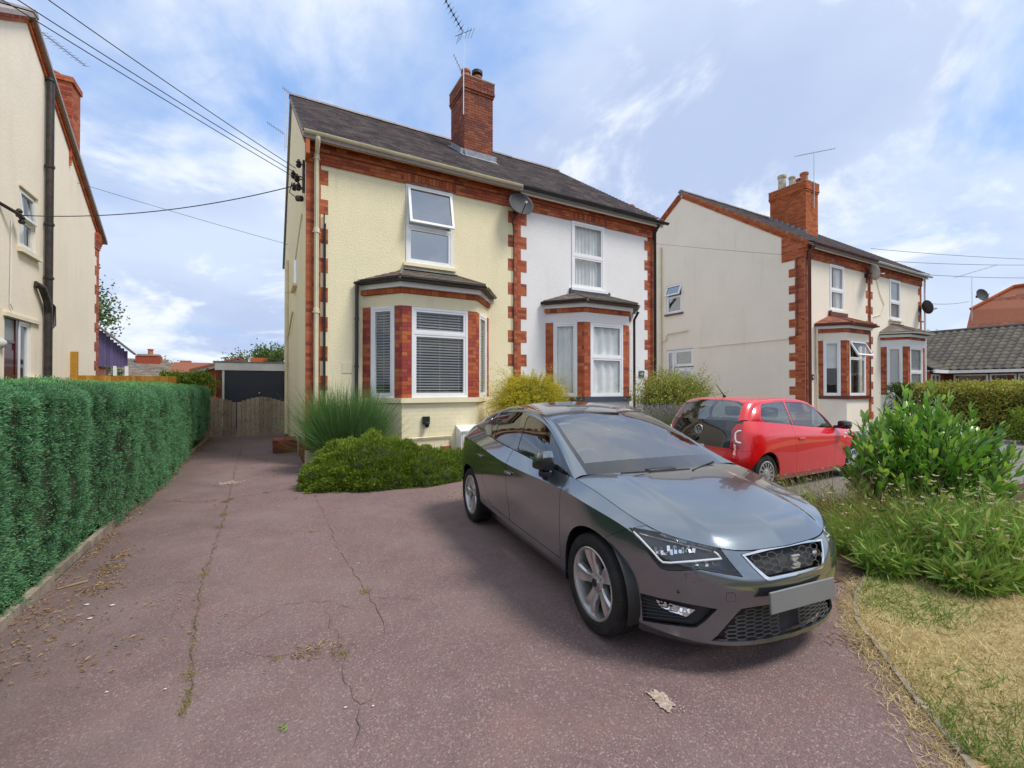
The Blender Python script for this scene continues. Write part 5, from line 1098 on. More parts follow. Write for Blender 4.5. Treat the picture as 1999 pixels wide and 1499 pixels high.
def litter():
    rng = np.random.default_rng(60); P = []
    def spray(px, spread, n):
        c = onZ(*px); P.append(np.stack([c[0]+rng.normal(size=n)*spread[0], c[1]+rng.normal(size=n)*spread[1], .006+.008*rng.random(n)], -1))
    for i in range(60): y = 4.2+i*.2; P.append(np.stack([-1.42+np.abs(rng.normal(size=16))*.035*(1+.5*math.sin(i)), y+rng.random(16)*.2, .006+.01*rng.random(16)], -1))
    for px, s, n in (((212, 1112), (.05, .12), 260), ((190, 1150), (.07, .10), 220), ((235, 1085), (.06, .10), 130), ((195, 1065), (.08, .18), 160), ((60, 1210), (.12, .10), 130), ((30, 1270), (.12, .12), 110), ((110, 1220), (.15, .08), 60), ((120, 1290), (.35, .2), 160), ((560, 905), (.3, .5), 160), ((590, 880), (.15, .5), 120), ((540, 925), (.4, .2), 80), ((615, 1270), (.08, .05), 90), ((280, 1190), (.2, .1), 40), ((1665, 1150), (.05, .2), 160), ((1670, 1260), (.05, .1), 90), ((900, 965), (.35, .12), 160), ((640, 965), (.4, .05), 120)): spray(px, s, int(n*.6))
    p = np.concatenate(P); n = len(p); D = np.stack([rng.normal(size=n), rng.normal(size=n), .12*rng.normal(size=n)], -1); V, F = leaves(p, D, .018+.028*rng.random(n), .006+.006*rng.random(n), rng, .3)
    tag(obj('leaf_litter', newmesh('leaf_litter', V, F, MATS['litter'])), 'brown clippings and dead leaves scattered on the driveway', 'leaf litter', kind='stuff')
    P = []
    for k in ('a', 'c'):
        Q = np.array([onZ(*q) for q in CR_[k]])
        for a, b in zip(Q, Q[1:]):
            for j in range(12): c = a+(b-a)*rng.random(); P.append(c+rng.normal(size=(6, 3))*np.array([.012, .02, 0]))
    for px, m in (((428, 1030), 120), ((438, 1005), 100), ((440, 980), 160), ((715, 1156), 90), ((610, 1038), 50), ((538, 1286), 50), ((667, 1277), 90), ((365, 1318), 40), ((365, 1368), 40), ((398, 1122), 60), ((520, 962), 90), ((450, 975), 120)): P.append(onZ(*px)+rng.normal(size=(m, 3))*np.array([.025, .03, 0]))
    p = np.concatenate(P); p[:, 2] = .004; n = len(p); V, F = leaves(p, np.stack([rng.normal(size=n), rng.normal(size=n), .7+0*p[:, 0]], -1), .010, .006, rng); tag(obj('moss', newmesh('moss', V, F, MATS['moss'])), 'yellow moss growing along the driveway cracks', 'moss', kind='stuff')
    P = [];
    for px in ((225, 1112), (190, 1100), (285, 1160)): P.append(onZ(*px)+rng.normal(size=(70, 3))*np.array([.05, .09, 0]))
    simple('pebble_white', (.62, .60, .58), .8, var=.2)
    for i, px in enumerate(((219, 1182), (169, 1181), (175, 1208), (700, 1100), (644, 1092), (545, 988), (90, 1232), (728, 1379), (674, 1382), (322, 1346), (208, 1352))):
        c = onZ(*px); bm = bmesh.new(); bmesh.ops.create_icosphere(bm, subdivisions=1, radius=1)
        for v in bm.verts: v.co = Vector((v.co.x*(.016+.006*random.random()), v.co.y*.010, v.co.z*.005))*(1 if i < 3 else .5)
        tag(bmobj('pebble', bm, MATS['pebble_white'], None, Matrix.Translation((c[0], c[1], .004)), smooth=True), 'small white pebble lying loose on the red driveway', 'pebble', 'loose white pebbles on the driveway')
    c = onZ(145, 1143); tag(MB().bar((c[0]-.09, c[1]-.03, .006), (c[0]+.07, c[1]+.04, .01), .012, .008).build('wood_splinter', MATS['straw']), 'pale wood splinter lying on the drive by the hedge edging', 'stick')
    c = onZ(554, 1432); g = thing('fallen_leaf', 'single green leaf sprig lying on the red driveway', 'leaf', (c[0], c[1], 0)); V, F = leaves(np.array([[c[0], c[1], .006]]*5)+np.array([[0, .012*i, 0] for i in range(5)]), np.array([[(-1)**i*.6, .8, .05] for i in range(5)]), .035, .009, rng); obj('blade', newmesh('blade', V, F, MATS['turf_green']), g)
litter()
def tree(label, c, h, r, n, leaf, seed, mat='tree_leaf', trunk=.14, group=None):
    rng = np.random.default_rng(seed); t = thing('broadleaf_tree', label, 'tree', (c[0], c[1], 0), group); c = np.array([c[0], c[1], 0.]); top = c+np.array([0, 0, h])
    m = MB().tube([tuple(c), tuple(c+[.05, 0, h*.35]), tuple(c+[0, .05, h*.8])], [trunk, trunk*.75, trunk*.3], 8); m.build('trunk', MATS['bark'], t, smooth=True); tw = MB(); cl = []
    for i in range(26):
        d = sph(1, rng)[0]; d[2] = abs(d[2])*.9-.25; e = c+np.array([0, 0, h-r[2]])+d*np.array(r)*(.55+.45*rng.random()); s = c+np.array([0, 0, h*(.35+.3*rng.random())]); tw.tube([tuple(s), tuple((s+e)/2+[0, 0, .1]), tuple(e)], [trunk*.3, trunk*.18, trunk*.06], 5, False); cl.append((e, .26+.2*rng.random()))
    tw.build('limbs', MATS['bark'], t, kind='stuff'); parts = []
    for e, k in cl:
        q = rng.normal(size=(n//26, 3))*np.array(r)*k*.62+e; parts.append(leaves(q, unit(sph(len(q), rng)+np.array([0, 0, -.3])), leaf*(.7+.6*rng.random(len(q))), leaf*.6, rng))
    V, F = merge(*parts); obj('crown', newmesh('crown', V, F, MATS[mat]), t)

# ------------------------------------------------------------------ gate, garage, fence
simple('gate_wood', (.34, .28, .21), .85, var=.35, vs=9, bump=.003, bs=70); piecemat('gate_board_wood', [(.46, .37, .27), (.40, .32, .24), (.50, .40, .29), (.36, .28, .20), (.44, .37, .28)], .88, .4, 28., .004, dirt=(2.4, .45, .75, (.10, .085, .05), .5))
piecemat('fence_wood', [(.50, .26, .035), (.46, .23, .03), (.54, .30, .05), (.43, .20, .03)], .8, .3, 22., .003); piecemat('purple_wood', [(.16, .125, .26), (.14, .11, .23), (.18, .145, .29), (.13, .105, .21)], .8, .35, 18., .003)
simple('garage_door', (.035, .042, .06), .45, var=.15, vs=3); simple('fascia_white', (.80, .81, .82), .5, var=.08, vs=2)
def gate():
    t = thing('wooden_gate', 'weathered pair of close-boarded wooden gates at the end of the driveway', 'gate', (-.7, 16.3, 0)); P = Pieces('board', MATS['gate_board_wood'], t)
    for leaf, (a, b) in enumerate(((-2.02, -.745), (-.725, .60))):
        n = 11; w = (b-a)/n
        for i in range(n):
            f = (i+.5)/n; h = 1.07+.17*math.sin(math.pi*f)**1.2+random.uniform(-.006, .006); P.add(M4((a+w*(i+.5), 16.28+random.uniform(-.004, .004), .05+h/2), EX, EY, EZ, (w-.009, .02, h-.04)))
        for z in (.28, .92): MB().box((a, 16.295, z-.05), (b, 16.34, z+.05)).build('rail', MATS['gate_wood'], t)
        MB().bar((a+.05, 16.315, .33), (b-.05, 16.315, .87), .04, .09).build('brace', MATS['gate_wood'], t)
    P.done(); MB().box((.60, 16.26, 0), (.70, 16.36, 1.25)).build('gate_post', MATS['gate_wood'], t); MB().box((-2.13, 16.26, 0), (-2.03, 16.36, 1.25)).build('gate_post', MATS['gate_wood'], t)
gate()
def garage():
    t = thing('garage', 'flat-roofed brick garage with a dark ribbed door behind the wooden gates', 'garage', (0, 20, 0)); Y = 20.; MB().box((-1.56, Y+.05, 0), (1.9, Y+5, 2.3)).build('wall', MATS['red_mortar'], t); P = Pieces('brick', MATS['old_brick'], t)
    brick_rect(P, np.array([0, Y+.05, 0]), EX, -EY, -1.58, -1.36, 0, 2.22); brick_rect(P, np.array([-1.56, 0, 0]), EY, -EX, Y+.06, Y+3, 0, 2.22); P.done()
    d = MB().box((-1.30, Y+.02, .05), (1.55, Y+.045, 2.2)).build('door', MATS['garage_door'], t); Q = Pieces('door_rib', MATS['garage_door'], d)
    for k in range(24): Q.add(M4((.125, Y+.012, .12+k*.088), EX, EY, EZ, (2.84, .022, .070)))
    Q.done(); MB().lathe([(.03, 0), (.03, .04), (0, .045)], 12, Matrix.Translation((-.15, Y, 1.36)) @ Matrix.Rotation(R(90), 4, 'X')).build('door_handle', MATS['steel'], d)
    MB().box((-1.37, Y-.0, 0), (-1.30, Y+.05, 2.22)).build('door_frame', MATS['fascia_white'], t); MB().box((-1.60, Y-.06, 2.22), (2.0, Y+.0, 2.50)).build('fascia', MATS['fascia_white'], t); MB().box((-1.66, Y-.08, 2.50), (2.05, Y+5.2, 2.56)).build('roof', MATS['lead'], t)
garage()
def fence():
    t = thing('board_fence', 'new orange close-boarded fence panels behind the conifer hedge', 'fence', (-3.5, 16.75, 0)); P = Pieces('board', MATS['fence_wood'], t); x = -4.55
    while x < -2.32: P.add(M4((x+.05, 16.72+.008*(int(x*50) % 2), .95), EX, EY, EZ, (.105, .014, 1.9))); x += .093
    P.done()
    for z in (.4, 1.6): MB().box((-4.55, 16.74, z-.04), (-2.3, 16.78, z+.04)).build('rail', MATS['fence_wood'], t)
    MB().box((-3.35, 16.69, 0), (-3.28, 16.71, 1.9)).build('cover_strip', MATS['fence_wood'], t); MB().box((-4.66, 16.62, 0), (-4.50, 16.70, 2.55)).build('end_post', MATS['fence_wood'], t)
fence()
box_hedge('vine_hedge', 'yellow-green climbing shrub over the garage corner at the end of the hedge', -2.75, -1.62, 17.2, 19.3, 2.0, 'heath', 5000, .085, 71, .28)
def purple():
    t = thing('purple_lean_to', 'purple boarded lean-to with a sloping roof behind the peach house', 'shed', (-5.5, 24, 0)); P = Pieces('board', MATS['purple_wood'], t); Y = 24.
    n = 9; x0, x1 = -5.95, -4.95
    for i in range(n):
        f = (i+.5)/n; zt = 4.05-(4.05-3.02)*f; P.add(M4((x0+(x1-x0)*f, Y, (2.42+zt)/2), EX, EY, EZ, ((x1-x0)/n-.006, .03, zt-2.42)))
    P.done(); MB().bar((x0-.1, Y-.05, 4.22), (x1+.25, Y-.05, 2.95), .3, .06).build('roof', MATS['brown_slate'], t)
    for x in (-5.35, -4.98): MB().box((x-.05, Y-.05, 0), (x+.05, Y+.05, 2.45)).build('post', MATS['fascia_white'], t)
    MB().box((x0, Y+.05, 0), (x0+.3, Y+.4, 2.4)).build('back_wall', MATS['red_mortar'], t)
purple()

# ------------------------------------------------------------------ far houses
def tile_rows(name, parent, e0, e1, t0, t1, mat, row, w, limit=0):
    P = Pieces(name, MATS[mat], parent, limit=limit); slate_plane(P, e0, e1, t0, t1, row, w, .01, .02, 1.2, .006); P.done()
def bungalow_left():
    Y = 46.; f = lambda x, y: onY(x, y, Y); h = thing('brick_bungalow', 'distant red brick bungalow with brown roof and stout chimney beyond the orange fence', 'house', f(280, 740)*[1, 1, 0])
    a, b = f(236, 733)[0], f(372, 735)[0]; zE = f(300, 726)[2]; MB().box((a-4, Y, 0), (b, Y+7, zE-.5)).build('wall', MATS['red_brick'], h)
    l, r, ri = f(232, 707), f(345, 737), f(262, 706); e0 = np.array([a-4, Y-.4, zE-.75]); e1 = np.array([b+.4, Y-.4, zE-.85]); t0 = np.array([a-4, Y+4, f(240, 704)[2]+.4]); t1 = np.array([f(290, 704)[0]+.5, Y+4, f(240, 704)[2]+.3])
    MB().add([e0, e1, t1, t0, e0-EZ*.15, e1-EZ*.15, t1-EZ*.15, t0-EZ*.15], [(0, 1, 2, 3), (7, 6, 5, 4), (0, 4, 5, 1), (1, 5, 6, 2), (2, 6, 7, 3)]).build('roof', MATS['brown_slate'], h); tile_rows('roof_tile', h, e0+EZ*.02, e1+EZ*.02, t0+EZ*.02, t1+EZ*.02, 'brown_slate', .35, .4)
    MB().bar(e0-EZ*.05-EY*.05, e1-EZ*.05-EY*.05, .08, .16).build('gutter', MATS['pvc'], h); MB().bar(f(258, 708)-EY*.3, f(283, 722)-EY*.3, .3, .12).build('flashing', MATS['lead'], h)
    c = f(272, 700); MB().box((c[0]-.85, Y+3, 2), (c[0]+.85, Y+4, f(270, 697)[2]+.3)).build('chimney', MATS['red_brick'], h); MB().box((c[0]-.75, Y+2.95, f(270, 697)[2]+.3), (c[0]+.75, Y+4.05, f(270, 697)[2]+.45)).build('chimney_cap', MATS['mortar'], h); pot(h, c[0]+.1, Y+3.5, f(270, 697)[2]+.42, .5, .2)
bungalow_left()
def garage_neighbour():
    Y = 30.; f = lambda x, y: onY(x, y, Y); h = thing('gabled_outbuilding', 'low orange brick gabled building with white bargeboard beside the garage', 'house', f(420, 740)*[1, 1, 0]); a, b, c = f(384, 726), f(425, 711), f(520, 722)
    MB().add([(a[0], Y, 0), (c[0], Y, 0), (c[0], Y, c[2]-.3), (b[0]+1, Y, b[2]+.1), (a[0], Y, a[2])]+[(a[0], Y+6, 0), (c[0], Y+6, 0), (c[0], Y+6, c[2]-.3), (b[0]+1, Y+6, b[2]+.1), (a[0], Y+6, a[2])], [(0, 1, 2, 3, 4), (9, 8, 7, 6, 5), (0, 4, 9, 5), (1, 6, 7, 2)]).build('wall', MATS['orange_brick'], h)
    for p, q in (((a[0]-.3, Y-.2, a[2]-.05), (b[0]+1, Y-.2, b[2]+.22)), ((c[0]+.3, Y-.2, c[2]-.3), (b[0]+1, Y-.2, b[2]+.22))): MB().bar(p, q, .08, .16).build('bargeboard', MATS['pvc'], h); MB().bar((p[0], p[1]+3, p[2]+.14), (q[0], q[1]+3, q[2]+.14), 6.4, .10).build('roof', MATS['red_tile'], h)
    Y = 44.; c = onY(506, 705, Y); h2 = thing('far_house', 'far red roofed house with a brick chimney rising above the garage roof', 'house', c*[1, 1, 0]); z = c[2]; MB().box((c[0]-6, Y, 0), (c[0]+4, Y+6, z-1.2)).build('wall', MATS['red_brick'], h2)
    MB().add([(c[0]-6.3, Y-.3, z-1.3), (c[0]+4.3, Y-.3, z-1.3), (c[0]+4.3, Y+3, z-.1), (c[0]-6.3, Y+3, z-.1), (c[0]-6.3, Y+6.3, z-1.3), (c[0]+4.3, Y+6.3, z-1.3)], [(0, 1, 2, 3), (3, 2, 5, 4)]).build('roof', MATS['red_tile'], h2); MB().box((c[0]-.7, Y+2.6, z-1), (c[0]+.7, Y+3.4, onY(506, 697, Y)[2]+.1)).build('chimney', MATS['orange_brick'], h2)
    Y = 60.
    for i, (x, y, lab) in enumerate(((356, 718, 'tiny distant cream gable with a chimney beyond the fence end'), (310, 722, 'distant brown roof with a small chimney behind the brick bungalow'))):
        c = onY(x, y, Y); h3 = thing('far_house', lab, 'house', c*[1, 1, 0]); MB().box((c[0]-2.4, Y, 0), (c[0]+2.4, Y+5, c[2]-.6)).build('wall', MATS['cream_render'], h3); MB().prism([(-2.8, 0), (2.8, 0), (0, 1.1)], (1, 0, 0), (0, 0, 1), (0, 1, 0), (c[0], Y-.2, c[2]-.7), 5.4).build('roof', MATS['brown_slate'], h3); MB().box((c[0]-.5, Y+2, c[2]-.2), (c[0]+.5, Y+2.8, c[2]+.9)).build('chimney', MATS['red_brick'], h3)
garage_neighbour()
def bungalow_right():
    X = 29.3; h = thing('tiled_bungalow', 'bungalow with a grey-brown wavy tiled roof and wide windows beyond the clipped hedge', 'house', (31, 7, 0)); zE = 2.42; zR = 4.62; XR = 32.9; y0, y1 = 1.5, 11.5
    MB().box((X+.4, y0, 0), (X+7, y1, zE)).build('wall', MATS['old_brick'], h)
    MB().add([(X, y0, zE), (X, y1, zE), (XR, y1, zR), (XR, y0, zR), (XR+3.6, y1, zE), (XR+3.6, y0, zE)], [(0, 1, 2, 3), (3, 2, 4, 5)]).build('roof', MATS['grey_tile'], h)
    # wavy tiles, one profile shared
    n = 7; V = []; 
    for yv in (-.5, .5):
        for i in range(n): t = i/(n-1); V.append((t-.5, yv, .30*math.sin(t*2*math.pi)+(.10 if yv < 0 else -.10)))
    V = np.array(V); F = [(i, i+1, n+i+1, n+i) for i in range(n-1)]; V2 = V.copy(); V2[:, 2] -= .30; F2 = F+[tuple(2*n+k for k in reversed(f)) for f in F]+[(i, 2*n+i, 2*n+i+1, i+1) for i in range(n-1)]
    P = Pieces('roof_tile', MATS['grey_tile'], h, np.concatenate([V, V2]), F2, 300, True); up = np.array([XR-X, 0, zR-zE]); L = np.linalg.norm(up); up /= L; nn = np.array([-up[2], 0, up[0]]); rows = 13; eu = np.array([0, -1., 0])
    for k in range(rows):
        for j in range(int((y1-y0)/.30)): P.add(M4(np.array([X-.05, y1-.15-.30*j, zE])+up*(L*(k+.5)/rows)+nn*.04, eu, up, nn, (.30, L/rows*1.12, .10)))
    P.done(); MB().tube([(XR, y0, zR+.04), (XR, y1, zR+.04)], .10, 8).build('ridge', MATS['grey_tile'], h); MB().box((X-.12, y0, zE-.16), (X-.02, y1, zE-.02)).build('fascia', MATS['pvc'], h)
    s = np.array([X+.4, 0, 0])
    for (a, b) in ((7.55, 8.75), (6.65, 7.5), (5.6, 6.6), (4.2, 5.5)):
        f = MB(); frame_rect(f, s, EY, EZ, -EX, a, b, .9, 2.2, .06, .06, 0); w = f.build('window', MATS['pvc'], h); pane('pane', s, EY, EZ, -EX, a+.05, b-.05, .95, 2.15, MATS['window_glass'], w, -.02)
    # small front wing
    MB().box((27.9, 9.1, 0), (X+.4, 11.4, 2.35)).build('front_wing', MATS['old_brick'], h); MB().add([(27.6, 8.85, 2.42), (X+.3, 8.85, 2.42), (X+1.6, 10.6, 3.5), (27.6, 10.6, 3.5)], [(0, 1, 2, 3)]).build('wing_roof', MATS['grey_tile'], h); tile_rows('wing_tile', h, (27.6, 8.85, 2.43), (X+.2, 8.85, 2.43), (27.6, 10.6, 3.51), (X+1.5, 10.6, 3.51), 'grey_tile', .17, .25, 80)
    MB().box((27.6, 8.78, 2.26), (X+.3, 8.85, 2.42)).build('wing_fascia', MATS['pvc'], h); o = np.array([0, 9.1, 0]); f = MB(); frame_rect(f, o, EX, EZ, -EY, 28.05, 29.0, 1.75, 2.2, .06, .05, 0); f.mbox(M4((28.52, 9.07, 1.97), EX, EZ, -EY, (.05, .4, .05))); w = f.build('window', MATS['pvc'], h); pane('pane', o, EX, EZ, -EY, 28.08, 28.97, 1.78, 2.17, MATS['window_glass'], w, -.02)
bungalow_right()
def red_roof_house():
    X = 41.; f = lambda x, y: onX(x, y, X); h = thing('red_roofed_house', 'house with a big orange-red tiled roof rising behind the bungalow', 'house', (45, 9, 0)); A, Bp, Ct = f(1886, 606), f(1884, 640), f(1962, 558); zb = Bp[2]
    zt = Ct[2]; p = [np.array([X, A[1], zb-.1]), np.array([X, -4., zb-.1]), np.array([X+3.0, -4., zt+.35]), np.array([X+3.0, Ct[1]+.3, zt+.3]), np.array([X+1.2, A[1]+.1, A[2]+.15])]
    MB().add(p+[p[4]+np.array([6, 0, 0.]), np.array([X+7, A[1], zb])], [(0, 1, 2, 3, 4), (4, 3, 5), (0, 4, 5, 6)]).build('roof', MATS['red_tile'], h); P = Pieces('roof_tile', MATS['red_tile'], h, limit=0); slate_plane(P, p[1], p[0], p[2], p[3]*.5+p[4]*.5, .16, .2, .01, .015, 1.2, .006); P.done()
    MB().tube([p[4]+EZ*.05, p[3]+EZ*.05], .12, 8).build('hip_tile', MATS['orange_brick'], h); MB().tube([p[3]+EZ*.05, p[2]+EZ*.05], .12, 8).build('ridge', MATS['orange_brick'], h); MB().box((X+.5, -4, 0), (X+6, A[1]-.2, zb)).build('wall', MATS['white_render'], h); MB().box((X-.06, -4, zb-.35), (X+.02, A[1], zb-.12)).build('fascia', MATS['pvc'], h)
    b = f(1892, 598); aerial('roof_aerial', 'television aerial on a pole at the corner of the red tiled roof', (X+.5, b[1], b[2]-1), (X+.5, b[1], f(1892, 540)[2]), (X+.5, b[1]+.9, f(1880, 537)[2]), (X+.5, b[1]-1.2, f(1905, 530)[2]+.3), 8, .2)
    dish('satellite_dish', 'small dark satellite dish on the pole beside the red tiled roof', (X+.45, b[1]-.25, f(1900, 578)[2]), (-.5, -.8, .25), (.75, .85), 'dish_grey', .5)
red_roof_house()
tree('leafy tree showing past the back corner of the peach house', (-7.3, 27.), 7.1, (1.45, 1.5, 2.2), 2600, .17, 81)
tree('rounded tree standing behind the bungalow and the shuttered house', (45., 17.), 6.3, (3.2, 3., 1.8), 3600, .24, 82)
tree('broad tree crown rising above the garage roof', (-.6, 52.), 6.1, (2.6, 2.2, 1.9), 2800, .26, 83)
tree('thin-leaved tree behind the garage close to the pale yellow wall', (2.0, 46.), 5.9, (1.6, 1.6, 1.6), 1100, .22, 84)
tree('feathery grey-green tree behind the brick bungalow', (-10.8, 68.), 5.1, (2.4, 2., 2.0), 1600, .28, 85, 'meadow')
tree('small tree growing against the side of the brick bungalow', (-10.5, 43.), 4.1, (1.2, 1.2, 1.2), 900, .2, 86)

# ------------------------------------------------------------------ overhead wires
def wire(name, label, p, q, sag, r=.012, group=None):
    p = np.array(p, float); q = np.array(q, float); pts = [tuple(p+(q-p)*t-EZ*sag*4*t*(1-t)) for t in np.linspace(0, 1, 25)]; return tag(MB().tube(pts, r, 5).build(name, MATS['cable_black'], None, smooth=True), label, 'cable', group)
def ins_pts(): return [(XA-.10, 10.05, 5.98), (XA-.16, 10.35, 5.93), (XA-.14, 10.25, 5.72), (XA-.10, 10.15, 5.62)]
def fixings():
    t = thing('wire_bracket', 'rusty bracket with dark insulators holding the overhead wires on the gable', 'bracket', (XA, 10.1, 5.8)); sd = []
    for k, (x, y, z) in enumerate(((.60, 10.05, 6.12), (.52, 10.35, 6.0), (.58, 10.2, 5.88), (.60, 10.08, 5.66), (.55, 10.6, 5.85))):
        MB().lathe([(0, -.09), (.035, -.08), (.055, -.04), (.03, -.01), (.055, .02), (.03, .05), (.02, .08), (0, .09)], 12, Matrix.Translation((x, y, z))).build('insulator', MATS['soot_iron'], t, sharp=50); MB().tube([(x, y, z), (XA+.02, y-.05, z-.05)], .014, 6).build('arm', MATS['soot_iron'], t)
    MB().box((XA-.05, 10.02, 5.55), (XA-.005, 10.10, 6.2)).build('back_bar', MATS['soot_iron'], t)
    MB().tube([(.5, 10.4, 5.85), (.45, 10.45, 5.65), (.6, 10.2, 5.45), (.68, 10.0, 5.4)], .01, 6).build('service_loop', MATS['cable_black'], t)
    MB().tube([(.58, 10.1, 5.42), (.66, 10.02, 5.40)], .06, 10).build('junction_drum', MATS['soot_iron'], t, sharp=40)
    t2 = thing('wire_bracket', 'dark wire bracket fixed on the peach wall beside its upstairs window', 'bracket', (LX, 13.2, 5.2)); MB().tube([(LX, 12.7, 5.25), (LX+.2, 13.1, 5.15), (LX+.12, 13.3, 5.2)], .035, 8).build('arm', MATS['soot_iron'], t2)
    for k in range(2): MB().lathe([(0, -.1), (.05, -.08), (.06, -.03), (.035, 0), (.06, .04), (.03, .09), (0, .1)], 12, Matrix.Translation((LX+.14, 13.22+.12*k, 5.22-.1*k))).build('insulator', MATS['soot_iron'], t2, sharp=50)
fixings()
def span(a, b, Ya, Yb): return onY(*a, Ya), onY(*b, Yb)
# three wires climb to a pole behind and to the left of the camera
for i, (pa, pb, lab) in enumerate((((-60, -50), (562, 298), 'lowest of the three overhead wires rising from the gable bracket'), ((52, 0), (562, 286), 'middle of the three overhead wires rising from the gable bracket'), ((112, 0), (562, 268), 'uppermost of the three overhead wires rising from the gable bracket'))):
    e = np.array([.56, 10.3, 6.02+.10*(i-1)]); s = onY(*pa, 7.5); d = (s-e); wire('overhead_wire', lab, e, e+d*1.6, .06+.01*i, .007, 'wires to the gable bracket')
wire('overhead_wire', 'slack black cable from the peach house to the gable bracket', (LX+.15, 13.3, 5.2), (.56, 10.2, 5.72), .22, .010)
wire('overhead_wire', 'thin wire falling behind the yellow gable from the peach house', onY(-30, 300, 17.), onY(566, 478, 17.2), .05, .006)
wire('overhead_wire', 'thin wire crossing in front of the cream gable wall', onX(1262, 474, 13.), onX(1570, 500, 15.9), .02, .005)
for i, (pa, pb, lab) in enumerate((((1700, 485), (2080, 508), 'highest of the wires running right from the shuttered house roof'), ((1740, 510), (2080, 516), 'second wire running right from the shuttered house roof'), ((1790, 535), (2080, 541), 'third wire running right above the bungalow'), ((1806, 592), (1892, 588), 'short wire to the red roof aerial pole'))):
    wire('overhead_wire', lab, onX(*pa, 27.), onX(*pb, 41.), .1, .011)
# small far aerials on the yellow gable
aerial('roof_aerial', 'small aerial peeping past the ridge end of the yellow house', onY(560, 215, 20.)-EZ*1.5, onY(560, 178, 20.), onY(572, 186, 20.), onY(552, 171, 20.), 6, .14)
aerial('roof_aerial', 'thin aerial seen below the ridge beside the overhead wires', onY(556, 270, 20.5)-EZ*.5, onY(556, 262, 20.5), onY(556, 262, 20.5), onY(522, 239, 20.5), 8, .14)

# ------------------------------------------------------------------ car kit
from mathutils.bvhtree import BVHTree
def carpaint(name, col, metal, rough, coat=1.):
    n = NT(name); c = col
    d = n.noise(3., 5, .6); n.fin(c, n.rng(d, .2, .8, rough*.9, rough*1.15), metal, .5, coat, .02); n.b.inputs['Coat IOR'].default_value = 1.6 if metal > .2 else 1.5; return n.m
carpaint('grey_paint', (.215, .243, .268), .9, .17); carpaint('red_paint', (.66, .002, .006), .0, .3)
simple('gloss_black', (.006, .006, .007), .08, var=0, coat=1.); simple('satin_black', (.012, .012, .013), .42, var=.2); simple('grain_black', (.022, .022, .024), .6, var=.2, bump=.001, bs=500)
simple('chrome', (.78, .79, .80), .12, 1., var=.02); simple('alloy', (.56, .55, .54), .30, .85, var=.06); simple('wheel_silver', (.48, .48, .47), .38, .5, var=.08)
simple('disc_iron', (.16, .14, .13), .45, .8, var=.3); simple('seat_cloth', (.035, .035, .038), .9, var=.2, vs=20); simple('dash', (.045, .047, .05), .7, var=.15)
simple('lamp_reflector', (.82, .83, .85), .10, 1., var=.0); simple('lamp_housing', (.03, .031, .034), .3, .2, var=.1); simple('drl', (.88, .89, .90), .25, var=0)
simple('plate_grey', (.17, .17, .17), .45, var=.06, vs=2); simple('tail_red', (.42, .006, .008), .12, var=.05, coat=1.); simple('tail_white', (.80, .78, .76), .15, var=.05, coat=1.)
simple('grille_black', (.13, .132, .138), .3, .5, var=0)
simple('brake_red', (.3, .02, .02), .4, var=0)
glassmat('screen_glass', (.78, .85, .85), .30); glassmat('door_glass', (.52, .60, .60), .14); glassmat('privacy_glass', (.10, .11, .12), .12); glassmat('lens', (.94, .96, .97), .03)
def tyremat():
    n = NT('tyre'); g = n.N.new('ShaderNodeTexGradient'); g.gradient_type = 'RADIAL'; n.L.new(n.co(), g.inputs[0])
    w = n.math('FRACT', n.math('MULTIPLY', g.outputs[1], 76.)); sep = n.N.new('ShaderNodeSeparateXYZ'); n.L.new(n.co(), sep.inputs[0])
    L = n.N.new('ShaderNodeVectorMath'); L.operation = 'LENGTH'; cb = n.N.new('ShaderNodeCombineXYZ'); n.L.new(sep.outputs[0], cb.inputs[0]); n.L.new(sep.outputs[1], cb.inputs[1]); n.L.new(cb.outputs[0], L.inputs[0])
    tread = n.rng(L.outputs['Value'], .293, .300); groove = n.math('MULTIPLY', n.rng(w, .74, .80), tread)
    n.bump(n.math('MULTIPLY', groove, -1.), .010); return n.fin(n.mix(n.rng(n.noise(8., 4), .3, .7), (.014, .014, .014), (.030, .028, .026)), .75, 0, .25)
tyremat()
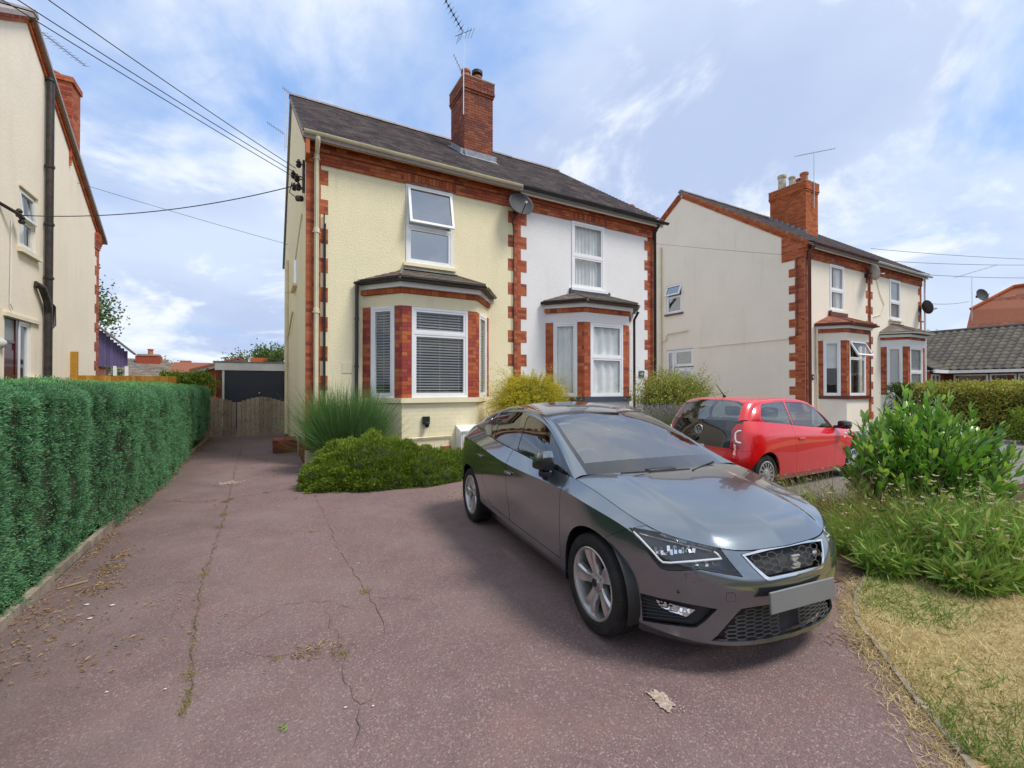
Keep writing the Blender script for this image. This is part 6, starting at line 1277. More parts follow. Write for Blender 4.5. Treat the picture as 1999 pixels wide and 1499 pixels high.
class Car:
    def __init__(s, loc, fwd):
        s.f = np.array([fwd[0], fwd[1], 0.]); s.f /= np.linalg.norm(s.f); s.l = np.array([-s.f[1], s.f[0], 0.]); s.o = np.array([loc[0], loc[1], 0.])
        s.M = M4(s.o, s.f, s.l, EZ); s.cam = s.loc(CO)
    def loc(s, P): q = np.asarray(P, float)-s.o; return np.stack([q@s.f, q@s.l, q[..., 2]], -1)
    def wld(s, P): P = np.asarray(P, float); return s.o+P[..., 0:1]*s.f+P[..., 1:2]*s.l+P[..., 2:3]*EZ
    def dirn(s, px): d = ray(*px); return np.array([d@s.f, d@s.l, d[2]])
    def px(s, P): return proj(s.wld(P))[..., :2]
    def hit(s, tree, px, push=0.):
        d = s.dirn(px); d /= np.linalg.norm(d); h = tree.ray_cast(Vector(s.cam), Vector(d))
        if h[0] is None: h = tree.find_nearest(Vector(s.cam+d*np.linalg.norm(s.cam))); return np.array(h[0])
        return np.array(h[0])+d*push
    def two(s, mode, co):
        if mode == 'cam': return s.px(co)
        return co[:, {'side': [0, 2], 'top': [0, 1], 'front': [1, 2]}[mode]]
    def cut(s, bm, poly, mode='cam', keep=None):
        """cut the outline into the sheet and hand back the faces inside it"""
        poly = [tuple(p) for p in poly]; n = len(poly)
        for i in range(n):
            a, b = np.array(poly[i], float), np.array(poly[(i+1) % n], float)
            if np.linalg.norm(a-b) < 1e-9: continue
            if mode == 'cam': no = np.cross(s.dirn(a), s.dirn(b)); co = s.cam
            elif mode == 'side': no = np.cross([b[0]-a[0], 0, b[1]-a[1]], [0, 1., 0]); co = np.array([a[0], 0, a[1]])
            elif mode == 'top': no = np.cross([b[0]-a[0], b[1]-a[1], 0], [0, 0, 1.]); co = np.array([a[0], a[1], 0])
            else: no = np.cross([0, b[0]-a[0], b[1]-a[1]], [1., 0, 0]); co = np.array([0, a[0], a[1]])
            bm.verts.index_update(); C2 = s.two(mode, np.array([v.co[:] for v in bm.verts])); lo = np.minimum(a, b); hi = np.maximum(a, b); sel = []
            for f in bm.faces:
                q = C2[[v.index for v in f.verts]]; mn = q.min(0); mx = q.max(0)
                if mx[0] >= lo[0] and mn[0] <= hi[0] and mx[1] >= lo[1] and mn[1] <= hi[1]: sel.append(f)
            if not sel: continue
            ed = list({e for f in sel for e in f.edges}); vs = list({v for f in sel for v in f.verts})
            bmesh.ops.bisect_plane(bm, geom=sel+ed+vs, dist=1e-6, plane_co=Vector(co), plane_no=Vector(no).normalized())
        cen = np.array([f.calc_center_median()[:] for f in bm.faces]); c2 = s.two(mode, cen); ins = np.zeros(len(c2), bool); j = n-1
        for i in range(n):
            a, b = poly[i], poly[j]; c = ((a[1] > c2[:, 1]) != (b[1] > c2[:, 1])) & (c2[:, 0] < (b[0]-a[0])*(c2[:, 1]-a[1])/(b[1]-a[1]+1e-12)+a[0]); ins ^= c; j = i
        if keep is not None: ins &= keep(cen)
        return [f for f, k in zip(bm.faces, ins) if k]
    def take(s, bm, faces):
        nb = bmesh.new(); mp = {}
        for f in faces:
            vs = []
            for v in f.verts:
                if v not in mp: mp[v] = nb.verts.new(v.co)
                vs.append(mp[v])
            nb.faces.new(vs)
        bmesh.ops.delete(bm, geom=faces, context='FACES'); nb.normal_update(); return nb
def shape_edges(bm, gap=.0, depth=.0):
    """shrink an open sheet at its border by gap and turn its border inwards by depth (not on the centre plane)"""
    bm.normal_update(); sh = {}; nrm = {v: v.normal.copy() for v in bm.verts}
    be = [e for e in bm.edges if len(e.link_faces) == 1 and not all(abs(v.co.y) < 1e-4 for v in e.verts)]
    if gap:
        for e in be:
            f = e.link_faces[0]; d = (e.verts[1].co-e.verts[0].co); inn = f.normal.cross(d)
            if inn.length < 1e-9: continue
            inn.normalize()
            if inn.dot(f.calc_center_median()-e.verts[0].co) < 0: inn = -inn
            for v in e.verts: sh.setdefault(v, []).append(inn)
        for v, l in sh.items():
            m = sum(l, Vector())/len(l)
            if m.length < .05: continue
            k = gap/max(.5, m.length); m = m.normalized()*k
            if abs(v.co.y) < 1e-4: m.y = 0
            v.co += m
    if depth:
        r = bmesh.ops.extrude_edge_only(bm, edges=be); nv = [g for g in r['geom'] if isinstance(g, bmesh.types.BMVert)]
        src = {tuple(round(c, 6) for c in v.co): n for v, n in nrm.items()}
        for v in nv:
            n = src.get(tuple(round(c, 6) for c in v.co), v.normal); v.co -= n*depth
            if abs(v.co.y) > 1e-4 and v.co.y > 0: v.co.y = 0
    return bm
def orient(bm, ref=(0, 0, .5)):
    for f in bm.faces:
        c = f.calc_center_median()
        if f.normal.dot(Vector((c.x*.35, c.y, c.z-ref[2]))) < 0: f.normal_flip()
    bm.normal_update(); return bm
def offset(bm, d):
    bm.normal_update(); n = {v: v.normal.copy() for v in bm.verts}
    for v in bm.verts: v.co += n[v]*d
    return bm
def mirror_copy(bm):
    nb = bm.copy()
    for v in nb.verts: v.co.y = -v.co.y
    bmesh.ops.reverse_faces(nb, faces=nb.faces); return nb
def place(name, bm, mat, car, parent, mode='join', sharp=32, world=None):
    """mode join: both halves in one piece; both: a right and a left piece; one: as it is"""
    outs = []
    if mode == 'join':
        m = mirror_copy(bm); me = bpy.data.meshes.new('half'); m.to_mesh(me); m.free(); bm.from_mesh(me); bpy.data.meshes.remove(me); bmesh.ops.remove_doubles(bm, verts=bm.verts, dist=4e-4); lst = [bm]
    elif mode == 'both': lst = [bm, mirror_copy(bm)]
    else: lst = [bm]
    for b in lst: outs.append(bmobj(name, b, MATS[mat], parent, car.M, smooth=True, sharp=sharp))
    return outs
def grid_bm(g):
    V, F = loft(g); bm = bmesh.new(); vs = [bm.verts.new(v) for v in V]
    for f in F:
        try: bm.faces.new([vs[i] for i in f])
        except Exception: pass
    bmesh.ops.remove_doubles(bm, verts=bm.verts, dist=1e-5); return bm
def spl(P, tk, ts):          # natural cubic on given knots
    P = np.asarray(P, float); k = len(P); h = np.diff(tk); A = np.zeros((k, k)); b = np.zeros((k, P.shape[1])); A[0, 0] = A[-1, -1] = 1
    for i in range(1, k-1):
        A[i, i-1], A[i, i], A[i, i+1] = h[i-1], 2*(h[i-1]+h[i]), h[i]; b[i] = 6*((P[i+1]-P[i])/h[i]-(P[i]-P[i-1])/h[i-1])
    m = np.linalg.solve(A, b); j = np.clip(np.searchsorted(tk, ts, side='right')-1, 0, k-2); u = (ts-tk[j])[:, None]; H = h[j][:, None]; v = H-u
    return (m[j]*v**3+m[j+1]*u**3)/(6*H)+(P[j]/H-m[j]*H/6)*v+(P[j+1]/H-m[j+1]*H/6)*u
def knots(T):                # mean chord length of the levels
    T = np.asarray(T, float); d = np.linalg.norm(np.diff(T, axis=0), axis=2).mean(1)**.8; t = np.concatenate([[0], np.cumsum(d)]); return t/t[-1]
def refine(t, m): return np.concatenate([np.linspace(a, b, m, endpoint=False) for a, b in zip(t, t[1:])]+[[t[-1]]])
def ring_surface(T, m, nl, crease, smooth_ribs):
    """T[rib][level] -> grid[level sample][rib sample]; crease levels split the section, smoothed at the ends of the car"""
    T = np.array(T, float); T[..., 1] *= -1; tk = knots(T); ts = refine(tk, m); C = np.stack([spl(T[:, l], tk, ts) for l in range(T.shape[1])], 1)   # [u][level][3]
    K = T.shape[1]; ends = [0]+list(crease)+[K-1]; out = []
    w = np.interp(ts, tk, smooth_ribs)
    for u in range(len(ts)):
        P = C[u]; d = np.linalg.norm(np.diff(P, axis=0), axis=1)+1e-6; t = np.concatenate([[0], np.cumsum(d)]); q = refine(t, nl)
        hard = []
        for a, b in zip(ends, ends[1:]):
            tt = q[(q >= t[a]-1e-12) & (q <= t[b]+1e-12)]; seg = spl(P[a:b+1], t[a:b+1], tt) if b-a > 1 else P[a]+(P[b]-P[a])*((tt-t[a])/(t[b]-t[a]))[:, None]
            hard.append(seg if b == K-1 else seg[:-1])
        hard = np.concatenate(hard)[:len(q)]; soft = np.concatenate([P[0]+(P[1]-P[0])*((q[:nl]-t[0])/(t[1]-t[0]))[:, None], spl(P[1:], t[1:], q[nl:])])
        out.append(hard*(1-w[u])+soft*w[u])
    return np.stack(out, 1), ts, tk      # [level sample][u][3]
def wheel(root, car, c, R0, wd, rim_r, side, style, n=5, tmat='tyre'):
    """c: centre; side -1 right, +1 left; local +z points outwards"""
    h = wd/2; k = R0
    m = car.M @ Matrix.Translation(c) @ (Matrix.Rotation(R(90), 4, 'X') if side < 0 else Matrix.Rotation(R(-90), 4, 'X')) @ Matrix.Rotation(R(17), 4, 'Z')
    w = bpy.data.objects.new('wheel', None); w.empty_display_size = .1; reg(w, root, m)
    def part(name, mb, mat, sharp=35):
        me = newmesh(name, np.concatenate(mb.v), mb.f, MATS[mat], True); bm = bmesh.new(); bm.from_mesh(me); bmesh.ops.remove_doubles(bm, verts=bm.verts, dist=1e-5); bmesh.ops.recalc_face_normals(bm, faces=bm.faces); bm.to_mesh(me); bm.free(); me.set_sharp_from_angle(angle=R(sharp)); return obj(name, me, w, m)
    prof = [(rim_r, -h*.9), (rim_r+.03, -h), (k-.03, -h*.98), (k-.006, -h*.80), (k, -h*.55)]
    for z in (-h*.30, h*.02, h*.34): prof += [(k, z-.006), (k-.008, z-.004), (k-.008, z+.004), (k, z+.006)]
    prof += [(k, h*.55), (k-.006, h*.80), (k-.022, h*.96), (k-.05, h*1.0), (rim_r+.022, h*.97), (rim_r+.012, h*.90), (rim_r+.002, h*.86)]
    part('tyre', MB().lathe(prof, 64), tmat, 25)
    part('rim', MB().lathe([(rim_r+.001, h*.80), (rim_r+.007, h*.90), (rim_r+.002, h*.93), (rim_r-.010, h*.88), (rim_r-.016, h*.66), (rim_r-.03, -h*.2), (rim_r-.035, -h*.8)], 64), 'alloy' if style == 'spoke' else 'satin_black')
    part('brake_disc', MB().lathe([(0, -.02), (rim_r*.72, -.02), (rim_r*.72, .0), (rim_r*.40, .0), (rim_r*.38, .02), (0, .02)], 40), 'disc_iron')
    part('well_back', MB().lathe([(0, -h*.85), (rim_r-.02, -h*.85)], 32), 'satin_black')
    if style == 'spoke':
        sp = []
        for i in range(9):
            f = i/8; r = .038+(rim_r-.012-.038)*f; wv = .066-.012*math.sin(min(1, f*1.4)*math.pi)+.066*f**1.3+.03*max(0, f-.85)
            zt = h*(.52+.26*math.sin(f*1.7)); sp.append([(x*wv, r, zt+dz) for x, dz in ((-.5, -.040), (-.47, -.012), (-.36, 0.), (-.12, -.004), (0, -.007), (.12, -.004), (.36, 0.), (.47, -.012), (.5, -.040))])
        V, F = loft(sp); me = newmesh('spoke', V, F, MATS['alloy'], True); me.set_sharp_from_angle(angle=R(28))
        for i in range(n): obj('spoke', me, w, m @ Matrix.Rotation(2*math.pi*i/n, 4, 'Z'))
        part('hub', MB().lathe([(.068, h*.30), (.066, h*.52), (.055, h*.58), (.034, h*.60), (.032, h*.70), (0, h*.71)], 32), 'alloy')
        part('hub_cap', MB().lathe([(.027, h*.705), (.025, h*.74), (0, h*.745)], 24), 'satin_black')
        for i in range(n): a = 2*math.pi*(i+.5)/n; part('wheel_bolt', MB().lathe([(.011, h*.45), (.011, h*.56), (.006, h*.57), (0, h*.55)], 10, Matrix.Translation((.048*math.cos(a+math.pi/2), .048*math.sin(a+math.pi/2), 0))), 'disc_iron')
    else:
        part('wheel_cover', MB().lathe([(rim_r+.004, h*.82), (rim_r+.006, h*.92), (rim_r-.012, h*.96), (rim_r-.03, h*.84), (rim_r*.55, h*.92), (rim_r*.40, h*.86), (rim_r*.33, h*.95), (rim_r*.2, h*.98), (0, h*1.0)], 56), 'wheel_silver')
        me = newmesh('slot', CUBE_V, CUBE_F, MATS['satin_black'])
        for i in range(n):
            a = 2*math.pi*i/n; obj('cover_slot', me, w, m @ Matrix.Rotation(a, 4, 'Z') @ Matrix.Translation((0, rim_r*.72, h*.875)) @ Matrix.Rotation(R(-7), 4, 'X') @ Matrix.Diagonal((.017, rim_r*.30, .02, 1)))
        part('hub_cap', MB().lathe([(rim_r*.19, h*.975), (rim_r*.18, h*1.02), (0, h*1.03)], 24), 'chrome')
    return w
def rbox(a, b, r=.03, seg=3):
    bm = bmesh.new(); bmesh.ops.create_cube(bm, size=1.); a = np.array(a); b = np.array(b)
    for v in bm.verts: v.co = Vector((a+b)/2)+Vector(np.array(v.co)*(b-a))
    bmesh.ops.bevel(bm, geom=bm.edges[:], offset=r, segments=seg, profile=.5, affect='EDGES'); return bm
def seat(root, car, x, y, z=.22, mat='seat_cloth', w=.48):
    place('seat', rbox((x-.24, y-w/2, z), (x+.26, y+w/2, z+.30), .06), mat, car, root, 'one')
    b = rbox((x-.36, y-w/2, z+.22), (x-.20, y+w/2, z+.80), .06)
    for v in b.verts: v.co.x -= (v.co.z-z-.22)*.28
    place('seat_back', b, mat, car, root, 'one'); h = rbox((x-.50, y-.13, z+.84), (x-.39, y+.13, z+1.01), .045); place('headrest', h, mat, car, root, 'one')
def liner(root, car, x, y, z, r, mat='satin_black'):
    bm = bmesh.new(); n = 24; s = 1 if y > 0 else -1; A = np.linspace(R(-18), R(198), n)
    ring = lambda yy, rr: [bm.verts.new((x+rr*math.cos(a), yy, z+rr*math.sin(a))) for a in A]
    a = ring(y, r); b = ring(y-s*.30, r); c = bm.verts.new((x, y-s*.30, z))
    for i in range(n-1): bm.faces.new((a[i], a[i+1], b[i+1], b[i])); bm.faces.new((b[i], b[i+1], c))
    place('wheel_well', bm, mat, car, root, 'one')
def hexmesh(car, tree, inside, cw, chh, y0, y1, z0, z1, r, xoff, tilt=0.):
    """honeycomb bars clipped to inside(y,z), lying on the front surface; right half (y<=0) mirrored later"""
    mb = MB(); done = set(); nx = int((y1-y0)/cw)+2; nz = int((z1-z0)/chh)+2
    def pt(y, z):
        h = tree.ray_cast(Vector((3, min(y, -1e-3), z)), Vector((-1, 0, 0))); return None if h[0] is None else (h[0].x+xoff, y, z)
    for i in range(-1, nx):
        for j in range(-1, nz):
            cy = y0+i*cw*.75; cz = z0+j*chh+(chh/2 if i % 2 else 0)
            P = [(cy+cw/2*math.cos(a), cz+chh*.577*math.sin(a)) for a in np.radians([0, 60, 120, 180, 240, 300])]
            for p, q in zip(P, P[1:]+P[:1]):
                k = tuple(sorted(((round(p[0], 4), round(p[1], 4)), (round(q[0], 4), round(q[1], 4)))))
                if k in done: continue
                done.add(k); mx = ((p[0]+q[0])/2, (p[1]+q[1])/2)
                if p[0] > 1e-4 and q[0] > 1e-4 or not (inside(*p) and inside(*q) and inside(*mx)): continue
                a, b = pt(*p), pt(*q)
                if a and b: mb.tube([a, b], r, 4, False)
    return mb
def inpoly(poly):
    P = [tuple(p) for p in poly]
    def f(x, y):
        r = False; j = len(P)-1
        for i in range(len(P)):
            if (P[i][1] > y) != (P[j][1] > y) and x < (P[j][0]-P[i][0])*(y-P[i][1])/(P[j][1]-P[i][1]+1e-12)+P[i][0]: r = not r
            j = i
        return r
    return f

# ------------------------------------------------------------------ grey hatchback
def grey_car():
    car = Car((2.814, 3.439), (-.112, -.994)); root = thing('grey_hatchback', 'dark grey metallic five-door hatchback parked on the red driveway', 'car', (0, 0, 0)); W[root] = car.M.copy(); root.matrix_basis = car.M
    T = [  # rib: six levels, bottom to bonnet/belt line
     [(1.955, 0, .135), (2.020, 0, .168), (2.015, 0, .360), (2.052, 0, .475), (2.032, 0, .560), (1.978, 0, .655)],
     [(1.945, .20, .135), (2.006, .20, .168), (2.003, .20, .360), (2.038, .20, .475), (2.018, .20, .562), (1.965, .20, .657)],
     [(1.905, .38, .137), (1.965, .38, .170), (1.970, .38, .365), (1.995, .38, .478), (1.978, .38, .570), (1.935, .37, .668)],
     [(1.82, .54, .142), (1.878, .55, .182), (1.890, .55, .375), (1.902, .555, .487), (1.885, .56, .600), (1.83, .545, .700)],
     [(1.69, .67, .148), (1.742, .685, .200), (1.755, .69, .385), (1.765, .695, .500), (1.755, .695, .640), (1.705, .665, .735)],
     [(1.53, .76, .155), (1.57, .785, .225), (1.58, .79, .392), (1.58, .80, .525), (1.585, .785, .725), (1.52, .728, .785)],
     [(1.287, .79, .165), (1.287, .83, .240), (1.287, .852, .400), (1.287, .868, .580), (1.287, .852, .795), (1.26, .752, .848)],
     [(.95, .78, .180), (.95, .838, .262), (.95, .846, .405), (.95, .862, .600), (.95, .868, .832), (.97, .782, .905)],
     [(.45, .78, .190), (.45, .846, .272), (.45, .850, .420), (.45, .872, .620), (.45, .878, .843), (.45, .800, .942)],
     [(-.10, .78, .190), (-.10, .850, .285), (-.10, .855, .440), (-.10, .877, .640), (-.10, .882, .856), (-.10, .803, .980)],
     [(-.55, .78, .195), (-.55, .850, .300), (-.55, .857, .460), (-.55, .878, .660), (-.55, .882, .892), (-.55, .795, 1.014)],
     [(-.95, .78, .200), (-.95, .845, .310), (-.95, .860, .480), (-.95, .880, .690), (-.95, .878, .935), (-.95, .775, 1.048)],
     [(-1.287, .77, .21), (-1.287, .83, .305), (-1.287, .86, .500), (-1.287, .882, .720), (-1.287, .868, .955), (-1.287, .74, 1.070)],
     [(-1.62, .73, .22), (-1.62, .79, .31), (-1.62, .840, .500), (-1.62, .855, .720), (-1.62, .835, .950), (-1.62, .700, 1.075)],
     [(-1.84, .64, .24), (-1.86, .69, .32), (-1.89, .735, .50), (-1.88, .745, .72), (-1.83, .715, .93), (-1.78, .62, 1.05)],
     [(-1.96, .42, .25), (-1.98, .45, .33), (-2.02, .46, .50), (-2.00, .46, .72), (-1.93, .45, .92), (-1.86, .40, 1.03)],
     [(-2.00, 0, .25), (-2.02, 0, .33), (-2.06, 0, .50), (-2.03, 0, .72), (-1.96, 0, .92), (-1.88, 0, 1.03)]]
    m = 10; G, ts, tk = ring_surface(T, m, 7, (1, 4), [1, 1, 1, 1, .8, .1]+[0]*8+[.5, 1, 1]); G[:, 0, 1] = 0; G[:, -1, 1] = 0
    top = G[-1]
    bmA = orient(grid_bm(G))
    # bonnet: patch between the front edge, the wing line and the screen
    front = top[:4*m+1]; side = top[4*m:7*m+1]; nr, nc = len(side), len(front); tc = np.linspace(0, 1, nr); sc = np.linspace(0, 1, nc)
    cen = spline([(1.978, 0, .655), (1.86, 0, .735), (1.62, 0, .815), (1.30, 0, .885), (1.03, 0, .930)], nr); cowl = spline([(1.03, 0, .930), (1.00, -.40, .930), (.955, -.66, .921), tuple(side[-1])], nc)
    H = np.zeros((nr, nc, 3)); u = sc[None, :, None]; v = tc[:, None, None]
    H = (1-v)*front[None]+v*cowl[None]+(1-u)*cen[:, None]+u*side[:, None]-((1-u)*(1-v)*front[0]+u*(1-v)*front[-1]+(1-u)*v*cowl[0]+u*v*cowl[-1])
    s_c = (.58-.06*tc)[:, None]; bump = np.clip((s_c+.05-sc[None])/.085, 0, 1); bump = bump*bump*(3-2*bump); fade = np.clip(tc/.18, 0, 1)*np.clip((1-tc)/.10, 0, 1); fade = (fade*fade*(3-2*fade))[:, None]
    H[..., 2] += .013*bump*fade+.012*np.sin(math.pi*sc)[None]*np.sin(math.pi*tc)[:, None]
    hood = orient(grid_bm(H))
    # glasshouse: centre line, screen/roof edge, rail above the side glass
    Gh = [[(1.03, 0, .930), (.935, .660, .921), tuple(side[-1]*[1, -1, 1])],
          [(.72, 0, 1.085), (.675, .632, 1.050), (.680, .713, 1.024)], [(.40, 0, 1.228), (.415, .596, 1.168), (.400, .648, 1.146)], [(.13, 0, 1.318), (.176, .557, 1.262), (.135, .607, 1.236)],
          [(-.10, 0, 1.368), (-.08, .545, 1.318), (-.13, .592, 1.284)], [(-.40, 0, 1.396), (-.40, .535, 1.352), (-.43, .588, 1.306)], [(-.85, 0, 1.386), (-.82, .535, 1.338), (-.80, .600, 1.288)],
          [(-1.25, 0, 1.340), (-1.15, .525, 1.290), (-1.06, .640, 1.238)], [(-1.50, 0, 1.292), (-1.42, .52, 1.235), (-1.25, .675, 1.175)], [(-1.78, 0, 1.115), (-1.68, .57, 1.095), (-1.46, .695, 1.110)],
          [(-1.88, 0, 1.03), (-1.79, .55, 1.045), tuple(top[13*m]*[1, -1, 1])]]
    Gh = np.array(Gh, float); Gh[..., 1] *= -1; nb = 6*m+1; tk2 = knots(Gh); t2 = np.linspace(0, 1, nb)
    # put sample rows exactly on the screen top and the rear-glass edges
    for q in (3, 8, 9): t2[np.argmin(abs(t2-tk2[q]))] = tk2[q]
    i3, i8, i9 = [int(np.argmin(abs(t2-tk2[q]))) for q in (3, 8, 9)]; L3 = [spl(Gh[:, k], tk2, t2) for k in range(3)]; NC = 18; rows = []
    for i in range(nb):
        c, e, r = L3[0][i], L3[1][i], L3[2][i]; tt = np.linspace(0, 1, NC+1)[:, None]; mid = np.array([0, (e-c)[1]*2*.0, 0]); a = c+(e-c)*tt; a[:, 2] = c[2]+(e[2]-c[2])*tt[:, 0]**2.2; a[:, 0] = c[0]+(e[0]-c[0])*tt[:, 0]**2
        b = e+(r-e)*np.linspace(0, 1, 5)[1:, None]; bl = np.sin(np.linspace(0, math.pi, 5)[1:])*.008; b[:, 2] += bl; b[:, 1] -= bl; rows.append(np.concatenate([a, b]))
    B = np.array(rows); B[:, 0, 1] = 0; rail = B[:, -1]; belt = top[7*m:13*m+1]
    Cg = []
    for k in range(11): f = k/10; q = belt*(1-f)+rail*f; q = q.copy(); q[:, 1] -= .030*math.sin(math.pi*f)*np.clip(np.linalg.norm(rail-belt, axis=1)/.25, 0, 1); Cg.append(q)
    bmC = orient(grid_bm(Cg)); treeA = BVHTree.FromBMesh(bmA); treeC = BVHTree.FromBMesh(bmC)
    P = 'grey_paint'
    ws = orient(grid_bm(B[:i3+1, :NC+1])); rest = orient(grid_bm(B[i3:i8+1, :NC+1])); rg = orient(grid_bm(B[i8:i9+1, :NC-1])); rgs = orient(grid_bm(B[i8:i9+1, NC-2:NC+1])); tail = orient(grid_bm(B[i9:, :NC+1])); pil = orient(grid_bm(B[:, NC:])); wh_ = ws.copy(); tmp_ = bpy.data.meshes.new('t'); hood.to_mesh(tmp_); wh_.from_mesh(tmp_); mc_ = mirror_copy(wh_); mc_.to_mesh(tmp_); mc_.free(); wh_.from_mesh(tmp_); treeW = BVHTree.FromBMesh(wh_); wh_.free()
    shape_edges(hood, .005, .025); bonnet = place('bonnet', hood, P, car, root)[0]
    place('roof', shape_edges(rest, .002, .02), P, car, root); place('tailgate', tail, P, car, root); place('roof_pillar', pil, P, car, root, 'both'); place('rear_pillar', rgs, P, car, root, 'both'); place('rear_glass', rg, 'privacy_glass', car, root)
    # screen with its black border
    zd = lambda a, b: (880+a/3.57, 760+b/3.57); zc = lambda a, b: (1080+a/3.3317, 960+b/3.3317); za = lambda a, b: (880+a/2.499, 760+b/2.499)
    inner = orient(grid_bm(B[3:i3-1, :NC])); border = orient(grid_bm(B[:4, :NC+1])); b2 = orient(grid_bm(B[i3-2:i3+1, :NC+1])); b3 = orient(grid_bm(B[3:i3-1, NC-1:NC+1]))
    ws.free(); scr = place('windscreen', inner, 'screen_glass', car, root)[0]
    for q in (border, b2): place('screen_border', q, 'gloss_black', car, root)
    place('screen_border', b3, 'gloss_black', car, root, 'both')
    # side glass
    dlo = [zd(*p) for p in ((274, 334), (430, 416), (620, 512), (800, 602), (866, 638), (852, 612), (762, 414), (700, 294), (640, 228), (560, 178), (480, 150), (330, 150), (262, 182), (262, 300))]
    tr = car.take(bmC, car.cut(bmC, dlo)); panes = {}
    for nm, pl, gm in (('quarter_glass', [(284, 208), (300, 186), (334, 168), (304, 272), (290, 322), (284, 300)], 'privacy_glass'), ('rear_door_glass', [(346, 166), (420, 160), (500, 165), (492, 200), (434, 396), (428, 402), (306, 334), (316, 290)], 'privacy_glass'),
                        ('front_door_glass', [(548, 188), (600, 208), (648, 250), (694, 306), (738, 398), (782, 560), (776, 580), (620, 500), (470, 420), (466, 410), (530, 200)], 'door_glass')):
        g = car.take(tr, car.cut(tr, [zd(*p) for p in pl])); place(nm, offset(g, -.004), gm, car, root, 'both')
    place('window_trim', shape_edges(tr, .001, .012), 'gloss_black', car, root, 'both'); place('window_surround', bmC, P, car, root, 'both')
    strip_ = MB().tube([tuple(car.hit(treeC, zd(*p))+np.array([0, -.004, 0])) for p in ((276, 336), (430, 418), (620, 514), (800, 604), (864, 638))], .006, 6)
    bm = bmesh.new(); me = newmesh('s', np.concatenate(strip_.v), strip_.f); bm.from_mesh(me); place('belt_strip', bm, 'satin_black', car, root, 'both')
    # wheel arches
    ar = .352; arch = lambda cx: [(cx+ar*math.cos(a), .312+ar*math.sin(a)) for a in np.linspace(0, 2*math.pi, 41)[:-1]]
    for cx in (1.287, -1.287): bmesh.ops.delete(bmA, geom=car.cut(bmA, arch(cx), 'side', lambda c, cx=cx: abs(c[:, 0]-cx) < .5), context='FACES')
    # doors (side view)
    fd = [(.895, 1.2), (.905, .93), (.915, .83), (.89, .62), (.868, .45), (.862, .315), (-.085, .335), (-.105, .60), (-.095, .85), (-.11, 1.0), (-.14, 1.2)]
    rd = [(-.143, 1.2), (-.113, 1.0), (-.098, .85), (-.108, .60), (-.088, .335), (-.56, .352), (-.68, .40), (-.80, .60), (-.875, .80), (-.90, .93), (-.93, 1.2)]
    for nm, pl in (('front_door', fd), ('rear_door', rd)):
        d = car.take(bmA, car.cut(bmA, pl, 'side')); place(nm, shape_edges(d, .0052, .025), P, car, root, 'both')
    sill = car.take(bmA, car.cut(bmA, [(.94, .10), (.94, .30), (-.93, .34), (-.93, .10)], 'side', lambda c: c[:, 2] < .285)); place('sill', shape_edges(sill, .0, .02), P, car, root, 'both')
    # head lamp
    hl = [zc(*p) for p in ((494, 231), (620, 252), (740, 278), (900, 318), (1080, 360), (1098, 388), (1160, 470), (1230, 552), (1100, 531), (960, 505), (900, 508), (800, 513), (740, 510), (700, 497), (660, 455), (620, 400), (560, 318))]
    lens = car.take(bmA, car.cut(bmA, hl)); back = lens.copy(); shape_edges(lens, .0015, .0); mv = Vector((-.055, .03, -.006))
    be = [e for e in back.edges if len(e.link_faces) == 1]; r_ = bmesh.ops.extrude_edge_only(back, edges=be); nv = {v for v in r_['geom'] if isinstance(v, bmesh.types.BMVert)}
    # the rim stays where it was, the sheet itself moves back into the wing
    old = {v for v in back.verts if v not in nv}
    for v in old: v.co += mv
    lp = place('headlight', back, 'lamp_housing', car, root, 'both')
    def lampbits(nm, paths, mat, r, push):
        for pth in paths:
            mb = MB().tube([tuple(car.hit(treeA, zc(*p), push)) for p in pth], r, 6); b = bmesh.new(); b.from_mesh(newmesh('s', np.concatenate(mb.v), mb.f)); o2 = mirror_copy(b)
            for bb, par in ((b, lp[0]), (o2, lp[1])): place(nm, bb, mat, car, par, 'one')
    lampbits('light_guide', [[(522, 258), (580, 318), (640, 382), (690, 440), (712, 458), (760, 462), (900, 452), (1095, 434), (1070, 405), (1045, 388)]], 'drl', .0055, .02)
    lampbits('lamp_bezel', [[(560, 268), (700, 305), (860, 345), (1030, 385)]], 'lamp_reflector', .004, .03)
    rr = random.Random(4); me = newmesh('reflector', CUBE_V, CUBE_F, MATS['lamp_reflector'])
    for (x0, x1, yb, yt, k) in ((660, 930, 398, 384, 9), (890, 1070, 478, 462, 6), (640, 900, 372, 362, 6)):
        for i in range(k):
            f = (i+.5)/k; p = car.hit(treeA, zc(x0+(x1-x0)*f, yb+(yt-yb)*f), .035); sz = .012+.008*rr.random()
            for s2, par in ((1, lp[0]), (-1, lp[1])): obj('reflector', me, par, car.M @ Matrix.Translation((p[0], p[1]*s2, p[2])) @ Matrix.Rotation(rr.random()*1.5, 4, 'Z') @ Matrix.Rotation(rr.random()*1.5, 4, 'X') @ Matrix.Diagonal((.016, sz*1.5, sz, 1)))
    for bb, par in ((lens, lp[0]), (mirror_copy(lens), lp[1])): place('lens', bb, 'lens', car, par, 'one')
    # front grille: chrome frame and honeycomb
    go = [(1222, 408), (1240, 404), (1400, 364), (1553, 330), (1800, 270), (1800, 520), (1735, 506), (1560, 546), (1412, 577), (1392, 576), (1370, 562), (1300, 495)]; gi = [(1246, 418), (1400, 380), (1553, 352), (1800, 300), (1800, 480), (1735, 484), (1560, 524), (1405, 556), (1386, 548), (1312, 486)]
    gf = car.take(bmA, car.cut(bmA, [zc(*p) for p in go])); gin = car.take(gf, car.cut(gf, [zc(*p) for p in gi])); yz = np.array([v.co[:] for v in gin.verts])
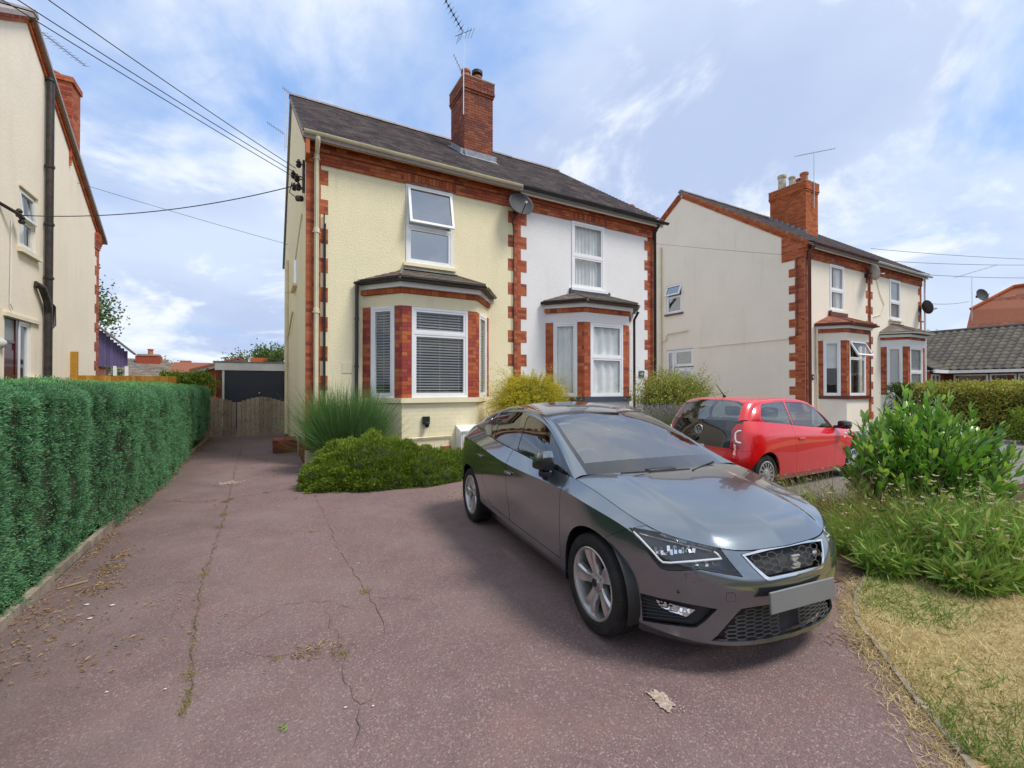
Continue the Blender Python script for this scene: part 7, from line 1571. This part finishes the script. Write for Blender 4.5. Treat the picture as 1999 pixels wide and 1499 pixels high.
    fr = place('grille_frame', shape_edges(offset(gf, .004), 0, .02), 'chrome', car, root)[0]
    def yzpoly(pts): return [tuple(car.hit(treeA, zc(*p))[1:]) for p in pts]
    gp = yzpoly([p for p in gi if p[0] < 1500]); gp = [(0.02, gp[1][1]+.012)]+[gp[1], gp[0]]+gp[:1:-1]
    # inner area in the front view, from centre line outwards
    a0 = car.hit(treeA, zc(1246, 418)); a1 = car.hit(treeA, zc(1312, 486)); a2 = car.hit(treeA, zc(1395, 553)); zt_, zb_ = max(v[2] for v in yz), min(v[2] for v in yz)
    gpoly = [(.03, zt_), (a0[1], a0[2]), (a1[1], a1[2]), (a2[1], a2[2]), (.03, zb_)]
    hx = hexmesh(car, treeA, inpoly(gpoly), .072, .030, -.45, .04, zb_-.03, zt_+.03, .0032, -.010); b = bmesh.new(); b.from_mesh(newmesh('s', np.concatenate(hx.v), hx.f)); [tag(q_, kind='stuff') for q_ in place('grille_mesh', b, 'grille_black', car, fr)]; place('grille_back', offset(gin, -.045), 'grain_black', car, fr)
    # badge
    eb = car.hit(treeA, zc(1553, 447)); bx = eb[0]+.006; EM = lambda u, v, dx=0: (bx+dx, -u, eb[2]+v)
    bd = MB()
    for poly in ([(-.030, .034), (.030, .034), (.034, .012), (.006, -.003), (.001, .008), (-.018, .016), (-.012, .022), (.02, .022), (.02, .027), (-.030, .027)], [(.030, -.036), (-.026, -.036), (-.034, -.012), (-.006, .001), (.002, -.010), (.018, -.018), (.012, -.024), (-.020, -.024), (-.02, -.029), (.030, -.029)]):
        bd.prism([(-u, v) for u, v in poly], (0, 1, 0), (0, 0, 1), (1, 0, 0), (bx, 0, eb[2]), .012)
    b = bmesh.new(); b.from_mesh(newmesh('s', np.concatenate(bd.v), bd.f)); bmesh.ops.recalc_face_normals(b, faces=b.faces); place('badge', b, 'wheel_silver', car, fr, 'one', 20)
    fp = car.hit(treeA, zc(1705, 405)) if False else np.array([bx-.012, .150, eb[2]+.012])
    obj('trim_letters', text_mesh('FR', .042, .004, MATS['chrome']), fr, car.M @ Matrix.Translation((2.03, .165, .608)) @ Matrix.Rotation(R(102), 4, 'Z') @ Matrix.Rotation(R(84), 4, 'X'))
    obj('trim_letters', text_mesh('R', .02, .004, MATS['brake_red']), fr, car.M @ Matrix.Translation((2.031, .180, .600)) @ Matrix.Rotation(R(102), 4, 'Z') @ Matrix.Rotation(R(84), 4, 'X'))
    # lower grille, fog lamp recess
    lg = [(1252, 772), (1300, 768), (1376, 758), (1560, 720), (1700, 690), (1960, 600), (1960, 760), (1600, 872), (1300, 962), (1064, 979)]
    lgf = car.take(bmA, car.cut(bmA, [(.05, .190), (-.30, .191), (-.495, .196), (-.47, .222), (-.352, .366), (-.25, .372), (.05, .362)], 'front', lambda c: c[:, 0] > 1.7)); yz2 = np.array([v.co[:] for v in lgf.verts]); q0 = car.hit(treeA, zc(1252, 774)); q1 = car.hit(treeA, zc(1070, 976))
    lp_ = [(.03, yz2[:, 2].max()), (q0[1], q0[2]), (q1[1], q1[2]), (.03, yz2[:, 2].min())]
    hx = hexmesh(car, treeA, inpoly(lp_), .072, .021, -.6, .04, .17, .42, .0034, -.018); b = bmesh.new(); b.from_mesh(newmesh('s', np.concatenate(hx.v), hx.f)); lgo = place('lower_grille', offset(shape_edges(lgf, 0, 0), -.05), 'grain_black', car, root)[0]; [tag(q_, kind='stuff') for q_ in place('grille_mesh', b, 'grille_black', car, lgo)]
    fg = [(568, 662), (700, 694), (860, 728), (1062, 765), (1040, 790), (975, 850), (930, 880), (905, 883), (700, 858), (585, 838), (575, 740)]
    fgf = car.take(bmA, car.cut(bmA, [zc(*p) for p in fg])); fgo = place('fog_recess', offset(shape_edges(fgf, 0, 0), -.035), 'grain_black', car, root, 'both')
    for k in range(6):
        mb = MB().tube([tuple(car.hit(treeA, zc(*p), .018)) for p in ((580, 690+24*k), (640+30*k, 712+24*k), (700+40*k, 728+23*k))], .003, 5); b = bmesh.new(); b.from_mesh(newmesh('s', np.concatenate(mb.v), mb.f)); o2 = mirror_copy(b); place('recess_slat', b, 'satin_black', car, fgo[0], 'one'); place('recess_slat', o2, 'satin_black', car, fgo[1], 'one')
    fl = [car.hit(treeA, zc(*p), .016) for p in ((668, 702), (800, 738), (925, 768), (868, 812), (760, 778), (690, 742))]; b = bmesh.new(); c0 = b.verts.new(np.mean(fl, 0)-np.array([.02, 0, 0])); vs = [b.verts.new(v) for v in fl]
    for i in range(6): b.faces.new((vs[i], vs[(i+1) % 6], c0))
    for bb, par in ((b, fgo[0]), (mirror_copy(b), fgo[1])): place('fog_light', bb, 'lamp_reflector', car, par, 'one', 10)
    rr = random.Random(9); me = newmesh('reflector', CUBE_V, CUBE_F, MATS['lamp_reflector'])
    for i in range(9):
        p = car.hit(treeA, zc(700+22*i, 722+7.5*i+rr.uniform(-3, 14)), .012)
        for s2, par in ((1, fgo[0]), (-1, fgo[1])): obj('fog_reflector', me, par, car.M @ Matrix.Translation((p[0], p[1]*s2, p[2])) @ Matrix.Rotation(rr.random()*3, 4, 'Z') @ Matrix.Rotation(rr.random()*3, 4, 'X') @ Matrix.Diagonal((.014, .018, .012, 1)))
    # bumper: everything ahead of the wing seam
    bp = [zc(*p) for p in ((498, 236), (420, 262), (345, 290), (300, 330), (200, 600), (200, 1100), (2200, 1100), (2200, 200), (1225, 200), (700, 200))]
    bmp = car.take(bmA, car.cut(bmA, bp, keep=lambda c: (c[:, 0] > 1.30))); place('front_bumper', shape_edges(bmp, .0025, .016), P, car, root)
    place('body_side', shape_edges(bmA, 0, .02), P, car, root)
    # shut lines drawn as narrow sunk strips on the bumper (washer, towing cap)
    for nm, pts in (('washer_cap', [(855, 537), (930, 527), (972, 578), (905, 590), (870, 575)]), ('towing_cap', [(1126, 658), (1178, 655), (1184, 668), (1186, 712), (1134, 716), (1126, 705)])):
        mb = MB().tube([tuple(car.hit(treeA, zc(*p), .0004)) for p in pts+pts[:1]], .0016, 4); b = bmesh.new(); b.from_mesh(newmesh('s', np.concatenate(mb.v), mb.f)); place(nm, b, 'satin_black', car, root, 'both' if nm[0] == 'w' else 'one')
    p = car.hit(treeA, zc(813, 650)); b = bmesh.new(); bmesh.ops.create_uvsphere(b, u_segments=10, v_segments=6, radius=.009)
    for v in b.verts: v.co = v.co+Vector(p)
    place('parking_sensor', b, 'satin_black', car, root, 'both')
    pl = rbox((0, -.258, -.056), (.012, .258, .056), .003, 1)
    for v in pl.verts: v.co = Matrix.Rotation(R(-4), 3, 'Y') @ v.co+Vector((2.066, .0, .418))
    place('number_plate', pl, 'plate_grey', car, root, 'one')
    # handles, mirrors, wipers
    for (px_, ln) in (((210, 462), .15), ((402, 582), .16)):
        c = car.hit(treeA, zd(*px_)); hb = rbox((c[0]-ln/2, c[1]-.022, c[2]-.012), (c[0]+ln/2, c[1]-.002, c[2]+.014), .009); place('door_handle', hb, P, car, root, 'both')
        b = bmesh.new(); bmesh.ops.create_uvsphere(b, u_segments=16, v_segments=8, radius=1)
        for v in b.verts: v.co = Vector((c[0]+v.co.x*.055, c[1]+v.co.y*.003, c[2]-.004+v.co.z*.024))
        place('handle_cup', b, 'satin_black', car, root, 'both')
    dm = car.dirn((1060, 899)); tt_ = (-.868-car.cam[1])/dm[1]; mc = car.cam+dm*tt_; b = bmesh.new(); bmesh.ops.create_cube(b, size=1.); bmesh.ops.subdivide_edges(b, edges=b.edges[:], cuts=7, use_grid_fill=True)
    for v in b.verts:
        q = v.co*2; q = q.normalized()*max(abs(q.x), abs(q.y), abs(q.z))*.55+q*.45; tp = .5+q.x/2
        v.co = Vector((mc[0]+q.x*.105, mc[1]+q.y*(.058-.012*q.z), mc[2]+q.z*(.088-.03*(1-tp))+.018*(q.x)))
    low = [f for f in b.faces if f.calc_center_median().z < mc[2]-.006+.35*(f.calc_center_median().x-mc[0])]; lowb = car.take(b, low); mr = place('door_mirror', b, P, car, root, 'both', 40); lm = [lowb, mirror_copy(lowb)]; far_ = Matrix.Translation((-.20, -.02, -.05)); mr[1].data.transform(far_); [setattr(v, 'co', far_ @ v.co) for v in lm[1].verts]
    for k in (0, 1): place('mirror_base', lm[k], 'satin_black', car, mr[k], 'one', 40)
    st = rbox((mc[0]-.05, mc[1]-.02, mc[2]-.13), (mc[0]+.04, -.79, mc[2]-.075), .015); s2 = mirror_copy(st); place('mirror_stalk', st, 'satin_black', car, mr[0], 'one'); place('mirror_stalk', s2, 'satin_black', car, mr[1], 'one')
    for k, pth in enumerate(([(830, 409), (900, 404), (1010, 398), (1165, 388)], [(1180, 394), (1230, 372), (1282, 352)])):
        mb = MB().tube([tuple(car.hit(treeW, za(*p), -.012)) for p in pth], .006, 6); b = bmesh.new(); b.from_mesh(newmesh('s', np.concatenate(mb.v), mb.f)); place('wiper', b, 'satin_black', car, root, 'one')
    b = rbox((1.0, -.20, .925), (1.06, .05, .945), .008); place('wiper_arm', b, 'satin_black', car, root, 'one')
    # inside
    place('dashboard', rbox((.42, -.66, .70), (.93, .66, .905), .07), 'dash', car, root, 'one'); place('cabin_floor', rbox((-1.6, -.70, .18), (1.2, .70, .24), .02), 'satin_black', car, root, 'one')
    for y in (-.36, .36): seat(root, car, -.12, y)
    place('rear_bench', rbox((-1.1, -.62, .24), (-.62, .62, .52), .06), 'seat_cloth', car, root, 'one'); place('rear_backrest', rbox((-1.28, -.62, .45), (-1.12, .62, .98), .06), 'seat_cloth', car, root, 'one')
    sw = MB(); ax = Matrix.Translation((.37, -.36, .86)) @ Matrix.Rotation(R(-68), 4, 'Y'); pts = [tuple(ax @ Vector((.18*math.cos(a), .18*math.sin(a), 0))) for a in np.linspace(0, 2*math.pi, 33)]; sw.tube(pts, .014, 8)
    for a in (0, 2.3, 4.0): sw.tube([tuple(ax @ Vector((0, 0, -.02))), tuple(ax @ Vector((.17*math.cos(a), .17*math.sin(a), 0)))], .014, 6)
    b = bmesh.new(); b.from_mesh(newmesh('s', np.concatenate(sw.v), sw.f)); place('steering_wheel', b, 'dash', car, root, 'one'); mrr = rbox((.22, -.11, 1.20), (.25, .11, 1.26), .012); place('inner_mirror', mrr, 'satin_black', car, root, 'one')
    place('underbody', rbox((-1.85, -.60, .16), (1.80, .60, .56), .02), 'satin_black', car, root, 'one'); place('engine_bay', rbox((1.05, -.55, .5), (1.80, .55, .64), .02), 'satin_black', car, root, 'one')
    for cx in (1.287, -1.287):
        for s in (-1, 1): liner(root, car, cx, s*.84, .312, .362); wheel(root, car, (cx, s*.752, .309), .309, .215, .216, s, 'spoke')
grey_car()

# ------------------------------------------------------------------ red three-door city car
def red_car():
    car = Car((7.786, 4.755), (1., .024)); root = thing('red_city_car', 'small red three-door car with black glass tailgate on the grey driveway', 'car', (0, 0, 0)); W[root] = car.M.copy(); root.matrix_basis = car.M
    AX = 1.339
    T = [[(1.83, 0, .17), (1.885, 0, .23), (1.905, 0, .38), (1.905, 0, .52), (1.87, 0, .62), (1.80, 0, .70)],
     [(1.815, .25, .17), (1.87, .25, .23), (1.89, .25, .38), (1.89, .25, .52), (1.855, .25, .62), (1.785, .25, .705)],
     [(1.75, .48, .17), (1.80, .49, .23), (1.82, .49, .38), (1.82, .49, .52), (1.79, .48, .63), (1.735, .46, .715)],
     [(1.62, .66, .18), (1.66, .67, .24), (1.68, .68, .38), (1.68, .685, .54), (1.66, .675, .66), (1.62, .61, .74)],
     [(1.50, .715, .18), (1.53, .735, .245), (1.54, .75, .39), (1.54, .76, .55), (1.53, .745, .69), (1.50, .655, .765)],
     [(AX, .74, .18), (AX, .77, .25), (AX, .785, .40), (AX, .795, .57), (AX, .775, .72), (AX, .68, .80)],
     [(.95, .73, .15), (.95, .77, .22), (.95, .78, .38), (.95, .79, .58), (.95, .785, .755), (.95, .70, .845)],
     [(.70, .73, .145), (.70, .775, .215), (.70, .785, .38), (.70, .79, .58), (.70, .787, .768), (.735, .718, .862)],
     [(.20, .73, .145), (.20, .775, .215), (.20, .785, .38), (.20, .793, .58), (.20, .79, .79), (.20, .727, .905)],
     [(-.30, .73, .15), (-.30, .775, .22), (-.30, .785, .385), (-.30, .793, .59), (-.30, .792, .812), (-.30, .727, .948)],
     [(-.85, .73, .155), (-.85, .775, .23), (-.85, .787, .40), (-.85, .797, .60), (-.85, .793, .835), (-.85, .722, 1.002)],
     [(-AX, .73, .18), (-AX, .775, .27), (-AX, .79, .43), (-AX, .805, .62), (-AX, .788, .862), (-AX, .705, 1.045)],
     [(-1.62, .69, .25), (-1.64, .735, .33), (-1.655, .757, .46), (-1.645, .760, .62), (-1.615, .735, .885), (-1.57, .655, 1.062)],
     [(-1.77, .57, .25), (-1.80, .60, .33), (-1.825, .62, .46), (-1.810, .62, .61), (-1.765, .60, .885), (-1.70, .56, 1.065)],
     [(-1.83, .33, .25), (-1.865, .34, .33), (-1.895, .35, .46), (-1.873, .35, .60), (-1.828, .34, .885), (-1.762, .33, 1.065)],
     [(-1.85, 0, .25), (-1.885, 0, .33), (-1.915, 0, .46), (-1.893, 0, .60), (-1.845, 0, .885), (-1.78, 0, 1.065)]]
    m = 9; G, ts, tk = ring_surface(T, m, 6, (1, 4), [1, 1, 1, 1, .8, .5]+[.35]*7+[1, 1, 1]); G[:, 0, 1] = 0; G[:, -1, 1] = 0; top = G[-1]; bmA = orient(grid_bm(G)); P = 'red_paint'
    front = top[:4*m+1]; side = top[4*m:7*m+1]; nr, nc = len(side), len(front); tc = np.linspace(0, 1, nr); sc = np.linspace(0, 1, nc)
    cen = spline([(1.80, 0, .70), (1.60, 0, .775), (1.30, 0, .835), (1.02, 0, .875)], nr); cowl = spline([(1.02, 0, .875), (.97, -.40, .875), (.86, -.62, .868), tuple(side[-1])], nc); u = sc[None, :, None]; v = tc[:, None, None]
    H = (1-v)*front[None]+v*cowl[None]+(1-u)*cen[:, None]+u*side[:, None]-((1-u)*(1-v)*front[0]+u*(1-v)*front[-1]+(1-u)*v*cowl[0]+u*v*cowl[-1]); hood = orient(grid_bm(H))
    Gh = [[(1.02, 0, .875), (.86, .615, .868), tuple(side[-1]*[1, -1, 1])], [(.64, 0, 1.10), (.60, .575, 1.07), (.565, .650, 1.055)], [(.20, 0, 1.325), (.22, .52, 1.295), (.13, .585, 1.285)], [(-.10, 0, 1.390), (-.08, .50, 1.362), (-.15, .575, 1.315)],
          [(-.60, 0, 1.415), (-.60, .50, 1.388), (-.60, .578, 1.330)], [(-1.10, 0, 1.402), (-1.10, .50, 1.375), (-1.08, .598, 1.312)], [(-1.47, 0, 1.365), (-1.44, .505, 1.338), (-1.36, .610, 1.265)], [(-1.655, 0, 1.215), (-1.60, .535, 1.195), (-1.49, .632, 1.165)], [(-1.78, 0, 1.065), (-1.70, .555, 1.065), tuple(top[12*m]*[1, -1, 1])]]
    Gh = np.array(Gh, float); Gh[..., 1] *= -1; nb = 5*m+1; tk2 = knots(Gh); t2 = np.linspace(0, 1, nb)
    for q in (2, 6): t2[np.argmin(abs(t2-tk2[q]))] = tk2[q]
    i2, i6 = [int(np.argmin(abs(t2-tk2[q]))) for q in (2, 6)]; L3 = [spl(Gh[:, k], tk2, t2) for k in range(3)]; NC = 16; rows = []
    for i in range(nb):
        c, e, r = L3[0][i], L3[1][i], L3[2][i]; tt = np.linspace(0, 1, NC+1)[:, None]; a = c+(e-c)*tt; a[:, 2] = c[2]+(e[2]-c[2])*tt[:, 0]**2.2; a[:, 0] = c[0]+(e[0]-c[0])*tt[:, 0]**2
        b = e+(r-e)*np.linspace(0, 1, 5)[1:, None]; bl = np.sin(np.linspace(0, math.pi, 5)[1:])*.016; b[:, 2] += bl; b[:, 1] -= bl; rows.append(np.concatenate([a, b]))
    B = np.array(rows); B[:, 0, 1] = 0; rail = B[:, -1]; belt = top[7*m:12*m+1]; Cg = []
    for k in range(11): f = k/10; q = (belt*(1-f)+rail*f).copy(); q[:, 1] -= .030*math.sin(math.pi*f)*np.clip(np.linalg.norm(rail-belt, axis=1)/.25, 0, 1); Cg.append(q)
    bmC = orient(grid_bm(Cg)); treeA = BVHTree.FromBMesh(bmA); zb = lambda a, b: (1280+a/2.780, 720+b/2.780)
    ws = orient(grid_bm(B[:i2+1, :NC+1])); roof = orient(grid_bm(B[i2:i6+1, :NC+1])); rear = orient(grid_bm(B[i6:, :NC+1])); pil = orient(grid_bm(B[:, NC:]))
    place('bonnet', shape_edges(hood, .003, .02), P, car, root); place('windscreen', ws, 'screen_glass', car, root); place('roof', shape_edges(roof, .002, .03), P, car, root)
    # black glass tailgate on the rear of the shell
    tg = [(330, 120), (492, 196), (488, 250), (474, 296), (440, 302), (414, 335), (404, 432), (300, 420), (230, 408), (90, 372), (60, 150)]
    tgb = car.take(rear, car.cut(rear, [zb(*p) for p in tg], keep=lambda c: c[:, 0] < -1.3)); tgb2 = car.take(bmA, car.cut(bmA, [zb(*p) for p in tg], keep=lambda c: c[:, 0] < -1.3))
    gl = car.take(tgb, car.cut(tgb, [zb(*p) for p in ((330, 130), (478, 206), (470, 280), (430, 300), (100, 262), (100, 150))])); place('rear_glass', gl, 'door_glass', car, root)
    t_ = place('tailgate', offset(tgb2, .002), 'gloss_black', car, root)[0]; place('tailgate_frame', tgb, 'gloss_black', car, root); place('rear_corner', rear, P, car, root)
    lt = [(476, 292), (440, 300), (414, 335), (403, 434), (462, 434), (470, 380), (474, 330)]; lb = car.take(bmA, car.cut(bmA, [zb(*p) for p in lt], keep=lambda c: c[:, 0] < -1.4)); tl = place('tail_light', offset(shape_edges(lb, .001, .012), .006), 'tail_red', car, root, 'both')
    for nm, pth in (('light_band', [(464, 336), (446, 338), (432, 350), (430, 378), (436, 396), (462, 404)]),):
        mb = MB().tube([tuple(car.hit(treeA, zb(*p), -.008)) for p in pth], .013, 8); b = bmesh.new(); b.from_mesh(newmesh('s', np.concatenate(mb.v), mb.f)); b2 = mirror_copy(b); place(nm, b, 'tail_white', car, tl[0], 'one'); place(nm, b2, 'tail_white', car, tl[1], 'one')
    # emblem
    e = car.hit(treeA, zb(240, 325), -.006); EMB = car.M @ Matrix.Translation((e[0], 0, e[2])) @ Matrix.Rotation(R(-90), 4, 'Z') @ Matrix.Rotation(R(86), 4, 'X'); r_ = .068
    mb = MB().tube([(r_*math.cos(a), r_*math.sin(a), .006) for a in np.linspace(0, 2*math.pi, 41)], .0065, 8)
    for seg in ([(-.030, .052), (0, -.002), (.030, .052)], [(-.055, .030), (-.026, -.052), (0, .004-.012), (.026, -.052), (.055, .030)]):
        for p, q in zip(seg, seg[1:]): mb.bar((p[0], p[1], .006), (q[0], q[1], .006), .011, .010)
    eo = mb.build('emblem', MATS['wheel_silver'], t_, sharp=40); eo.matrix_basis = EMB; W[eo] = EMB; MB_ = MB().lathe([(0, 0), (r_, 0), (r_, .004), (0, .004)], 32).build('emblem_field', MATS['satin_black'], t_); MB_.matrix_basis = EMB; W[MB_] = EMB
    w_ = MB().tube([(e[0]-.02, .03, e[2]-.13), (e[0]-.03, 0, e[2]-.155)], [.03, .035], 12).build('wiper_boss', MATS['satin_black'], t_, world=None); w_.matrix_basis = car.M; W[w_] = car.M
    # side glass
    for nm, pl, gm in (('quarter_glass', [(573, 205), (582, 192), (640, 182), (686, 180), (744, 314), (670, 314), (608, 298), (584, 278), (574, 250)], 'door_glass'), ('door_glass', [(706, 181), (760, 180), (830, 194), (880, 220), (922, 258), (950, 300), (958, 320), (762, 320)], 'door_glass')):
        big = [(p[0]+(p[0]-np.mean([q[0] for q in pl]))*.055, p[1]+(p[1]-np.mean([q[1] for q in pl]))*.09) for p in pl]; tr = car.take(bmC, car.cut(bmC, [zb(*p) for p in big])); g = car.take(tr, car.cut(tr, [zb(*p) for p in pl])); place(nm, offset(g, -.003), gm, car, root, 'both'); place('window_seal', tr, 'gloss_black', car, root, 'both')
    place('window_surround', bmC, P, car, root, 'both'); place('roof_pillar', pil, P, car, root, 'both')
    ar = .325; arch = lambda cx: [(cx+ar*math.cos(a), .285+ar*math.sin(a)) for a in np.linspace(0, 2*math.pi, 37)[:-1]]
    for cx in (AX, -AX): bmesh.ops.delete(bmA, geom=car.cut(bmA, arch(cx), 'side', lambda c, cx=cx: abs(c[:, 0]-cx) < .5), context='FACES')
    d = car.take(bmA, car.cut(bmA, [(1.02, 1.3), (1.01, .82), (.98, .60), (.93, .40), (.90, .225), (-.555, .225), (-.565, .50), (-.61, .80), (-.63, 1.3)], 'side')); place('door', shape_edges(d, .0045, .02), P, car, root, 'both')
    bp = car.take(bmA, car.cut(bmA, [(-2.2, .1), (-2.2, .655), (-1.69, .635), (-1.655, .60), (-1.62, .20), (-1.5, .1)], 'side')); place('rear_bumper', shape_edges(bp, .003, .02), P, car, root)
    fb = car.take(bmA, car.cut(bmA, [(2.2, .1), (2.2, .62), (1.55, .60), (1.6, .1)], 'side')); place('front_bumper', shape_edges(fb, .003, .02), P, car, root); place('body_side', shape_edges(bmA, 0, .02), P, car, root)
    # small parts
    c = car.hit(treeA, zb(793, 378)); place('door_handle', rbox((c[0]-.09, c[1]-.022, c[2]-.014), (c[0]+.09, c[1]-.002, c[2]+.016), .01), P, car, root, 'both')
    c = car.hit(treeA, zb(1026, 368)); b = bmesh.new(); bmesh.ops.create_uvsphere(b, u_segments=12, v_segments=8, radius=1)
    for v in b.verts: v.co = Vector((c[0]+v.co.x*.03, c[1]+v.co.y*.01, c[2]+v.co.z*.017))
    place('side_repeater', b, 'tail_white', car, root, 'both')
    b = bmesh.new(); bmesh.ops.create_cube(b, size=1.); bmesh.ops.subdivide_edges(b, edges=b.edges[:], cuts=5, use_grid_fill=True); mc = (.80, -.86, .925)
    for v in b.verts: q = v.co*2; q = q.normalized()*max(abs(q.x), abs(q.y), abs(q.z))*.6+q*.4; v.co = Vector((mc[0]+q.x*.075, mc[1]+q.y*.10, mc[2]+q.z*.075))
    place('door_mirror', b, 'gloss_black', car, root, 'both', 40); place('mirror_stalk', rbox((.76, -.80, .865), (.84, -.70, .91), .012), 'satin_black', car, root, 'both')
    mb = MB().tube([(-1.18, 0, 1.395), (-1.22, 0, 1.425)], .022, 10).tube([(-1.21, 0, 1.42), (-1.42, 0, 1.615)], [.009, .004], 8); a_ = mb.build('roof_antenna', MATS['satin_black'], root); a_.matrix_basis = car.M; W[a_] = car.M
    fc = car.hit(treeA, zb(560, 392)); mb = MB().tube([(fc[0]+.085*math.cos(a), fc[1]-.001, fc[2]+.085*math.sin(a)) for a in np.linspace(0, 2*math.pi, 25)], .002, 4); f_ = mb.build('fuel_flap_gap', MATS['satin_black'], root); f_.matrix_basis = car.M; W[f_] = car.M
    place('dashboard', rbox((.42, -.60, .62), (.86, .60, .85), .07), 'dash', car, root, 'one')
    for y in (-.33, .33): seat(root, car, -.05, y, .22)
    place('rear_backrest', rbox((-1.12, -.58, .40), (-.98, .58, .90), .06), 'seat_cloth', car, root, 'one')
    for y in (-.3, .3): place('rear_headrest', rbox((-1.12, y-.12, .92), (-1.03, y+.12, 1.06), .04), 'seat_cloth', car, root, 'one')
    place('underbody', rbox((-1.70, -.55, .14), (1.70, .55, .56), .02), 'satin_black', car, root, 'one')
    for cx in (AX, -AX):
        for s in (-1, 1): liner(root, car, cx, s*.775, .285, .335); wheel(root, car, (cx, s*.690, .283), .283, .17, .188, s, 'cover', 14)
red_car()
